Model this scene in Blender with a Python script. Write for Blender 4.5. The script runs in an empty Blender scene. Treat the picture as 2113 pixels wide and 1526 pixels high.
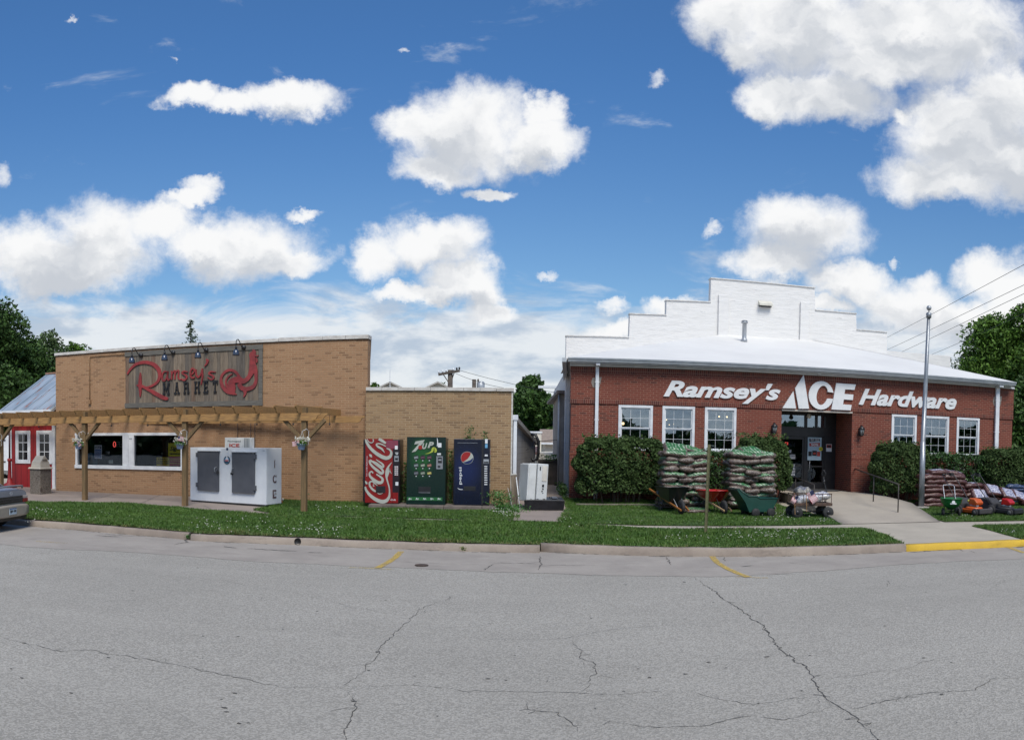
import bpy, math, random
import numpy as np
from mathutils import Matrix, Vector
rnd = random.Random(7)
SC = bpy.context.scene
COL = SC.collection

# ------------------------------------------------------------------ camera: a phone panorama (central cylindrical projection)
FOC, CY, ROLL, PITCH, W0, H0, HC = 1647.7, 954.6, -0.01313, -0.02737, 2113.0, 1526.0, 2.2
_cr, _sr, _cp, _sp = math.cos(ROLL), math.sin(ROLL), math.cos(PITCH), math.sin(PITCH)
RM = Matrix(((1, 0, 0), (0, _cp, -_sp), (0, _sp, _cp))) @ Matrix(((_cr, 0, _sr), (0, 1, 0), (-_sr, 0, _cr)))
cam = bpy.data.cameras.new("camera")
cam.type = 'PANO'
cam.panorama_type = 'CENTRAL_CYLINDRICAL'
cam.central_cylindrical_radius = 1.0
cam.central_cylindrical_range_u_min = -W0 / 2 / FOC
cam.central_cylindrical_range_u_max = W0 / 2 / FOC
cam.central_cylindrical_range_v_max = CY / FOC
cam.central_cylindrical_range_v_min = (CY - H0) / FOC
cam.clip_end = 3000
camo = bpy.data.objects.new("camera", cam)
COL.objects.link(camo)
camo.matrix_world = Matrix.Translation((0, 0, HC)) @ (RM @ Matrix(((1, 0, 0), (0, 0, -1), (0, 1, 0)))).to_4x4()
SC.camera = camo
SC.view_settings.view_transform = 'Standard'
SC.view_settings.look = 'None'
SC.view_settings.exposure = 0.0
SC.view_settings.gamma = 1.0
SC.cycles.max_bounces = 6
SC.cycles.transparent_max_bounces = 12
SC.cycles.caustics_reflective = False
SC.cycles.caustics_refractive = False

def ray(px, py):
    th = (px - W0 / 2) / FOC
    return RM @ Vector((math.sin(th), math.cos(th), (CY - py) / FOC))
def gz(x, y):
    """height of the ground behind the kerb"""
    if y < 18.5: return .15 + .07 * max(0, min(1, (y - 15.6) / 2.9))
    return .22 + .14 * min(1, (y - 18.5) / 7)
def G(px, py, z=None):
    """the point of the ground seen along a bearing and a dip"""
    r = ray(px, py); zz = .2 if z is None else z
    for _ in range(12):
        t = (zz - HC) / r.z
        if z is not None: break
        zz = gz(r.x * t, r.y * t)
    return Vector((r.x * t, r.y * t, zz))
def at_y(px, py, y):
    r = ray(px, py); t = y / r.y
    return Vector((r.x * t, y, HC + r.z * t))
class Frame:
    """a wall plane: u runs along it, z up, local y away from the street"""
    def __init__(s, D, deg):
        a = math.radians(deg); s.D, s.a = D, a
        s.n = Vector((math.sin(a), math.cos(a), 0)); s.d = Vector((math.cos(a), -math.sin(a), 0)); s.O = s.n * D
    def at(s, px, py, off=0):
        r = ray(px, py); t = (s.D - off) / (r.x * s.n.x + r.y * s.n.y)
        P = r * t
        return (P - s.O).dot(s.d), P.z + HC
    def w(s, u, off, z): return s.O + s.d * u - s.n * off + Vector((0, 0, z))
FL, FM, FR = Frame(22.8, 4.66), Frame(23.0, 0), Frame(25.5, .96)

# ------------------------------------------------------------------ sun and sky
SUN_EL, SUN_AZ = math.radians(54), math.radians(166)     # azimuth from +Y (into the picture) clockwise
sun = bpy.data.lights.new("sun", 'SUN'); sun.energy = 3.6; sun.angle = math.radians(26); sun.color = (1, .94, .84)
suno = bpy.data.objects.new("sun", sun); COL.objects.link(suno)
_sd = Vector((math.sin(SUN_AZ) * math.cos(SUN_EL), math.cos(SUN_AZ) * math.cos(SUN_EL), math.sin(SUN_EL)))
suno.rotation_euler = _sd.to_track_quat('Z', 'Y').to_euler()

world = bpy.data.worlds.new("World"); SC.world = world; world.use_nodes = True
nt = world.node_tree; nt.nodes.clear()
class NG:
    def __init__(s, nt): s.nt = nt
    def n(s, t, **kw):
        x = s.nt.nodes.new(t)
        for k, v in kw.items():
            if k[1:].isdigit(): s.set(x.inputs[int(k[1:])], v)
            else: setattr(x, k, v)
        return x
    def set(s, sock, v):
        if isinstance(v, bpy.types.NodeSocket): s.nt.links.new(v, sock)
        elif isinstance(v, bpy.types.Node): s.nt.links.new(v.outputs[0], sock)
        else:
            try: sock.default_value = v
            except Exception: sock.default_value = tuple(v)[:len(sock.default_value)]
    def m(s, op, a, b=0.0, c=0.0, clamp=False):
        x = s.n('ShaderNodeMath', operation=op); x.use_clamp = clamp
        s.set(x.inputs[0], a); s.set(x.inputs[1], b); s.set(x.inputs[2], c); return x.outputs[0]
    def v(s, op, a, b=(0, 0, 0), sc=None):
        x = s.n('ShaderNodeVectorMath', operation=op); s.set(x.inputs[0], a); s.set(x.inputs[1], b)
        if sc is not None: s.set(x.inputs['Scale'], sc)
        return x.outputs['Value'] if op in ('DOT_PRODUCT', 'LENGTH', 'DISTANCE') else x.outputs[0]
    def mix(s, f, a, b, bt='MIX'):
        x = s.n('ShaderNodeMix', data_type='RGBA', blend_type=bt)
        s.set(x.inputs[0], f); s.set(x.inputs[6], a); s.set(x.inputs[7], b); return x.outputs[2]
    def smooth(s, x, lo, hi, o0=0.0, o1=1.0):
        r = s.n('ShaderNodeMapRange', interpolation_type='SMOOTHSTEP')
        for i, q in enumerate((x, lo, hi, o0, o1)): s.set(r.inputs[i], q)
        return r.outputs[0]
    def noise(s, vec, scale, det=6, rough=.55, dist=0.0, col=False):
        x = s.n('ShaderNodeTexNoise'); s.set(x.inputs['Vector'], vec)
        x.inputs['Scale'].default_value = scale; x.inputs['Detail'].default_value = det
        x.inputs['Roughness'].default_value = rough; x.inputs['Distortion'].default_value = dist
        return x.outputs[1] if col else x.outputs[0]
g = NG(nt)
sky = g.n('ShaderNodeTexSky', sky_type='NISHITA'); sky.sun_disc = False
sky.sun_elevation = SUN_EL; sky.sun_rotation = SUN_AZ; sky.air_density = 1.0; sky.dust_density = .6; sky.ozone_density = 3.0
tc = g.n('ShaderNodeTexCoord').outputs['Generated']
sp = g.n('ShaderNodeSeparateXYZ', i0=tc)
dx, dy, dz = sp.outputs
az = g.m('ARCTAN2', dx, dy)
hyp = g.m('SQRT', g.m('ADD', g.m('MULTIPLY', dx, dx), g.m('MULTIPLY', dy, dy)))
el = g.m('DIVIDE', dz, g.m('MAXIMUM', hyp, .02))
pc = g.n('ShaderNodeCombineXYZ', i0=az, i1=el, i2=0.0).outputs[0]
n1 = g.noise(pc, 9, 7, .62, col=True)
n2 = g.noise(pc, 34, 6, .65, col=True)
off = g.v('ADD', g.v('SCALE', g.v('SUBTRACT', n1, (.5, .5, .5)), sc=.085), g.v('SCALE', g.v('SUBTRACT', n2, (.5, .5, .5)), sc=.03))
pw = g.v('MULTIPLY', g.v('ADD', pc, off), (1, 1, 0))
CLOUDS = [(590,205,125,42),(480,205,80,28),(395,190,65,28),(965,265,150,92),(868,258,78,52),(1110,300,95,50),(910,340,90,42),(1120,250,50,40),
 (205,500,135,105),(60,525,130,80),(140,560,170,46),(330,455,75,50),(415,385,48,24),(500,510,160,78),(420,500,100,56),(600,535,90,40),(622,432,42,15),
 (775,525,62,60),(890,500,112,58),(950,575,95,52),(1010,640,60,30),(870,610,90,26),(1120,568,28,14),(1250,635,42,20),(1460,472,30,18),(1365,150,30,28),
 (1500,20,105,75),(1650,50,160,130),(1600,190,95,52),(1900,70,270,120),(1980,280,150,120),(2090,340,150,90),(1715,205,140,62),(1853,242,38,22),(1950,370,150,55),
 (1650,475,135,78),(1600,545,110,44),(1760,585,110,50),(1905,570,48,42),(1880,625,120,60),(2040,560,75,62),(2100,600,80,90),(1990,660,120,50),(1843,525,16,18),(1800,130,130,62),(2060,215,90,90),(1560,205,50,28),(1540,95,50,40),(385,405,60,22),(1010,395,50,20),(820,610,60,24),(990,600,50,40),(1700,640,70,24),
 (0,355,32,38),(150,42,22,8),(340,122,12,7),(830,105,12,9),(1390,628,66,30),(1265,690,60,26),
 # the part of the sky behind the street
 (-900,500,300,130),(-1500,300,350,160),(-2200,520,420,150),(-2900,200,300,180),(-3600,560,400,120),(3000,500,330,140),(3700,250,330,160),(4600,520,420,140),(5600,350,350,150)]
def chain(items, P):
    cur = None
    for (cx, cy, rx, ry) in items:
        d = g.v('SUBTRACT', P, (cx, cy, 0)); d = g.v('MULTIPLY', d, (1 / rx, 1 / ry, 0)); d = g.v('DOT_PRODUCT', d, d)
        if rx < .03: d = g.m('ADD', d, .62 if rx < .02 else .32)
        cur = d if cur is None else g.m('SMOOTH_MIN', cur, d, .35)
    return cur
def cl(c):
    px, py, rx, ry = c
    if 0 <= px <= W0: r = ray(px, py); a, e = math.atan2(r.x, r.y), r.z / math.hypot(r.x, r.y)
    else: a, e = (px - W0 / 2) / FOC, (912 - py) / FOC
    while a > math.pi: a -= 2 * math.pi
    while a < -math.pi: a += 2 * math.pi
    return a, e, rx / FOC, ry / FOC
CL = [cl(c) for c in CLOUDS]
den = g.m('SUBTRACT', 1.0, chain(CL, pw))
wisp = g.noise(pc, 22, 8, .7, .4)
den = g.m('ADD', den, g.m('MULTIPLY', g.m('SUBTRACT', wisp, .5), 1.1))
alpha = g.smooth(den, -.34, .80)
# shade: thick undersides are greyer (the same cloud field looked up a little higher)
big = [c for c in CL if c[2] > .052]
den2 = g.m('SUBTRACT', 1.0, chain(big, g.v('ADD', pw, (0, .034, 0))))
puff = g.noise(g.v('MULTIPLY', pw, (1, 1.5, 1)), 15, 5, .5)
shade = g.smooth(g.m('ADD', den2, g.m('MULTIPLY', g.m('SUBTRACT', puff, .5), 3.0)), -.1, 1.35)
ccol = g.mix(shade, (.95, .955, .96, 1), (.58, .615, .67, 1))
# the far bank of cloud low over the horizon
pst = g.v('MULTIPLY', pc, (1, 2.6, 1))
bank = g.noise(pst, 5.5, 8, .6, .5)
bsh = g.noise(g.v('ADD', pst, (3, 7, 0)), 9, 7, .58, .2)
lim = g.m('ADD', g.smooth(el, .225, .09, 0.0, .5), bank)
balpha = g.smooth(lim, .58, .82, 0.0, .93)
bcol = g.mix(g.smooth(bsh, .42, .62), (.82, .85, .88, 1), (.50, .58, .69, 1))
skyc = g.v('SCALE', sky.outputs[0], sc=.1)
tint = g.mix(g.smooth(el, 0.05, .5), (.88, 1.07, 1.15, 1), (.60, 1.0, 1.34, 1))
skyc = g.mix(1.0, skyc, tint, 'MULTIPLY')
c1 = g.mix(balpha, skyc, bcol)
c2 = g.mix(alpha, c1, ccol)
bg = g.n('ShaderNodeBackground', i0=c2); bg.inputs[1].default_value = 1.0
nt.links.new(bg.outputs[0], g.n('ShaderNodeOutputWorld').inputs[0])
world.cycles.sampling_method = 'MANUAL'
world.cycles.sample_map_resolution = 512

# ------------------------------------------------------------------ materials
def S(r, g_, b):
    f = lambda c: (c / 255 / 12.92) if c <= 10 else ((c / 255 + .055) / 1.055) ** 2.4
    return (f(r), f(g_), f(b), 1)
def newmat(name):
    m = bpy.data.materials.new(name); m.use_nodes = True
    g = NG(m.node_tree); b = m.node_tree.nodes['Principled BSDF']
    return m, g, b
def mul(c, k): return tuple(x * k for x in c[:3]) + (1,)
_mc = {}
def M(name, c, c2=None, scale=4.0, rough=.6, metal=0.0, bump=0.0, bscale=None, spec=.5, stretch=None, lo=.35, hi=.65, trans=0.0, sheen=0.0, det=5):
    if name in _mc: return _mc[name]
    m, g, b = newmat(name)
    co = g.n('ShaderNodeTexCoord').outputs['Object']
    if stretch: co = g.v('MULTIPLY', co, stretch)
    if c2 is None: c2 = mul(c, .82)
    nz = g.noise(co, scale, det, .6)
    g.set(b.inputs['Base Color'], g.mix(g.smooth(nz, lo, hi), c, c2))
    b.inputs['Roughness'].default_value = rough; b.inputs['Metallic'].default_value = metal
    b.inputs['Specular IOR Level'].default_value = spec
    if bump:
        bp = g.n('ShaderNodeBump'); g.set(bp.inputs['Height'], g.noise(co, bscale or scale * 4, 4, .6)); bp.inputs['Distance'].default_value = bump
        bp.inputs['Strength'].default_value = .8
        g.set(b.inputs['Normal'], bp)
    _mc[name] = m; return m
def emit(name, c, k):
    m, g, b = newmat(name); b.inputs['Base Color'].default_value = c
    b.inputs['Emission Color'].default_value = c; b.inputs['Emission Strength'].default_value = k; return m
def brick(name, ca, cb, mortar, bw=.2134, rh=.0686, ms=.014, dark=None, soldier=False, big=.25, wear=0.0, darkp=.62):
    m, g, b = newmat(name)
    co = g.n('ShaderNodeTexCoord').outputs['Object']
    s = g.n('ShaderNodeSeparateXYZ', i0=co)
    h = g.m('ADD', s.outputs[0], s.outputs[1])
    v = g.n('ShaderNodeCombineXYZ', i0=(s.outputs[2] if soldier else h), i1=(h if soldier else s.outputs[2]), i2=0.0).outputs[0]
    wob = g.v('SCALE', g.v('SUBTRACT', g.noise(v, 14, 2, .5, col=True), (.5, .5, .5)), sc=.006)
    v = g.v('ADD', v, wob)
    t = g.n('ShaderNodeTexBrick', offset=0.0 if soldier else .5); g.set(t.inputs['Vector'], v)
    t.inputs['Scale'].default_value = 1; t.inputs['Brick Width'].default_value = bw; t.inputs['Row Height'].default_value = rh
    t.inputs['Mortar Size'].default_value = ms / 2; t.inputs['Mortar Smooth'].default_value = .2
    t.inputs['Color1'].default_value = (0, 0, 0, 1); t.inputs['Color2'].default_value = (1, 1, 1, 1); t.inputs['Bias'].default_value = 0
    t.inputs['Mortar'].default_value = (0, 0, 0, 1)
    r = t.outputs[0]
    bc = g.mix(r, ca, cb)
    if dark: bc = g.mix(g.smooth(r, darkp, darkp + .06), bc, dark)
    nz = g.noise(v, 60, 4, .6)
    bc = g.mix(g.smooth(nz, .3, .75, 0, .45), bc, mul(ca, .62))
    bc = g.mix(g.smooth(g.noise(v, .55, 5, .6), .3, .75, 0, big), bc, mul(cb, 1.25))
    mc = g.mix(g.smooth(g.noise(v, 1.1, 5, .65), .35, .65), mortar, mul(mortar, .7))
    col = g.mix(t.outputs[1], bc, mc)
    if wear: col = g.mix(g.smooth(g.noise(g.v('MULTIPLY', v, (2.5, .5, 1)), 1.3, 7, .7), .55, .8, 0, wear), col, mul(ca, .45))
    g.set(b.inputs['Base Color'], col); b.inputs['Roughness'].default_value = .85
    bp = g.n('ShaderNodeBump'); bp.inputs['Distance'].default_value = .006
    g.set(bp.inputs['Height'], g.m('ADD', g.m('MULTIPLY', t.outputs[1], -1.0), g.m('MULTIPLY', nz, .35)))
    g.set(b.inputs['Normal'], bp)
    return m
def glass(name, refl=.2, tint=.75, rough=.01):
    m, g, b = newmat(name); m.node_tree.nodes.remove(b)
    gl = g.n('ShaderNodeBsdfGlossy'); gl.inputs['Roughness'].default_value = rough; gl.inputs[0].default_value = (.74, .88, 1, 1)
    bp = g.n('ShaderNodeBump'); bp.inputs['Distance'].default_value = .01; bp.inputs['Strength'].default_value = .12
    g.set(bp.inputs['Height'], g.noise(g.n('ShaderNodeTexCoord').outputs['Object'], 1.1, 2)); g.set(gl.inputs['Normal'], bp)
    tr = g.n('ShaderNodeBsdfTransparent'); tr.inputs[0].default_value = (tint, tint, tint * 1.02, 1)
    fr = g.n('ShaderNodeFresnel'); fr.inputs[0].default_value = 1.5
    mx = g.n('ShaderNodeMixShader'); g.set(mx.inputs[0], g.m('ADD', fr, refl, clamp=True)); g.set(mx.inputs[1], tr); g.set(mx.inputs[2], gl)
    m.node_tree.links.new(mx.outputs[0], m.node_tree.nodes['Material Output'].inputs[0])
    return m

WHITE = M('white_paint', (.72, .74, .76, 1), (.60, .62, .65, 1), 3, .45, bump=.002)
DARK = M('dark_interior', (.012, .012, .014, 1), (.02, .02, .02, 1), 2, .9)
BLACK = M('black_metal', (.012, .012, .014, 1), (.02, .02, .022, 1), 5, .4)
STEEL = M('galvanised_steel', (.42, .44, .46, 1), (.30, .32, .34, 1), 6, .45, .5, stretch=(1, 1, .3))
GLASS = glass('window_glass')
GLASS2 = glass('dark_glass', .0, .93)
CONC = M('concrete', (.40, .365, .325, 1), (.30, .27, .24, 1), 1.7, .9, bump=.004, bscale=60, lo=.3, hi=.7, det=9)
RUBBER = M('rubber', (.015, .015, .016, 1), (.03, .03, .03, 1), 9, .75)

# ------------------------------------------------------------------ mesh building
class B:
    def __init__(s): s.v = []; s.f = []; s.m = []; s.T = Matrix.Identity(4); s.sm = set()
    def V(s, p):
        s.v.append(tuple(s.T @ Vector(p))); return len(s.v) - 1
    def face(s, pts, m=0, smooth=False):
        ids = [s.V(p) for p in pts]; s.fi(ids, m, smooth)
    def fi(s, ids, m=0, smooth=False):
        if smooth: s.sm.add(len(s.f))
        s.f.append(tuple(ids)); s.m.append(m)
    def box(s, x0, x1, y0, y1, z0, z1, m=0, top=None):
        """top: (inset x, inset y) of the upper face"""
        a, b = top or (0, 0)
        p = [s.V(q) for q in ((x0, y0, z0), (x1, y0, z0), (x1, y1, z0), (x0, y1, z0), (x0 + a, y0 + b, z1), (x1 - a, y0 + b, z1), (x1 - a, y1 - b, z1), (x0 + a, y1 - b, z1))]
        for q in ((0, 3, 2, 1), (4, 5, 6, 7), (0, 1, 5, 4), (1, 2, 6, 5), (2, 3, 7, 6), (3, 0, 4, 7)): s.fi([p[i] for i in q], m)
    def prism(s, pts, a0, a1, ax='y', m=0, mside=None):
        """a 2-D outline pushed along an axis; ax y: pts are (x,z); z: (x,y); x: (y,z)"""
        f = {'y': lambda p, a: (p[0], a, p[1]), 'z': lambda p, a: (p[0], p[1], a), 'x': lambda p, a: (a, p[0], p[1])}[ax]
        ar = sum(pts[i][0] * pts[(i + 1) % len(pts)][1] - pts[(i + 1) % len(pts)][0] * pts[i][1] for i in range(len(pts)))
        if (ar < 0) != (ax == 'y'): pts = pts[::-1]
        if a0 > a1: a0, a1 = a1, a0
        A = [s.V(f(p, a0)) for p in pts]; Bq = [s.V(f(p, a1)) for p in pts]; n = len(pts)
        s.fi(A[::-1], m); s.fi(Bq, m)
        for i in range(n): s.fi((A[i], A[(i + 1) % n], Bq[(i + 1) % n], Bq[i]), m if mside is None else mside)
    def tube(s, pts, r, n=8, m=0, closed=False):
        pts = [Vector(p) for p in pts]; rs = r if isinstance(r, (list, tuple)) else [r] * len(pts)
        rings = []; up = None
        for i, p in enumerate(pts):
            if closed: t = pts[(i + 1) % len(pts)] - pts[i - 1]
            else: t = pts[min(i + 1, len(pts) - 1)] - pts[max(i - 1, 0)]
            t.normalize()
            if up is None: up = t.orthogonal()
            up = (up - t * up.dot(t)); up = up.normalized() if up.length > 1e-6 else t.orthogonal().normalized()
            bq = t.cross(up)
            rings.append([s.V(p + (up * math.cos(k * 2 * math.pi / n) + bq * math.sin(k * 2 * math.pi / n)) * rs[i]) for k in range(n)])
        for i in range(len(rings) - (0 if closed else 1)):
            a, b = rings[i], rings[(i + 1) % len(rings)]
            for k in range(n): s.fi((a[k], a[(k + 1) % n], b[(k + 1) % n], b[k]), m, n > 5)
        if not closed: s.fi(rings[0][::-1], m); s.fi(rings[-1], m)
    def lathe(s, c, prof, n=16, m=0, ax='z', sq=0):
        """prof: (radius, height) pairs; sq>0 squares the section"""
        c = Vector(c); rings = []
        for r, h in prof:
            ring = []
            for k in range(n):
                a = 2 * math.pi * (k + .5) / n; x, y = math.cos(a), math.sin(a)
                if sq: q = (abs(x) ** sq + abs(y) ** sq) ** (-1 / sq); x, y = x * q, y * q
                p = {'z': (x * r, y * r, h), 'y': (x * r, h, y * r), 'x': (h, x * r, y * r)}[ax]
                ring.append(s.V(c + Vector(p)))
            rings.append(ring)
        fl = ax == 'y'
        for i in range(len(rings) - 1):
            a, b = rings[i], rings[i + 1]
            for k in range(n):
                q = (a[k], a[(k + 1) % n], b[(k + 1) % n], b[k]); s.fi(q[::-1] if fl else q, m, True)
        s.fi(rings[0] if fl else rings[0][::-1], m); s.fi(rings[-1][::-1] if fl else rings[-1], m)
    def ball(s, c, r, n=12, m=0, sc=(1, 1, 1)):
        k = n // 2; T0 = s.T
        s.T = s.T @ Matrix.Translation(c) @ Matrix.Diagonal((*sc, 1))
        s.lathe((0, 0, 0), [(max(1e-4, r * math.sin(math.pi * i / k)), -r * math.cos(math.pi * i / k)) for i in range(k + 1)], n, m)
        s.T = T0
    def beam(s, a, b, w, h, m=0, up=(0, 0, 1)):
        a, b = Vector(a), Vector(b); t = (b - a); L = t.length; t.normalize(); u = Vector(up); x = t.cross(u).normalized(); u = x.cross(t)
        T0 = s.T; R = Matrix((x, t, u)).transposed().to_4x4(); s.T = s.T @ Matrix.Translation(a) @ R
        s.box(-w / 2, w / 2, 0, L, -h / 2, h / 2, m); s.T = T0
    def text(s, body, x0, x1, z0, z1, y, depth=.01, bold=0.0, shear=0.0, m=0, n=3, rot=0):
        """lettering filling a rectangle of the local x-z plane, its face at y (towards -y). rot 90: reads upwards"""
        cu = bpy.data.curves.new('t', 'FONT'); cu.body = body; cu.offset = bold; cu.shear = shear; cu.resolution_u = n; cu.fill_mode = 'BOTH'
        cu.extrude = .5; o = bpy.data.objects.new('t', cu); COL.objects.link(o)
        dg = bpy.context.evaluated_depsgraph_get(); me = bpy.data.meshes.new_from_object(o.evaluated_get(dg))
        vs = [v.co.copy() for v in me.vertices]
        if rot: vs = [Vector((-v.y, v.x, v.z)) if rot > 0 else Vector((v.y, -v.x, v.z)) for v in vs]
        ax, bx = min(v.x for v in vs), max(v.x for v in vs); ay, by = min(v.y for v in vs), max(v.y for v in vs)
        base = len(s.v)
        for v in vs: s.V((x0 + (v.x - ax) / (bx - ax) * (x1 - x0), y + (.5 - v.z) * depth, z0 + (v.y - ay) / (by - ay) * (z1 - z0)))
        for p in me.polygons: s.fi([base + i for i in p.vertices], m)
        COL.objects.unlink(o); bpy.data.objects.remove(o); bpy.data.curves.remove(cu); bpy.data.meshes.remove(me)
    def stroke(s, pts, ws, y, depth=.01, m=0, sub=6):
        """a brush stroke in the x-z plane through pts with widths ws"""
        P = [Vector((p[0], p[1])) for p in pts]; n = len(P); out = []
        s.ns = getattr(s, 'ns', 0) + 1; y -= s.ns * .0007; depth += s.ns * .0014
        for i in range(n - 1):
            p0, p1, p2, p3 = P[max(i - 1, 0)], P[i], P[i + 1], P[min(i + 2, n - 1)]
            for k in range(sub):
                t = k / sub
                q = .5 * ((2 * p1) + (p2 - p0) * t + (2 * p0 - 5 * p1 + 4 * p2 - p3) * t * t + (3 * p1 - p0 - 3 * p2 + p3) * t ** 3)
                out.append((q, ws[i] * (1 - t) + ws[i + 1] * t))
        out.append((P[-1], ws[-1])); L = []; R = []
        for i, (q, w) in enumerate(out):
            t = out[min(i + 1, len(out) - 1)][0] - out[max(i - 1, 0)][0]
            if t.length < 1e-9: t = Vector((1, 0))
            t.normalize(); nn = Vector((-t.y, t.x)) * w / 2; L.append(q + nn); R.append(q - nn)
        f = [[s.V((q.x, yy, q.y)) for q in side] for side in (L, R) for yy in (y, y + depth)]
        for i in range(len(out) - 1):
            a, b, c, d = f[0], f[1], f[2], f[3]
            s.fi((a[i], c[i], c[i + 1], a[i + 1]), m); s.fi((b[i + 1], d[i + 1], d[i], b[i]), m)
            s.fi((a[i], a[i + 1], b[i + 1], b[i]), m); s.fi((c[i + 1], c[i], d[i], d[i + 1]), m)
    def obj(s, name, mats, parent=None, bevel=0.0, smooth=False, seg=2):
        me = bpy.data.meshes.new(name)
        me.from_pydata(s.v, [], s.f)
        if not isinstance(mats, (list, tuple)): mats = [mats]
        for q in mats: me.materials.append(q)
        me.polygons.foreach_set('material_index', [min(i, len(mats) - 1) for i in s.m])
        me.polygons.foreach_set('use_smooth', [smooth or (i in s.sm) for i in range(len(s.f))])
        me.update()
        o = bpy.data.objects.new(name, me); COL.objects.link(o)
        if parent is not None: o.parent = parent
        if bevel:
            q = o.modifiers.new('bevel', 'BEVEL'); q.width = bevel; q.segments = seg; q.limit_method = 'ANGLE'; q.angle_limit = math.radians(40)
            q.harden_normals = False
        return o
def tag(o, label, cat, group=None):
    o['label'] = label; o['category'] = cat
    if group: o['group'] = group
    return o
def thing(name, label, cat, loc=(0, 0, 0), rz=0.0, group=None):
    o = bpy.data.objects.new(name, None); o.empty_display_size = .2; COL.objects.link(o)
    o.location = loc; o.rotation_euler = (0, 0, rz); return tag(o, label, cat, group)
def struct(o): o['kind'] = 'structure'; return o
def stuff(o): o['kind'] = 'stuff'; return o
def fthing(F, name, label, cat, u=0, off=0, z=0, group=None):
    return thing(name, label, cat, F.w(u, off, z), -F.a, group)
def children(o): return [c for c in bpy.data.objects if c.parent == o]
def dup(o, loc, rz=None, label=None, parent=None, kids=None, scale=None):
    c = o.copy(); COL.objects.link(c)
    if parent is None:
        c.location = loc
        if rz is not None: c.rotation_euler = (0, 0, rz)
        if label: c['label'] = label
        if scale: c.scale = scale
    else: c.parent = parent
    for ch in (children(o) if kids is None else kids): dup(ch, None, parent=c)
    return c
def ground_mesh(name, poly, mat, dz=0.0, step=None, zf=None, parent=None, thick=0.0):
    """a sheet over the polygon, lying on the ground"""
    import bmesh
    bm = bmesh.new(); vs = [bm.verts.new((p[0], p[1], 0)) for p in poly]; bm.faces.new(vs)
    xs = [p[0] for p in poly]; ys = [p[1] for p in poly]
    if step:
        for k in range(int(min(xs) // step), int(max(xs) // step) + 1):
            bmesh.ops.bisect_plane(bm, geom=bm.verts[:] + bm.edges[:] + bm.faces[:], plane_co=(k * step, 0, 0), plane_no=(1, 0, 0))
        for k in range(int(min(ys) // step), int(max(ys) // step) + 1):
            bmesh.ops.bisect_plane(bm, geom=bm.verts[:] + bm.edges[:] + bm.faces[:], plane_co=(0, k * step, 0), plane_no=(0, 1, 0))
    bmesh.ops.triangulate(bm, faces=bm.faces[:])
    for v in bm.verts: v.co.z = (zf or gz)(v.co.x, v.co.y) + dz
    for f in bm.faces:
        f.normal_update()
        if f.normal.z < 0: f.normal_flip()
    me = bpy.data.meshes.new(name); bm.to_mesh(me); bm.free(); me.materials.append(mat)
    o = bpy.data.objects.new(name, me); COL.objects.link(o)
    return o
def quads_mesh(name, verts, nper, mats, midx=None, parent=None, smooth=False):
    """many loose little faces at once: verts (n*nper, 3)"""
    me = bpy.data.meshes.new(name); nv = len(verts); nf = nv // nper
    me.vertices.add(nv); me.vertices.foreach_set('co', np.asarray(verts, np.float32).ravel())
    me.loops.add(nv); me.loops.foreach_set('vertex_index', np.arange(nv, dtype=np.int32))
    me.polygons.add(nf); me.polygons.foreach_set('loop_start', np.arange(0, nv, nper, dtype=np.int32))
    me.polygons.foreach_set('loop_total', np.full(nf, nper, np.int32))
    if not isinstance(mats, (list, tuple)): mats = [mats]
    for q in mats: me.materials.append(q)
    if midx is not None: me.polygons.foreach_set('material_index', np.asarray(midx, np.int32))
    me.update(calc_edges=True)
    o = bpy.data.objects.new(name, me); COL.objects.link(o)
    if parent is not None: o.parent = parent
    return o
RS = np.random.RandomState(5)
def unit(n):
    v = RS.normal(size=(n, 3)); return v / np.linalg.norm(v, axis=1)[:, None]
def leaf_quads(P, size, up=.3, out=None):
    n = len(P); d = unit(n) + (0 if out is None else out * .5); d[:, 2] += up; d /= np.linalg.norm(d, axis=1)[:, None]
    a = np.cross(d, unit(n)); a /= np.linalg.norm(a, axis=1)[:, None] + 1e-9; b = np.cross(d, a)
    s = size * RS.uniform(.6, 1.35, (n, 1)); a *= s; b *= s * .55
    return np.stack([P - a, P - b * .9, P + a, P + b * .9], 1).reshape(-1, 3)
exec_parts = []
# ================================================================== GROUND
SG = lambda px, py: tuple(G(px, py)[:2])
KP = [(-60, 20.4)] + [tuple(G(x, y, .15)[:2]) for x, y in [(70,1074),(160,1080.5),(251,1088),(330,1094),(390,1099.5)]]
KP2 = [tuple(G(x, y, .15)[:2]) for x, y in [(394,1101),(500,1105),(609,1109),(760,1115),(900,1120),(1060,1124),(1114,1125)]]
KP3 = [tuple(G(x, y, .15)[:2]) for x, y in [(1116,1122.5),(1240,1128),(1369,1131.5),(1500,1132.5),(1632,1131.5),(1750,1128),(1869,1123.5)]]
KP4 = [tuple(G(x, y, .15)[:2]) for x, y in [(1869,1123.5),(1960,1120),(2113,1113.8)]] + [(60, 9.6)]
KALL = KP + KP2 + KP3 + KP4[1:]
KF = [(x, y - .0) for x, y in KALL]                     # top front arris of the kerb is the line seen; its foot 2 cm nearer
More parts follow.
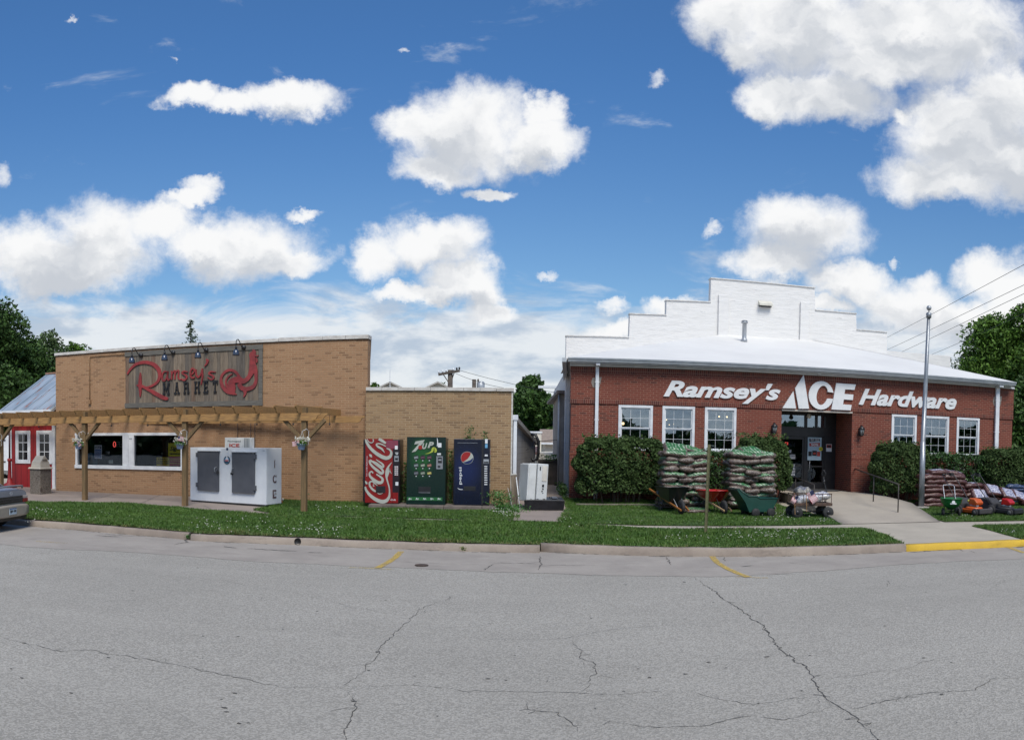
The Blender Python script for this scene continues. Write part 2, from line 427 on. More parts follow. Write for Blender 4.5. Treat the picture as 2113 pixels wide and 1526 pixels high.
def gravel(name, c1, c2, c3, crack=None):
    m, g, b = newmat(name)
    co = g.n('ShaderNodeTexCoord').outputs['Object']
    vo = g.n('ShaderNodeTexVoronoi'); g.set(vo.inputs['Vector'], co); vo.inputs['Scale'].default_value = 62
    s = g.n('ShaderNodeSeparateColor', i0=vo.outputs['Color']).outputs[0]
    col = g.mix(g.smooth(s, .12, .95), c1, c2)
    fine = g.noise(co, 150, 3, .7)
    col = g.mix(g.smooth(fine, .52, .68, 0, .6), col, c3)
    bl = g.noise(co, .22, 7, .6)
    col = g.mix(g.smooth(bl, .3, .7, 0, .35), col, mul(c1, .8))
    st = g.noise(g.v('MULTIPLY', co, (.12, 1.0, 1)), 1.1, 6, .65)
    col = g.mix(g.smooth(st, .42, .75, 0, .16), col, mul(c2, 1.05))
    sp = g.noise(co, 5.5, 4, .75)
    col = g.mix(g.smooth(sp, .66, .74, 0, .35), col, (.05, .05, .05, 1))
    g.set(b.inputs['Base Color'], col); b.inputs['Roughness'].default_value = .92; b.inputs['Specular IOR Level'].default_value = .25
    bp = g.n('ShaderNodeBump'); bp.inputs['Distance'].default_value = .004; g.set(bp.inputs['Height'], g.m('ADD', vo.outputs['Distance'], fine)); g.set(b.inputs['Normal'], bp)
    return m
ASPH = gravel('chip_seal', (.27, .255, .225, 1), (.43, .405, .36, 1), (.13, .124, .112, 1))
CRACK = M('crack_fill', (.055, .052, .048, 1), (.10, .095, .085, 1), 9, .95)
def conc(name, c1, c2, patch=.35, fs=90):
    m, g, b = newmat(name)
    co = g.n('ShaderNodeTexCoord').outputs['Object']
    col = g.mix(g.smooth(g.noise(co, .9, 8, .68), .3, .7), c1, c2)
    col = g.mix(g.smooth(g.noise(co, fs, 3, .6), .42, .66, 0, .4), col, mul(c1, .62))
    col = g.mix(g.smooth(g.noise(g.v('MULTIPLY', co, (.4, 1, 1)), 3.1, 6, .7), .54, .72, 0, patch), col, mul(c2, .55))
    g.set(b.inputs['Base Color'], col); b.inputs['Roughness'].default_value = .9
    bp = g.n('ShaderNodeBump'); bp.inputs['Distance'].default_value = .004; g.set(bp.inputs['Height'], g.noise(co, 60, 5, .7)); g.set(b.inputs['Normal'], bp)
    return m
GUT = conc('gutter_concrete', (.355, .32, .28, 1), (.28, .25, .22, 1))
KERBM = conc('kerb_concrete', (.33, .275, .225, 1), (.21, .17, .14, 1), .5)
WALK = conc('walk_concrete', (.44, .39, .315, 1), (.36, .32, .26, 1), .2)
APRON = conc('apron_concrete', (.30, .245, .21, 1), (.23, .19, .165, 1), .3)
RAMPM = conc('ramp_concrete', (.41, .36, .29, 1), (.35, .305, .25, 1), .15, 120)
YEL = conc('yellow_paint', (.66, .43, .035, 1), (.50, .32, .05, 1), .55, 60)
def worn(name, c, thr=.5):
    m, g, b = newmat(name); co = g.n('ShaderNodeTexCoord').outputs['Object']
    b.inputs['Base Color'].default_value = c; b.inputs['Roughness'].default_value = .85
    g.set(b.inputs['Alpha'], g.m('MULTIPLY', g.smooth(g.noise(co, 38, 5, .75), thr - .07, thr + .05), g.smooth(g.noise(co, 3, 4, .6), .25, .5, .35, 1)))
    return m
GRASSM = M('lawn_soil', (.035, .07, .015, 1), (.06, .085, .02, 1), 1.2, .95, bump=.02, bscale=40, det=8)
# road sheet with its cracks
rb = B()
rb.face([(-120, -120, 0), (120, -120, 0), (120, 5.2, 0), (60, 9.65, 0)] + [(x, y + .02, 0) for x, y in KALL[::-1][1:-1]] + [(-60, 20.42, 0), (-120, 24.5, 0)])
def crack(b, pts, w, z=.004, m=1, jit=3.0, amp=.5, wv=.7):
    P = [G(x, y, z) for x, y in pts]; out = []
    for i in range(len(P) - 1):
        a, c = P[i], P[i + 1]; n = max(3, int((c - a).length / .045))
        for k in range(n): out.append(a.lerp(c, k / n))
    out.append(P[-1]); dx = dy = 0; L = []; R = []
    n = len(out)
    for i, q in enumerate(out):
        dx = dx * .84 + rnd.gauss(0, 1) * .016 * amp * 2; dy = dy * .84 + rnd.gauss(0, 1) * .016 * amp * 2
        t = out[min(i + 1, n - 1)] - out[max(i - 1, 0)]; t.normalize(); nn = Vector((-t.y, t.x, 0))
        ww = w * (.25 + wv * rnd.random() * 1.3) * min(1, .2 + 4 * min(i, n - 1 - i) / n)
        c = q + Vector((dx, dy, 0)); L.append(c + nn * ww); R.append(c - nn * ww)
    a = [b.V(p) for p in L]; c = [b.V(p) for p in R]
    for i in range(n - 1): b.fi((c[i], c[i + 1], a[i + 1], a[i]), m)
CR = [([(1430,1190),(1480,1222),(1512,1250),(1560,1285),(1600,1318),(1610,1335),(1650,1368),(1680,1398),(1690,1425),(1740,1462),(1775,1490),(1812,1526)], .016),
 ([(1812,1526),(1830,1545)], .02),
 ([(0,1314),(60,1330),(110,1341),(190,1343),(260,1355),(360,1370),(440,1387),(520,1402),(590,1415),(650,1415),(698,1422)], .009),
 ([(698,1422),(740,1395),(755,1372),(775,1345),(812,1305),(850,1275),(890,1250),(945,1228)], .008),
 ([(698,1422),(760,1414),(850,1414),(950,1424),(1060,1426),(1180,1427),(1300,1426),(1430,1425)], .006),
 ([(720,1432),(722,1460),(712,1490),(708,1530)], .010),
 ([(1430,1425),(1480,1440),(1560,1452),(1640,1440),(1700,1440)], .006),
 ([(1180,1320),(1195,1345),(1220,1370),(1238,1392),(1210,1425)], .008),
 ([(960,1315),(1060,1320),(1170,1316),(1260,1300),(1400,1285)], .004),
 ([(1225,1480),(1270,1492),(1330,1500),(1430,1497),(1540,1478),(1620,1484),(1700,1465),(1735,1452)], .006),
 ([(1740,1462),(1800,1452),(1860,1440),(1920,1428),(1985,1425),(2040,1402),(2113,1396)], .008),
 ([(1690,1403),(1760,1392),(1810,1382),(1880,1376),(1960,1352),(2060,1342),(2113,1338)], .005),
 ([(1080,1447),(1092,1465),(1150,1470),(1175,1495),(1185,1515)], .007),
 ([(640,1230),(700,1245),(760,1256),(810,1266),(855,1268)], .004),
 ([(450,1195),(520,1210),(600,1222),(650,1232)], .003),
 ([(0,1155),(60,1145),(120,1135),(190,1120)], .004),
 ([(140,1230),(220,1240),(290,1236)], .003),
 ([(1830,1195),(1832,1210)], .008),([(2050,1210),(2062,1200),(2070,1195)], .006),([(2040,1215),(2113,1222)], .005)]
for pts, w in CR:
    crack(rb, pts, w * .6)
    for k in range(len(pts) - 1):          # side branches and crumbled edges
        if w > .005 and rnd.random() < .6:
            (ax_, ay_), (bx_, by_) = pts[k], pts[k + 1]; t = rnd.random(); x_, y_ = ax_ + (bx_ - ax_) * t, ay_ + (by_ - ay_) * t
            crack(rb, [(x_, y_), (x_ + rnd.uniform(-22, 22), y_ + rnd.uniform(-7, 7)), (x_ + rnd.uniform(-45, 45), y_ + rnd.uniform(-12, 12))], w * .3)
for _ in range(70):      # bits of leaf and tar lying about
    px, py = rnd.uniform(0, 2113), rnd.uniform(1150, 1500); c = G(px, py, .005); r = rnd.uniform(.008, .022)
    a0 = rnd.uniform(0, 6); rb.face([(c.x + r * rnd.uniform(.5, 1.8) * math.cos(a0 + k * 1.25), c.y + r * rnd.uniform(.5, 1) * math.sin(a0 + k * 1.25), .005) for k in range(5)], 1)
struct(rb.obj('road', [ASPH, CRACK]))
# concrete gutter pan, 4 mm proud
gedge = [(-60, 19.3)] + [tuple(G(x, y, .004)[:2]) for x, y in [(50,1128),(300,1140),(501,1156),(812,1170),(1000,1178),(1180,1184),(1316,1187.5),(1474,1189.6),(1600,1184),(1685,1178),(1896,1161),(2113,1152)]] + [(60, 8.1)]
gb = B()
def interp(poly, x):
    for i in range(len(poly) - 1):
        if poly[i][0] <= x <= poly[i + 1][0]:
            t = (x - poly[i][0]) / max(1e-6, poly[i + 1][0] - poly[i][0]); return poly[i][1] * (1 - t) + poly[i + 1][1] * t
    return poly[0][1] if x < poly[0][0] else poly[-1][1]
xs = [-60] + [-14 + i * .1 for i in range(281)] + [60]
prev = None
for x in xs:
    r = .05 * math.sin(x * 3.1) * rnd.random() + rnd.uniform(-.03, .03)
    cur = (gb.V((x, interp(gedge, x) + r, .004)), gb.V((x, interp(KALL, x) + .01, .006)))
    if prev: gb.fi((prev[0], cur[0], cur[1], prev[1]))
    prev = cur
for pts, w in [([(205,1100),(260,1105),(320,1106),(372,1109)], .02), ([(196,1104),(245,1107)], .03), ([(460,1127),(482,1130)], .04), ([(510,1131),(560,1134),(613,1138)], .03), ([(636,1139),(665,1140)], .03),
               ([(1020,1163),(1000,1175)], .01), ([(1116,1146),(1112,1175)], .012), ([(1375,1148),(1380,1165)], .012), ([(1495,1148),(1502,1158)], .01), ([(1120,1165),(1230,1166)], .008),
               ([(800,1157),(840,1160),(1000,1165)], .005), ([(1010,1160),(1080,1162),(1110,1163)], .012), ([(1560,1181),(1640,1184)], .006), ([(1530,1168),(1560,1166)], .02), ([(150,1122),(300,1133),(400,1137)], .004), ([(2000,1135),(2010,1140)], .012), ([(1970,1128),(1990,1138)], .01), ([(1620,1160),(1665,1165)], .005), ([(300,1110),(345,1114)], .008), ([(390,1102),(383,1118),(360,1124)], .02)]:
    crack(gb, pts, w, .009, 1, amp=.4)
for k in range(60):
    x_ = rnd.uniform(-11, 11); y_ = interp(KALL, x_) - .04 - abs(rnd.gauss(0, .05)); L_ = rnd.uniform(.1, .6); sl_ = -.075
    q0 = [gb.V((x_ + L_ * i / 6, y_ + sl_ * L_ * i / 6 + rnd.uniform(-.01, .01) + d_, .010)) for d_ in (-.006, .012) for i in range(7)]
    for i in range(6): gb.fi((q0[i], q0[i + 1], q0[8 + i], q0[7 + i]), 1)
struct(gb.obj('gutter_pan', [GUT, CRACK]))
# an oval drain cover and the mouth of a pipe are parts of the street's drainage
# kerb in slabs
def kerb(poly, name, mat, lab, dz=0, seed=1):
    b = B(); r = random.Random(seed)
    pts = []
    for i in range(len(poly) - 1):
        n = max(1, int(abs(poly[i + 1][0] - poly[i][0]) / .3))
        for k in range(n): pts.append((poly[i][0] + (poly[i + 1][0] - poly[i][0]) * k / n, poly[i][1] + (poly[i + 1][1] - poly[i][1]) * k / n))
    pts.append(poly[-1]); rows = []
    for (x, y) in pts:
        j = r.uniform(-.006, .006); h = .15 + dz + r.uniform(-.006, .006)
        rows.append([b.V((x, y + a + j, z)) for a, z in ((-.035, 0), (-.02, h - .03), (.015, h), (.15, h + .003), (.16, 0))])
    for i in range(len(rows) - 1):
        for k in range(4): b.fi((rows[i][k], rows[i + 1][k], rows[i + 1][k + 1], rows[i][k + 1]), 0, k < 3)
    b.fi(rows[0]); b.fi(rows[-1][::-1])
    o = b.obj(name, mat); return struct(o)
kerb(KP, 'kerb', KERBM, '', 0, 1); kerb(KP2, 'kerb', KERBM, '', -.01, 2); kerb(KP3, 'kerb', KERBM, '', .015, 3); kerb(KP4, 'kerb', YEL, '', .0, 4)
# pipe mouth in the kerb face; a black disc stands for its dark hollow
pp = G(609, 1120, .07); pb = B(); pb.lathe((pp.x, interp(KALL, pp.x) - .043, .078), [(.001, .012), (.064, .012), (.066, .0), (.072, .0), (.072, .05)], 16, ax='y'); tag(pb.obj('drain_pipe', M('black_pipe', (.006, .006, .006, 1))), 'black round drain pipe mouth opening in the kerb face', 'pipe')
dc = G(870, 1166, .01); db = B(); db.lathe((dc.x, dc.y, .008), [(.12, 0), (.12, .012), (.09, .016), (.001, .016)], 16); tag(db.obj('valve_cover', M('rust_iron', (.09, .055, .035, 1), (.05, .035, .025, 1), 12)), 'small round rusty iron cover in the gutter concrete', 'cover')
# painted parking marks
def ribbon(b, pts, w, z, m=0):
    P = [G(x, y, z) for x, y in pts]; L = []
    for i, p in enumerate(P):
        t = P[min(i + 1, len(P) - 1)] - P[max(i - 1, 0)]; t.normalize(); nn = Vector((-t.y, t.x, 0)) * w / 2; L.append((b.V(p + nn), b.V(p - nn)))
    for i in range(len(L) - 1): b.fi((L[i][1], L[i + 1][1], L[i + 1][0], L[i][0]), m)
YP = worn('worn_yellow', (.52, .36, .08, 1), .48); YP2 = worn('faded_yellow', (.50, .38, .14, 1), .56)
for k, (pts, fade) in enumerate([([(828,1137),(815,1150),(800,1160),(779,1171)], [(720,1170),(779,1172),(808,1174)]), ([(1469,1147),(1480,1160),(1500,1172),(1525,1183),(1545,1190)], [(1520,1188),(1585,1192)]), ([(2080,1128),(2113,1140)], None)]):
    b = B(); ribbon(b, pts, .12, .012); 
    if fade: ribbon(b, fade, .12, .010, 1)
    struct(b.obj('road_marking', [YP, YP2]))
b = B(); ribbon(b, [(75,1116),(120,1119),(140,1120)], .12, .011); struct(b.obj('road_marking', YP2))

# strip of grass between kerb and walk
sb = [(-60, 24.0), (-30, 22.6)] + [SG(x, y) for x, y in [(-40,1037),(100,1036),(180,1036),(253,1038.7),(372,1046.4),(391.8,1049),(471,1056),(523,1060),(571,1061),(638,1065),(730,1068),(858,1072.5),(964,1074),(1071,1075.5),(1152,1078),(1303,1088),(1420,1091),(1640,1092),(1779,1089),(1800,1094),(1832,1104),(1866,1122)]]
front = [p for p in KALL if p[0] < sb[-1][0] - .05]
STRIP = [(x, y + .115) for x, y in front] + sb[::-1]
SR = [SG(x, y) for x, y in [(2005,1085),(2044,1094),(2113,1112.7)]]
STRIP2 = [SR[0], SR[1], SR[2], (13.2, 14.7), (60, 9.9), (60, 14.2), SG(2113, 1082)]
wb = [(1160,1077),(1320,1083.7),(1500,1085),(1640,1083.7),(1736,1082)]
LAWNM = [SG(x, y) for x, y in [(523,1053),(571,1060.5),(614,1062),(730,1065),(858,1069.5),(964,1071.5),(1071,1073)]] + [(.22, 20.6), (.2, 23.3), (-4.3, 23.45), (-7.4, 23.6), SG(575,1041)]
LAWNR = [SG(x, y) for x, y in [(1150,1076)] + wb + [(1705,1066)]] + [(8.3, 22.2), (8.2, 26), (1.6, 26), (1.55, 22.5)]
LAWNR2 = [SG(x, y) for x, y in [(1808,1029),(1853,1053),(1950,1076.5),(2113,1074)]] + [(60, 13.9), (60, 40), (19, 40), (19, 26), (11.7, 26)]
struct(ground_mesh('grass_strip', STRIP, GRASSM, .0, .5)); struct(ground_mesh('grass_strip', STRIP2, GRASSM, .0, .5))
struct(ground_mesh('lawn', LAWNM, GRASSM, .012, .5)); struct(ground_mesh('lawn', LAWNR, GRASSM, .012, .5)); struct(ground_mesh('lawn', LAWNR2, GRASSM, .012, .8))
# walk, apron and alley floor lie on one base sheet
base = [(-60, 24.1)] + [(p[0], p[1] + .02) for p in sb[1:-1]] + [SG(1866, 1123)] + [(x, y + .155) for x, y in KP4[1:-1]] + [(60, 9.8), (60, 60), (-60, 60)]
struct(ground_mesh('sidewalk', base, WALK, -.008, 1.0))
AP = [SG(x, y) for x, y in [(-40,1037),(100,1036),(180,1036),(253,1038.7),(372,1046.4),(391.8,1049),(471,1056),(523,1060),(571,1061)]] + [SG(523,1053), SG(575,1041), (-7.4, 23.7), (-16, 24.6), (-19, 26), (-30, 28), (-30, 22.4)]
ap = ground_mesh('apron', [(p[0], p[1] - .0) for p in AP], APRON, .006, 1.0); struct(ap)
ALLEY = [SG(1060,1075), SG(1150,1078), (1.62, 21), (1.85, 40), (1.2, 40), (.05, 23)]
struct(ground_mesh('alley_path', ALLEY, APRON, .02, .8))
jb = B()
for pts, w in [([(100,1025),(250,1027),(372,1033)], .012), ([(180,1036),(235,1020)], .012), ([(290,1040),(330,1022)], .01), ([(440,1054),(420,1044)], .01), ([(1095,1056),(1150,1056)], .012), ([(1640,1083.5),(1720,1086),(1779,1089)], .005)]:
    P = [G(x, y) for x, y in pts]
    for i in range(len(P) - 1):
        n = max(2, int((P[i + 1] - P[i]).length / .2)); L = []
        for k in range(n + 1):
            q = P[i].lerp(P[i + 1], k / n); t = (P[i + 1] - P[i]).normalized(); nn = Vector((-t.y, t.x, 0)) * w * rnd.uniform(.4, 1.2)
            q = q + Vector((0, rnd.uniform(-.01, .01), .028)); L.append((jb.V(q + nn), jb.V(q - nn)))
        for k in range(n): jb.fi((L[k][1], L[k + 1][1], L[k + 1][0], L[k][0]))
struct(jb.obj('paving_joints', CRACK))
# wide ground sheet to the horizon
struct(ground_mesh('ground', [(-900, 59), (900, 59), (900, 900), (-900, 900)], GRASSM, 0, None, lambda x, y: .3))
struct(ground_mesh('ground', [(-900, 20), (-60, 20), (-60, 60), (-900, 60)], GRASSM, 0, None, lambda x, y: .14))
struct(ground_mesh('ground', [(60, 10), (900, 10), (900, 60), (60, 60)], GRASSM, 0, None, lambda x, y: .14))
struct(ground_mesh('ground', [(-900, -900), (900, -900), (900, 12), (-900, 26)], ASPH, 0, None, lambda x, y: -.03))
# ramp up to the door of the brick shop
rp = B()
R0, R1 = FR.at(1613, 1008)[0], FR.at(1762, 1013)[0]
def rz_(y):                       # ramp height by depth
    t = (y - 18.6) / (24.0 - 18.6); return .219 + (.64 - .219) * max(0, min(1, t))
pl, pr = SG(1736, 1081), SG(1951, 1076)
LW = [(pl[0], pl[1]), (SG(1705,1066)[0], SG(1705,1066)[1] + .3), (8.75, 22.6), (8.9, 28.2)]
RW = [(pr[0] - .15, pr[1] + .05), (12.15, 22.2), (11.95, 23.6), (11.62, 25.35)]
RWt = RW + [(11.62, 28.2)]
def resamp(P, n):
    out = []; L = [0]
    for i in range(len(P) - 1): L.append(L[-1] + math.hypot(P[i+1][0]-P[i][0], P[i+1][1]-P[i][1]))
    for k in range(n + 1):
        d = L[-1] * k / n; i = max(j for j in range(len(L)) if L[j] <= d + 1e-9); i = min(i, len(P) - 2)
        t = (d - L[i]) / (L[i+1] - L[i]); out.append((P[i][0] + (P[i+1][0]-P[i][0]) * t, P[i][1] + (P[i+1][1]-P[i][1]) * t))
    return out
LS, RSs = resamp(LW, 14), resamp(RWt, 14); gr = []
for a, c in zip(LS, RSs):
    gr.append([rp.V((a[0] + (c[0]-a[0]) * k / 6, a[1] + (c[1]-a[1]) * k / 6, rz_(a[1] + (c[1]-a[1]) * k / 6))) for k in range(7)])
for i in range(14):
    for k in range(6): rp.fi((gr[i][k], gr[i][k+1], gr[i+1][k+1], gr[i+1][k]), 0, True)
for side, j in ((LS, 0), (RSs, 6)):
    lo = [rp.V((p[0], p[1], .1)) for p in side]
    for i in range(14): rp.fi((gr[i][j], gr[i+1][j], lo[i+1], lo[i]))
struct(rp.obj('ramp', RAMPM))

# ---- grass blades (nobody could count them)
GB = [M('blade_a', (.050, .120, .010, 1), (.085, .165, .018, 1), 1.5, .6, lo=.3, hi=.7), M('blade_b', (.03, .08, .008, 1), (.06, .12, .012, 1), 2.2, .6), M('blade_dry', (.16, .16, .05, 1), (.10, .13, .04, 1), 3, .7)]
def inside(P, poly):
    x, y = P[:, 0], P[:, 1]; c = np.zeros(len(P), bool); n = len(poly)
    for i in range(n):
        x0, y0 = poly[i]; x1, y1 = poly[(i + 1) % n]
        if y0 == y1: continue
        c ^= ((y0 > y) != (y1 > y)) & (x < (x1 - x0) * (y - y0) / (y1 - y0) + x0)
    return c
def grass(poly, dens, h, xr=(-17, 22), dz=0, name='grass', ymax=30, edge=False):
    xs = [min(max(p[0], xr[0]), xr[1]) for p in poly]; ys = [min(p[1], ymax) for p in poly]
    n = int((max(xs) - min(xs)) * (max(ys) - min(ys)) * dens)
    P = np.stack([RS.uniform(min(xs), max(xs), n), RS.uniform(min(ys), max(ys), n)], 1)
    P += RS.normal(0, .015, P.shape)
    P = P[inside(P, poly)]; n = len(P)
    z = np.where(P[:, 1] < 18.5, .15 + .07 * np.clip((P[:, 1] - 15.6) / 2.9, 0, 1), .22 + .14 * np.clip((P[:, 1] - 18.5) / 7, 0, 1)) + dz
    cl = .75 + .35 * np.sin(P[:, 0] * 2.3 + np.sin(P[:, 1] * 3.1) * 1.3) * np.sin(P[:, 1] * 2.9 + P[:, 0] * .7) + RS.uniform(-.1, .1, n)
    a = RS.uniform(0, math.pi, n); w = .011; hh = h * RS.uniform(.5, 1.25, n) * cl
    dx, dy = np.cos(a) * w, np.sin(a) * w; lean = RS.normal(0, .55, (n, 2)) * hh[:, None]
    v = np.stack([np.stack([P[:, 0] - dx, P[:, 1] - dy, z], 1), np.stack([P[:, 0] + dx, P[:, 1] + dy, z], 1), np.stack([P[:, 0] + lean[:, 0], P[:, 1] + lean[:, 1], z + hh], 1)], 1).reshape(-1, 3)
    dry = .02 + .10 * (np.sin(P[:, 0] * 1.7 + 2) * np.sin(P[:, 1] * 2.3 + P[:, 0] * .3) > .72)
    if edge: dry = dry + .5 * ((P[:, 1] - np.interp(P[:, 0], [q[0] for q in KALL], [q[1] for q in KALL]) - .12) < .12 + .12 * np.sin(P[:, 0] * 1.9) * np.sin(P[:, 0] * .83))
    r = RS.uniform(0, 1, n); mi = np.where(r < dry, 2, np.where(r < .55, 0, 1))
    return stuff(quads_mesh(name, v, 3, GB, mi))
grass(STRIP, 2300, .075, edge=True); grass(STRIP2, 2300, .075, xr=(10, 20)); grass(LAWNM, 2000, .075); grass(LAWNR, 2000, .07); grass(LAWNR2, 1800, .07, xr=(10, 24), ymax=25)
FLM = M('clover_white', (.62, .62, .58, 1), (.5, .52, .42, 1), 20, .8)
pts = []
for cx, cy, rx, ry, n in [(90,1058,60,10,60),(190,1070,50,12,25),(430,1088,60,14,50),(500,1078,90,14,25),(655,1096,70,12,90),(690,1052,60,5,40),(1050,1062,25,6,80),(1030,1055,20,6,50),(1250,1086,120,12,14),(1610,1108,110,12,150),(1700,1115,60,8,50),(1640,1062,50,10,110),(1600,1075,60,6,40),(1700,1076,30,4,30),(820,1058,60,4,15),(1170,1072,20,4,8),(1980,1068,40,5,20),(60,1080,20,4,10),(1450,1112,150,10,30),(2080,1100,30,6,20),(560,1095,80,8,20)]:
    for _ in range(int(n * .6)):
        p = G(cx + rnd.gauss(0, rx / 2), min(1128, cy + rnd.gauss(0, ry / 2))); r = rnd.uniform(.007, .015); z = p.z + rnd.uniform(.05, .085)
        for k in range(3):
            a = k * 1.05; pts += [(p.x - r * math.cos(a), p.y - r * math.sin(a), z - r * .7), (p.x + r * math.cos(a), p.y + r * math.sin(a), z - r * .7), (p.x + r * math.cos(a) * .8, p.y + r * math.sin(a) * .8, z + r * .7), (p.x - r * math.cos(a) * .8, p.y - r * math.sin(a) * .8, z + r * .7)]
stuff(quads_mesh('clover_flowers', pts, 4, FLM))
# ================================================================== TAN BRICK MARKET, EXTENSION, RED SHED
TANB = brick('tan_brick', (.315, .172, .088, 1), (.37, .218, .118, 1), (.47, .31, .18, 1), dark=(.21, .115, .06, 1), wear=.3, darkp=.84)
TANB2 = brick('yellow_brick', (.29, .18, .092, 1), (.35, .232, .125, 1), (.49, .36, .22, 1), dark=(.21, .13, .07, 1), wear=.2, darkp=.74)
COPE = M('coping_white', (.60, .58, .54, 1), (.45, .42, .38, 1), 4, .6, stretch=(1, 1, 3))
RUST = M('rust_drip', (.10, .05, .03, 1), (.05, .03, .02, 1), 8, .8)
ROOFM = M('flat_roofing', (.30, .30, .30, 1), (.22, .22, .22, 1), 2, .9)
def shell(b, u0, u1, d, z0, z1, hole, t=.3, m=0):
    """a hollow box of walls whose front wall has openings: hole = [(ua,ub,za,zb)] sorted by u"""
    cur = u0
    for ua, ub, za, zb in hole:
        b.box(cur, ua, 0, t, z0, z1, m); b.box(ua, ub, 0, t, z0, za, m); b.box(ua, ub, 0, t, zb, z1, m); cur = ub
    b.box(cur, u1, 0, t, z0, z1, m)
    b.box(u0, u0 + t, t, d, z0, z1, m); b.box(u1 - t, u1, t, d, z0, z1, m); b.box(u0 + t, u1 - t, d - t, d, z0, z1, m)
uL0, uL1 = FL.at(115.5, 900)[0], FL.at(757.5, 900)[0]
zt = 5.14
wu0, wz1 = FL.at(156, 893.5); wu1, wz0 = FL.at(378, 970.5)
mk = fthing(FL, 'market_building', 'tan brick market building, the tall left one with white coping and wide shop window', 'building')
b = B(); shell(b, uL0, uL1, 6, 0, zt, [(wu0 + .05, wu1 - .05, wz0 + .05, wz1 - .05)])
b.v = [(x - (y - .3) * .27 if x > uL1 - .31 and y > .31 else x, y, z) for x, y, z in b.v]      # the party wall runs back at a slant
b.obj('wall', TANB, mk)
b = B(); b.prism([(uL0 + .3, .3), (uL1 - .32, .3), (uL1 - 1.9, 5.7), (uL0 + .3, 5.7)], zt - .6, zt - .5, 'z'); b.obj('roof', ROOFM, mk)
b = B()
for i in range(16):
    a = uL0 - .03 + (uL1 - uL0 + .06) * i / 16; c = uL0 - .03 + (uL1 - uL0 + .06) * (i + 1) / 16
    b.box(a + .003, c - .003, -.05, .34, zt + .022, zt + .12 + (.02 if i > 11 else 0))
b.box(uL0 - .03, uL0 + .34, .34, 6, zt + .022, zt + .12); b.prism([(uL1 - .34, .34), (uL1 + .02, .34), (uL1 + .02 - 5.66 * .27, 6), (uL1 - .34 - 5.66 * .27, 6)], zt + .022, zt + .12, 'z')
b.obj('coping', COPE, mk, .008)
b = B(); b.box(uL0 - .01, uL1 + .01, -.02, .32, zt, zt + .022); b.obj('drip_edge', RUST, mk)
b = B(); a = FL.at(260, 730); c = FL.at(186, 736); d = FL.at(185.5, 826)
b.tube([(a[0], -.03, a[1]), (c[0] + .08, -.03, a[1] + .0), (c[0] + .02, -.03, a[1] - .02), (c[0], -.03, a[1] - .08), (c[0], -.03, d[1])], .014, 6); b.box(c[0] - .05, c[0] + .05, -.08, 0, d[1] - .12, d[1] + .02)
b.obj('conduit', M('painted_conduit', (.34, .19, .09, 1), (.24, .14, .07, 1)), mk)
for px, y0, y1 in ((491, 860, 912), (518, 862, 915), (526.5, 864, 925)):
    b = B(); u, z1 = FL.at(px, y0); z0 = FL.at(px, y1)[1]; b.tube([(u, -.02, z1), (u, -.02, z0)], .012, 6); b.obj('conduit', M('grey_conduit', (.16, .12, .10, 1)), mk)
# dark joint and lime stains are part of the wall; shop window
wf = B(); fw = .09
mm0, mm1 = FL.at(253.5, 930)[0], FL.at(277, 930)[0]
wf.box(wu0 - .02, wu1 + .02, -.03, .10, wz1 - fw, wz1); wf.box(wu0 - .02, wu1 + .02, -.05, .10, wz0, wz0 + fw + .03)
wf.box(wu0, wu0 + .085, -.028, .10, wz0 + fw + .03, wz1 - fw); wf.box(wu1 - .085, wu1, -.028, .10, wz0 + fw + .03, wz1 - fw)
mid = (mm0 + mm1) / 2
wf.box(mm0, mid - .004, -.028, .12, wz0 + fw + .03, wz1 - fw); wf.box(mid + .004, mm1, -.026, .12, wz0 + fw + .03, wz1 - fw)
win = wf.obj('window', WHITE, mk, .006)
for a, c in ((wu0 + .085, mm0), (mm1, wu1 - .085)):
    b = B(); b.box(a, c, .05, .056, wz0 + fw + .03, wz1 - fw); b.obj('pane', GLASS2, win)
b = B(); b.box(mid + .05, mid + .16, -.035, -.026, wz1 - fw - .12, wz1 - fw - .09); b.obj('bracket', STEEL, win)
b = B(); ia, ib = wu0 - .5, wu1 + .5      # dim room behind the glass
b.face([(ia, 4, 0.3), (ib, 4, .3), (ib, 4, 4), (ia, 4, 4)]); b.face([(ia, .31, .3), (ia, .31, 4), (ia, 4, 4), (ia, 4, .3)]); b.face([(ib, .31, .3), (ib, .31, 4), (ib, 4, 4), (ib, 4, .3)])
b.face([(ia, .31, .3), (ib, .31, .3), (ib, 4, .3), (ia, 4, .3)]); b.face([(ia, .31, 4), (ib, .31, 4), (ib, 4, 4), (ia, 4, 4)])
b.obj('interior', DARK, mk)
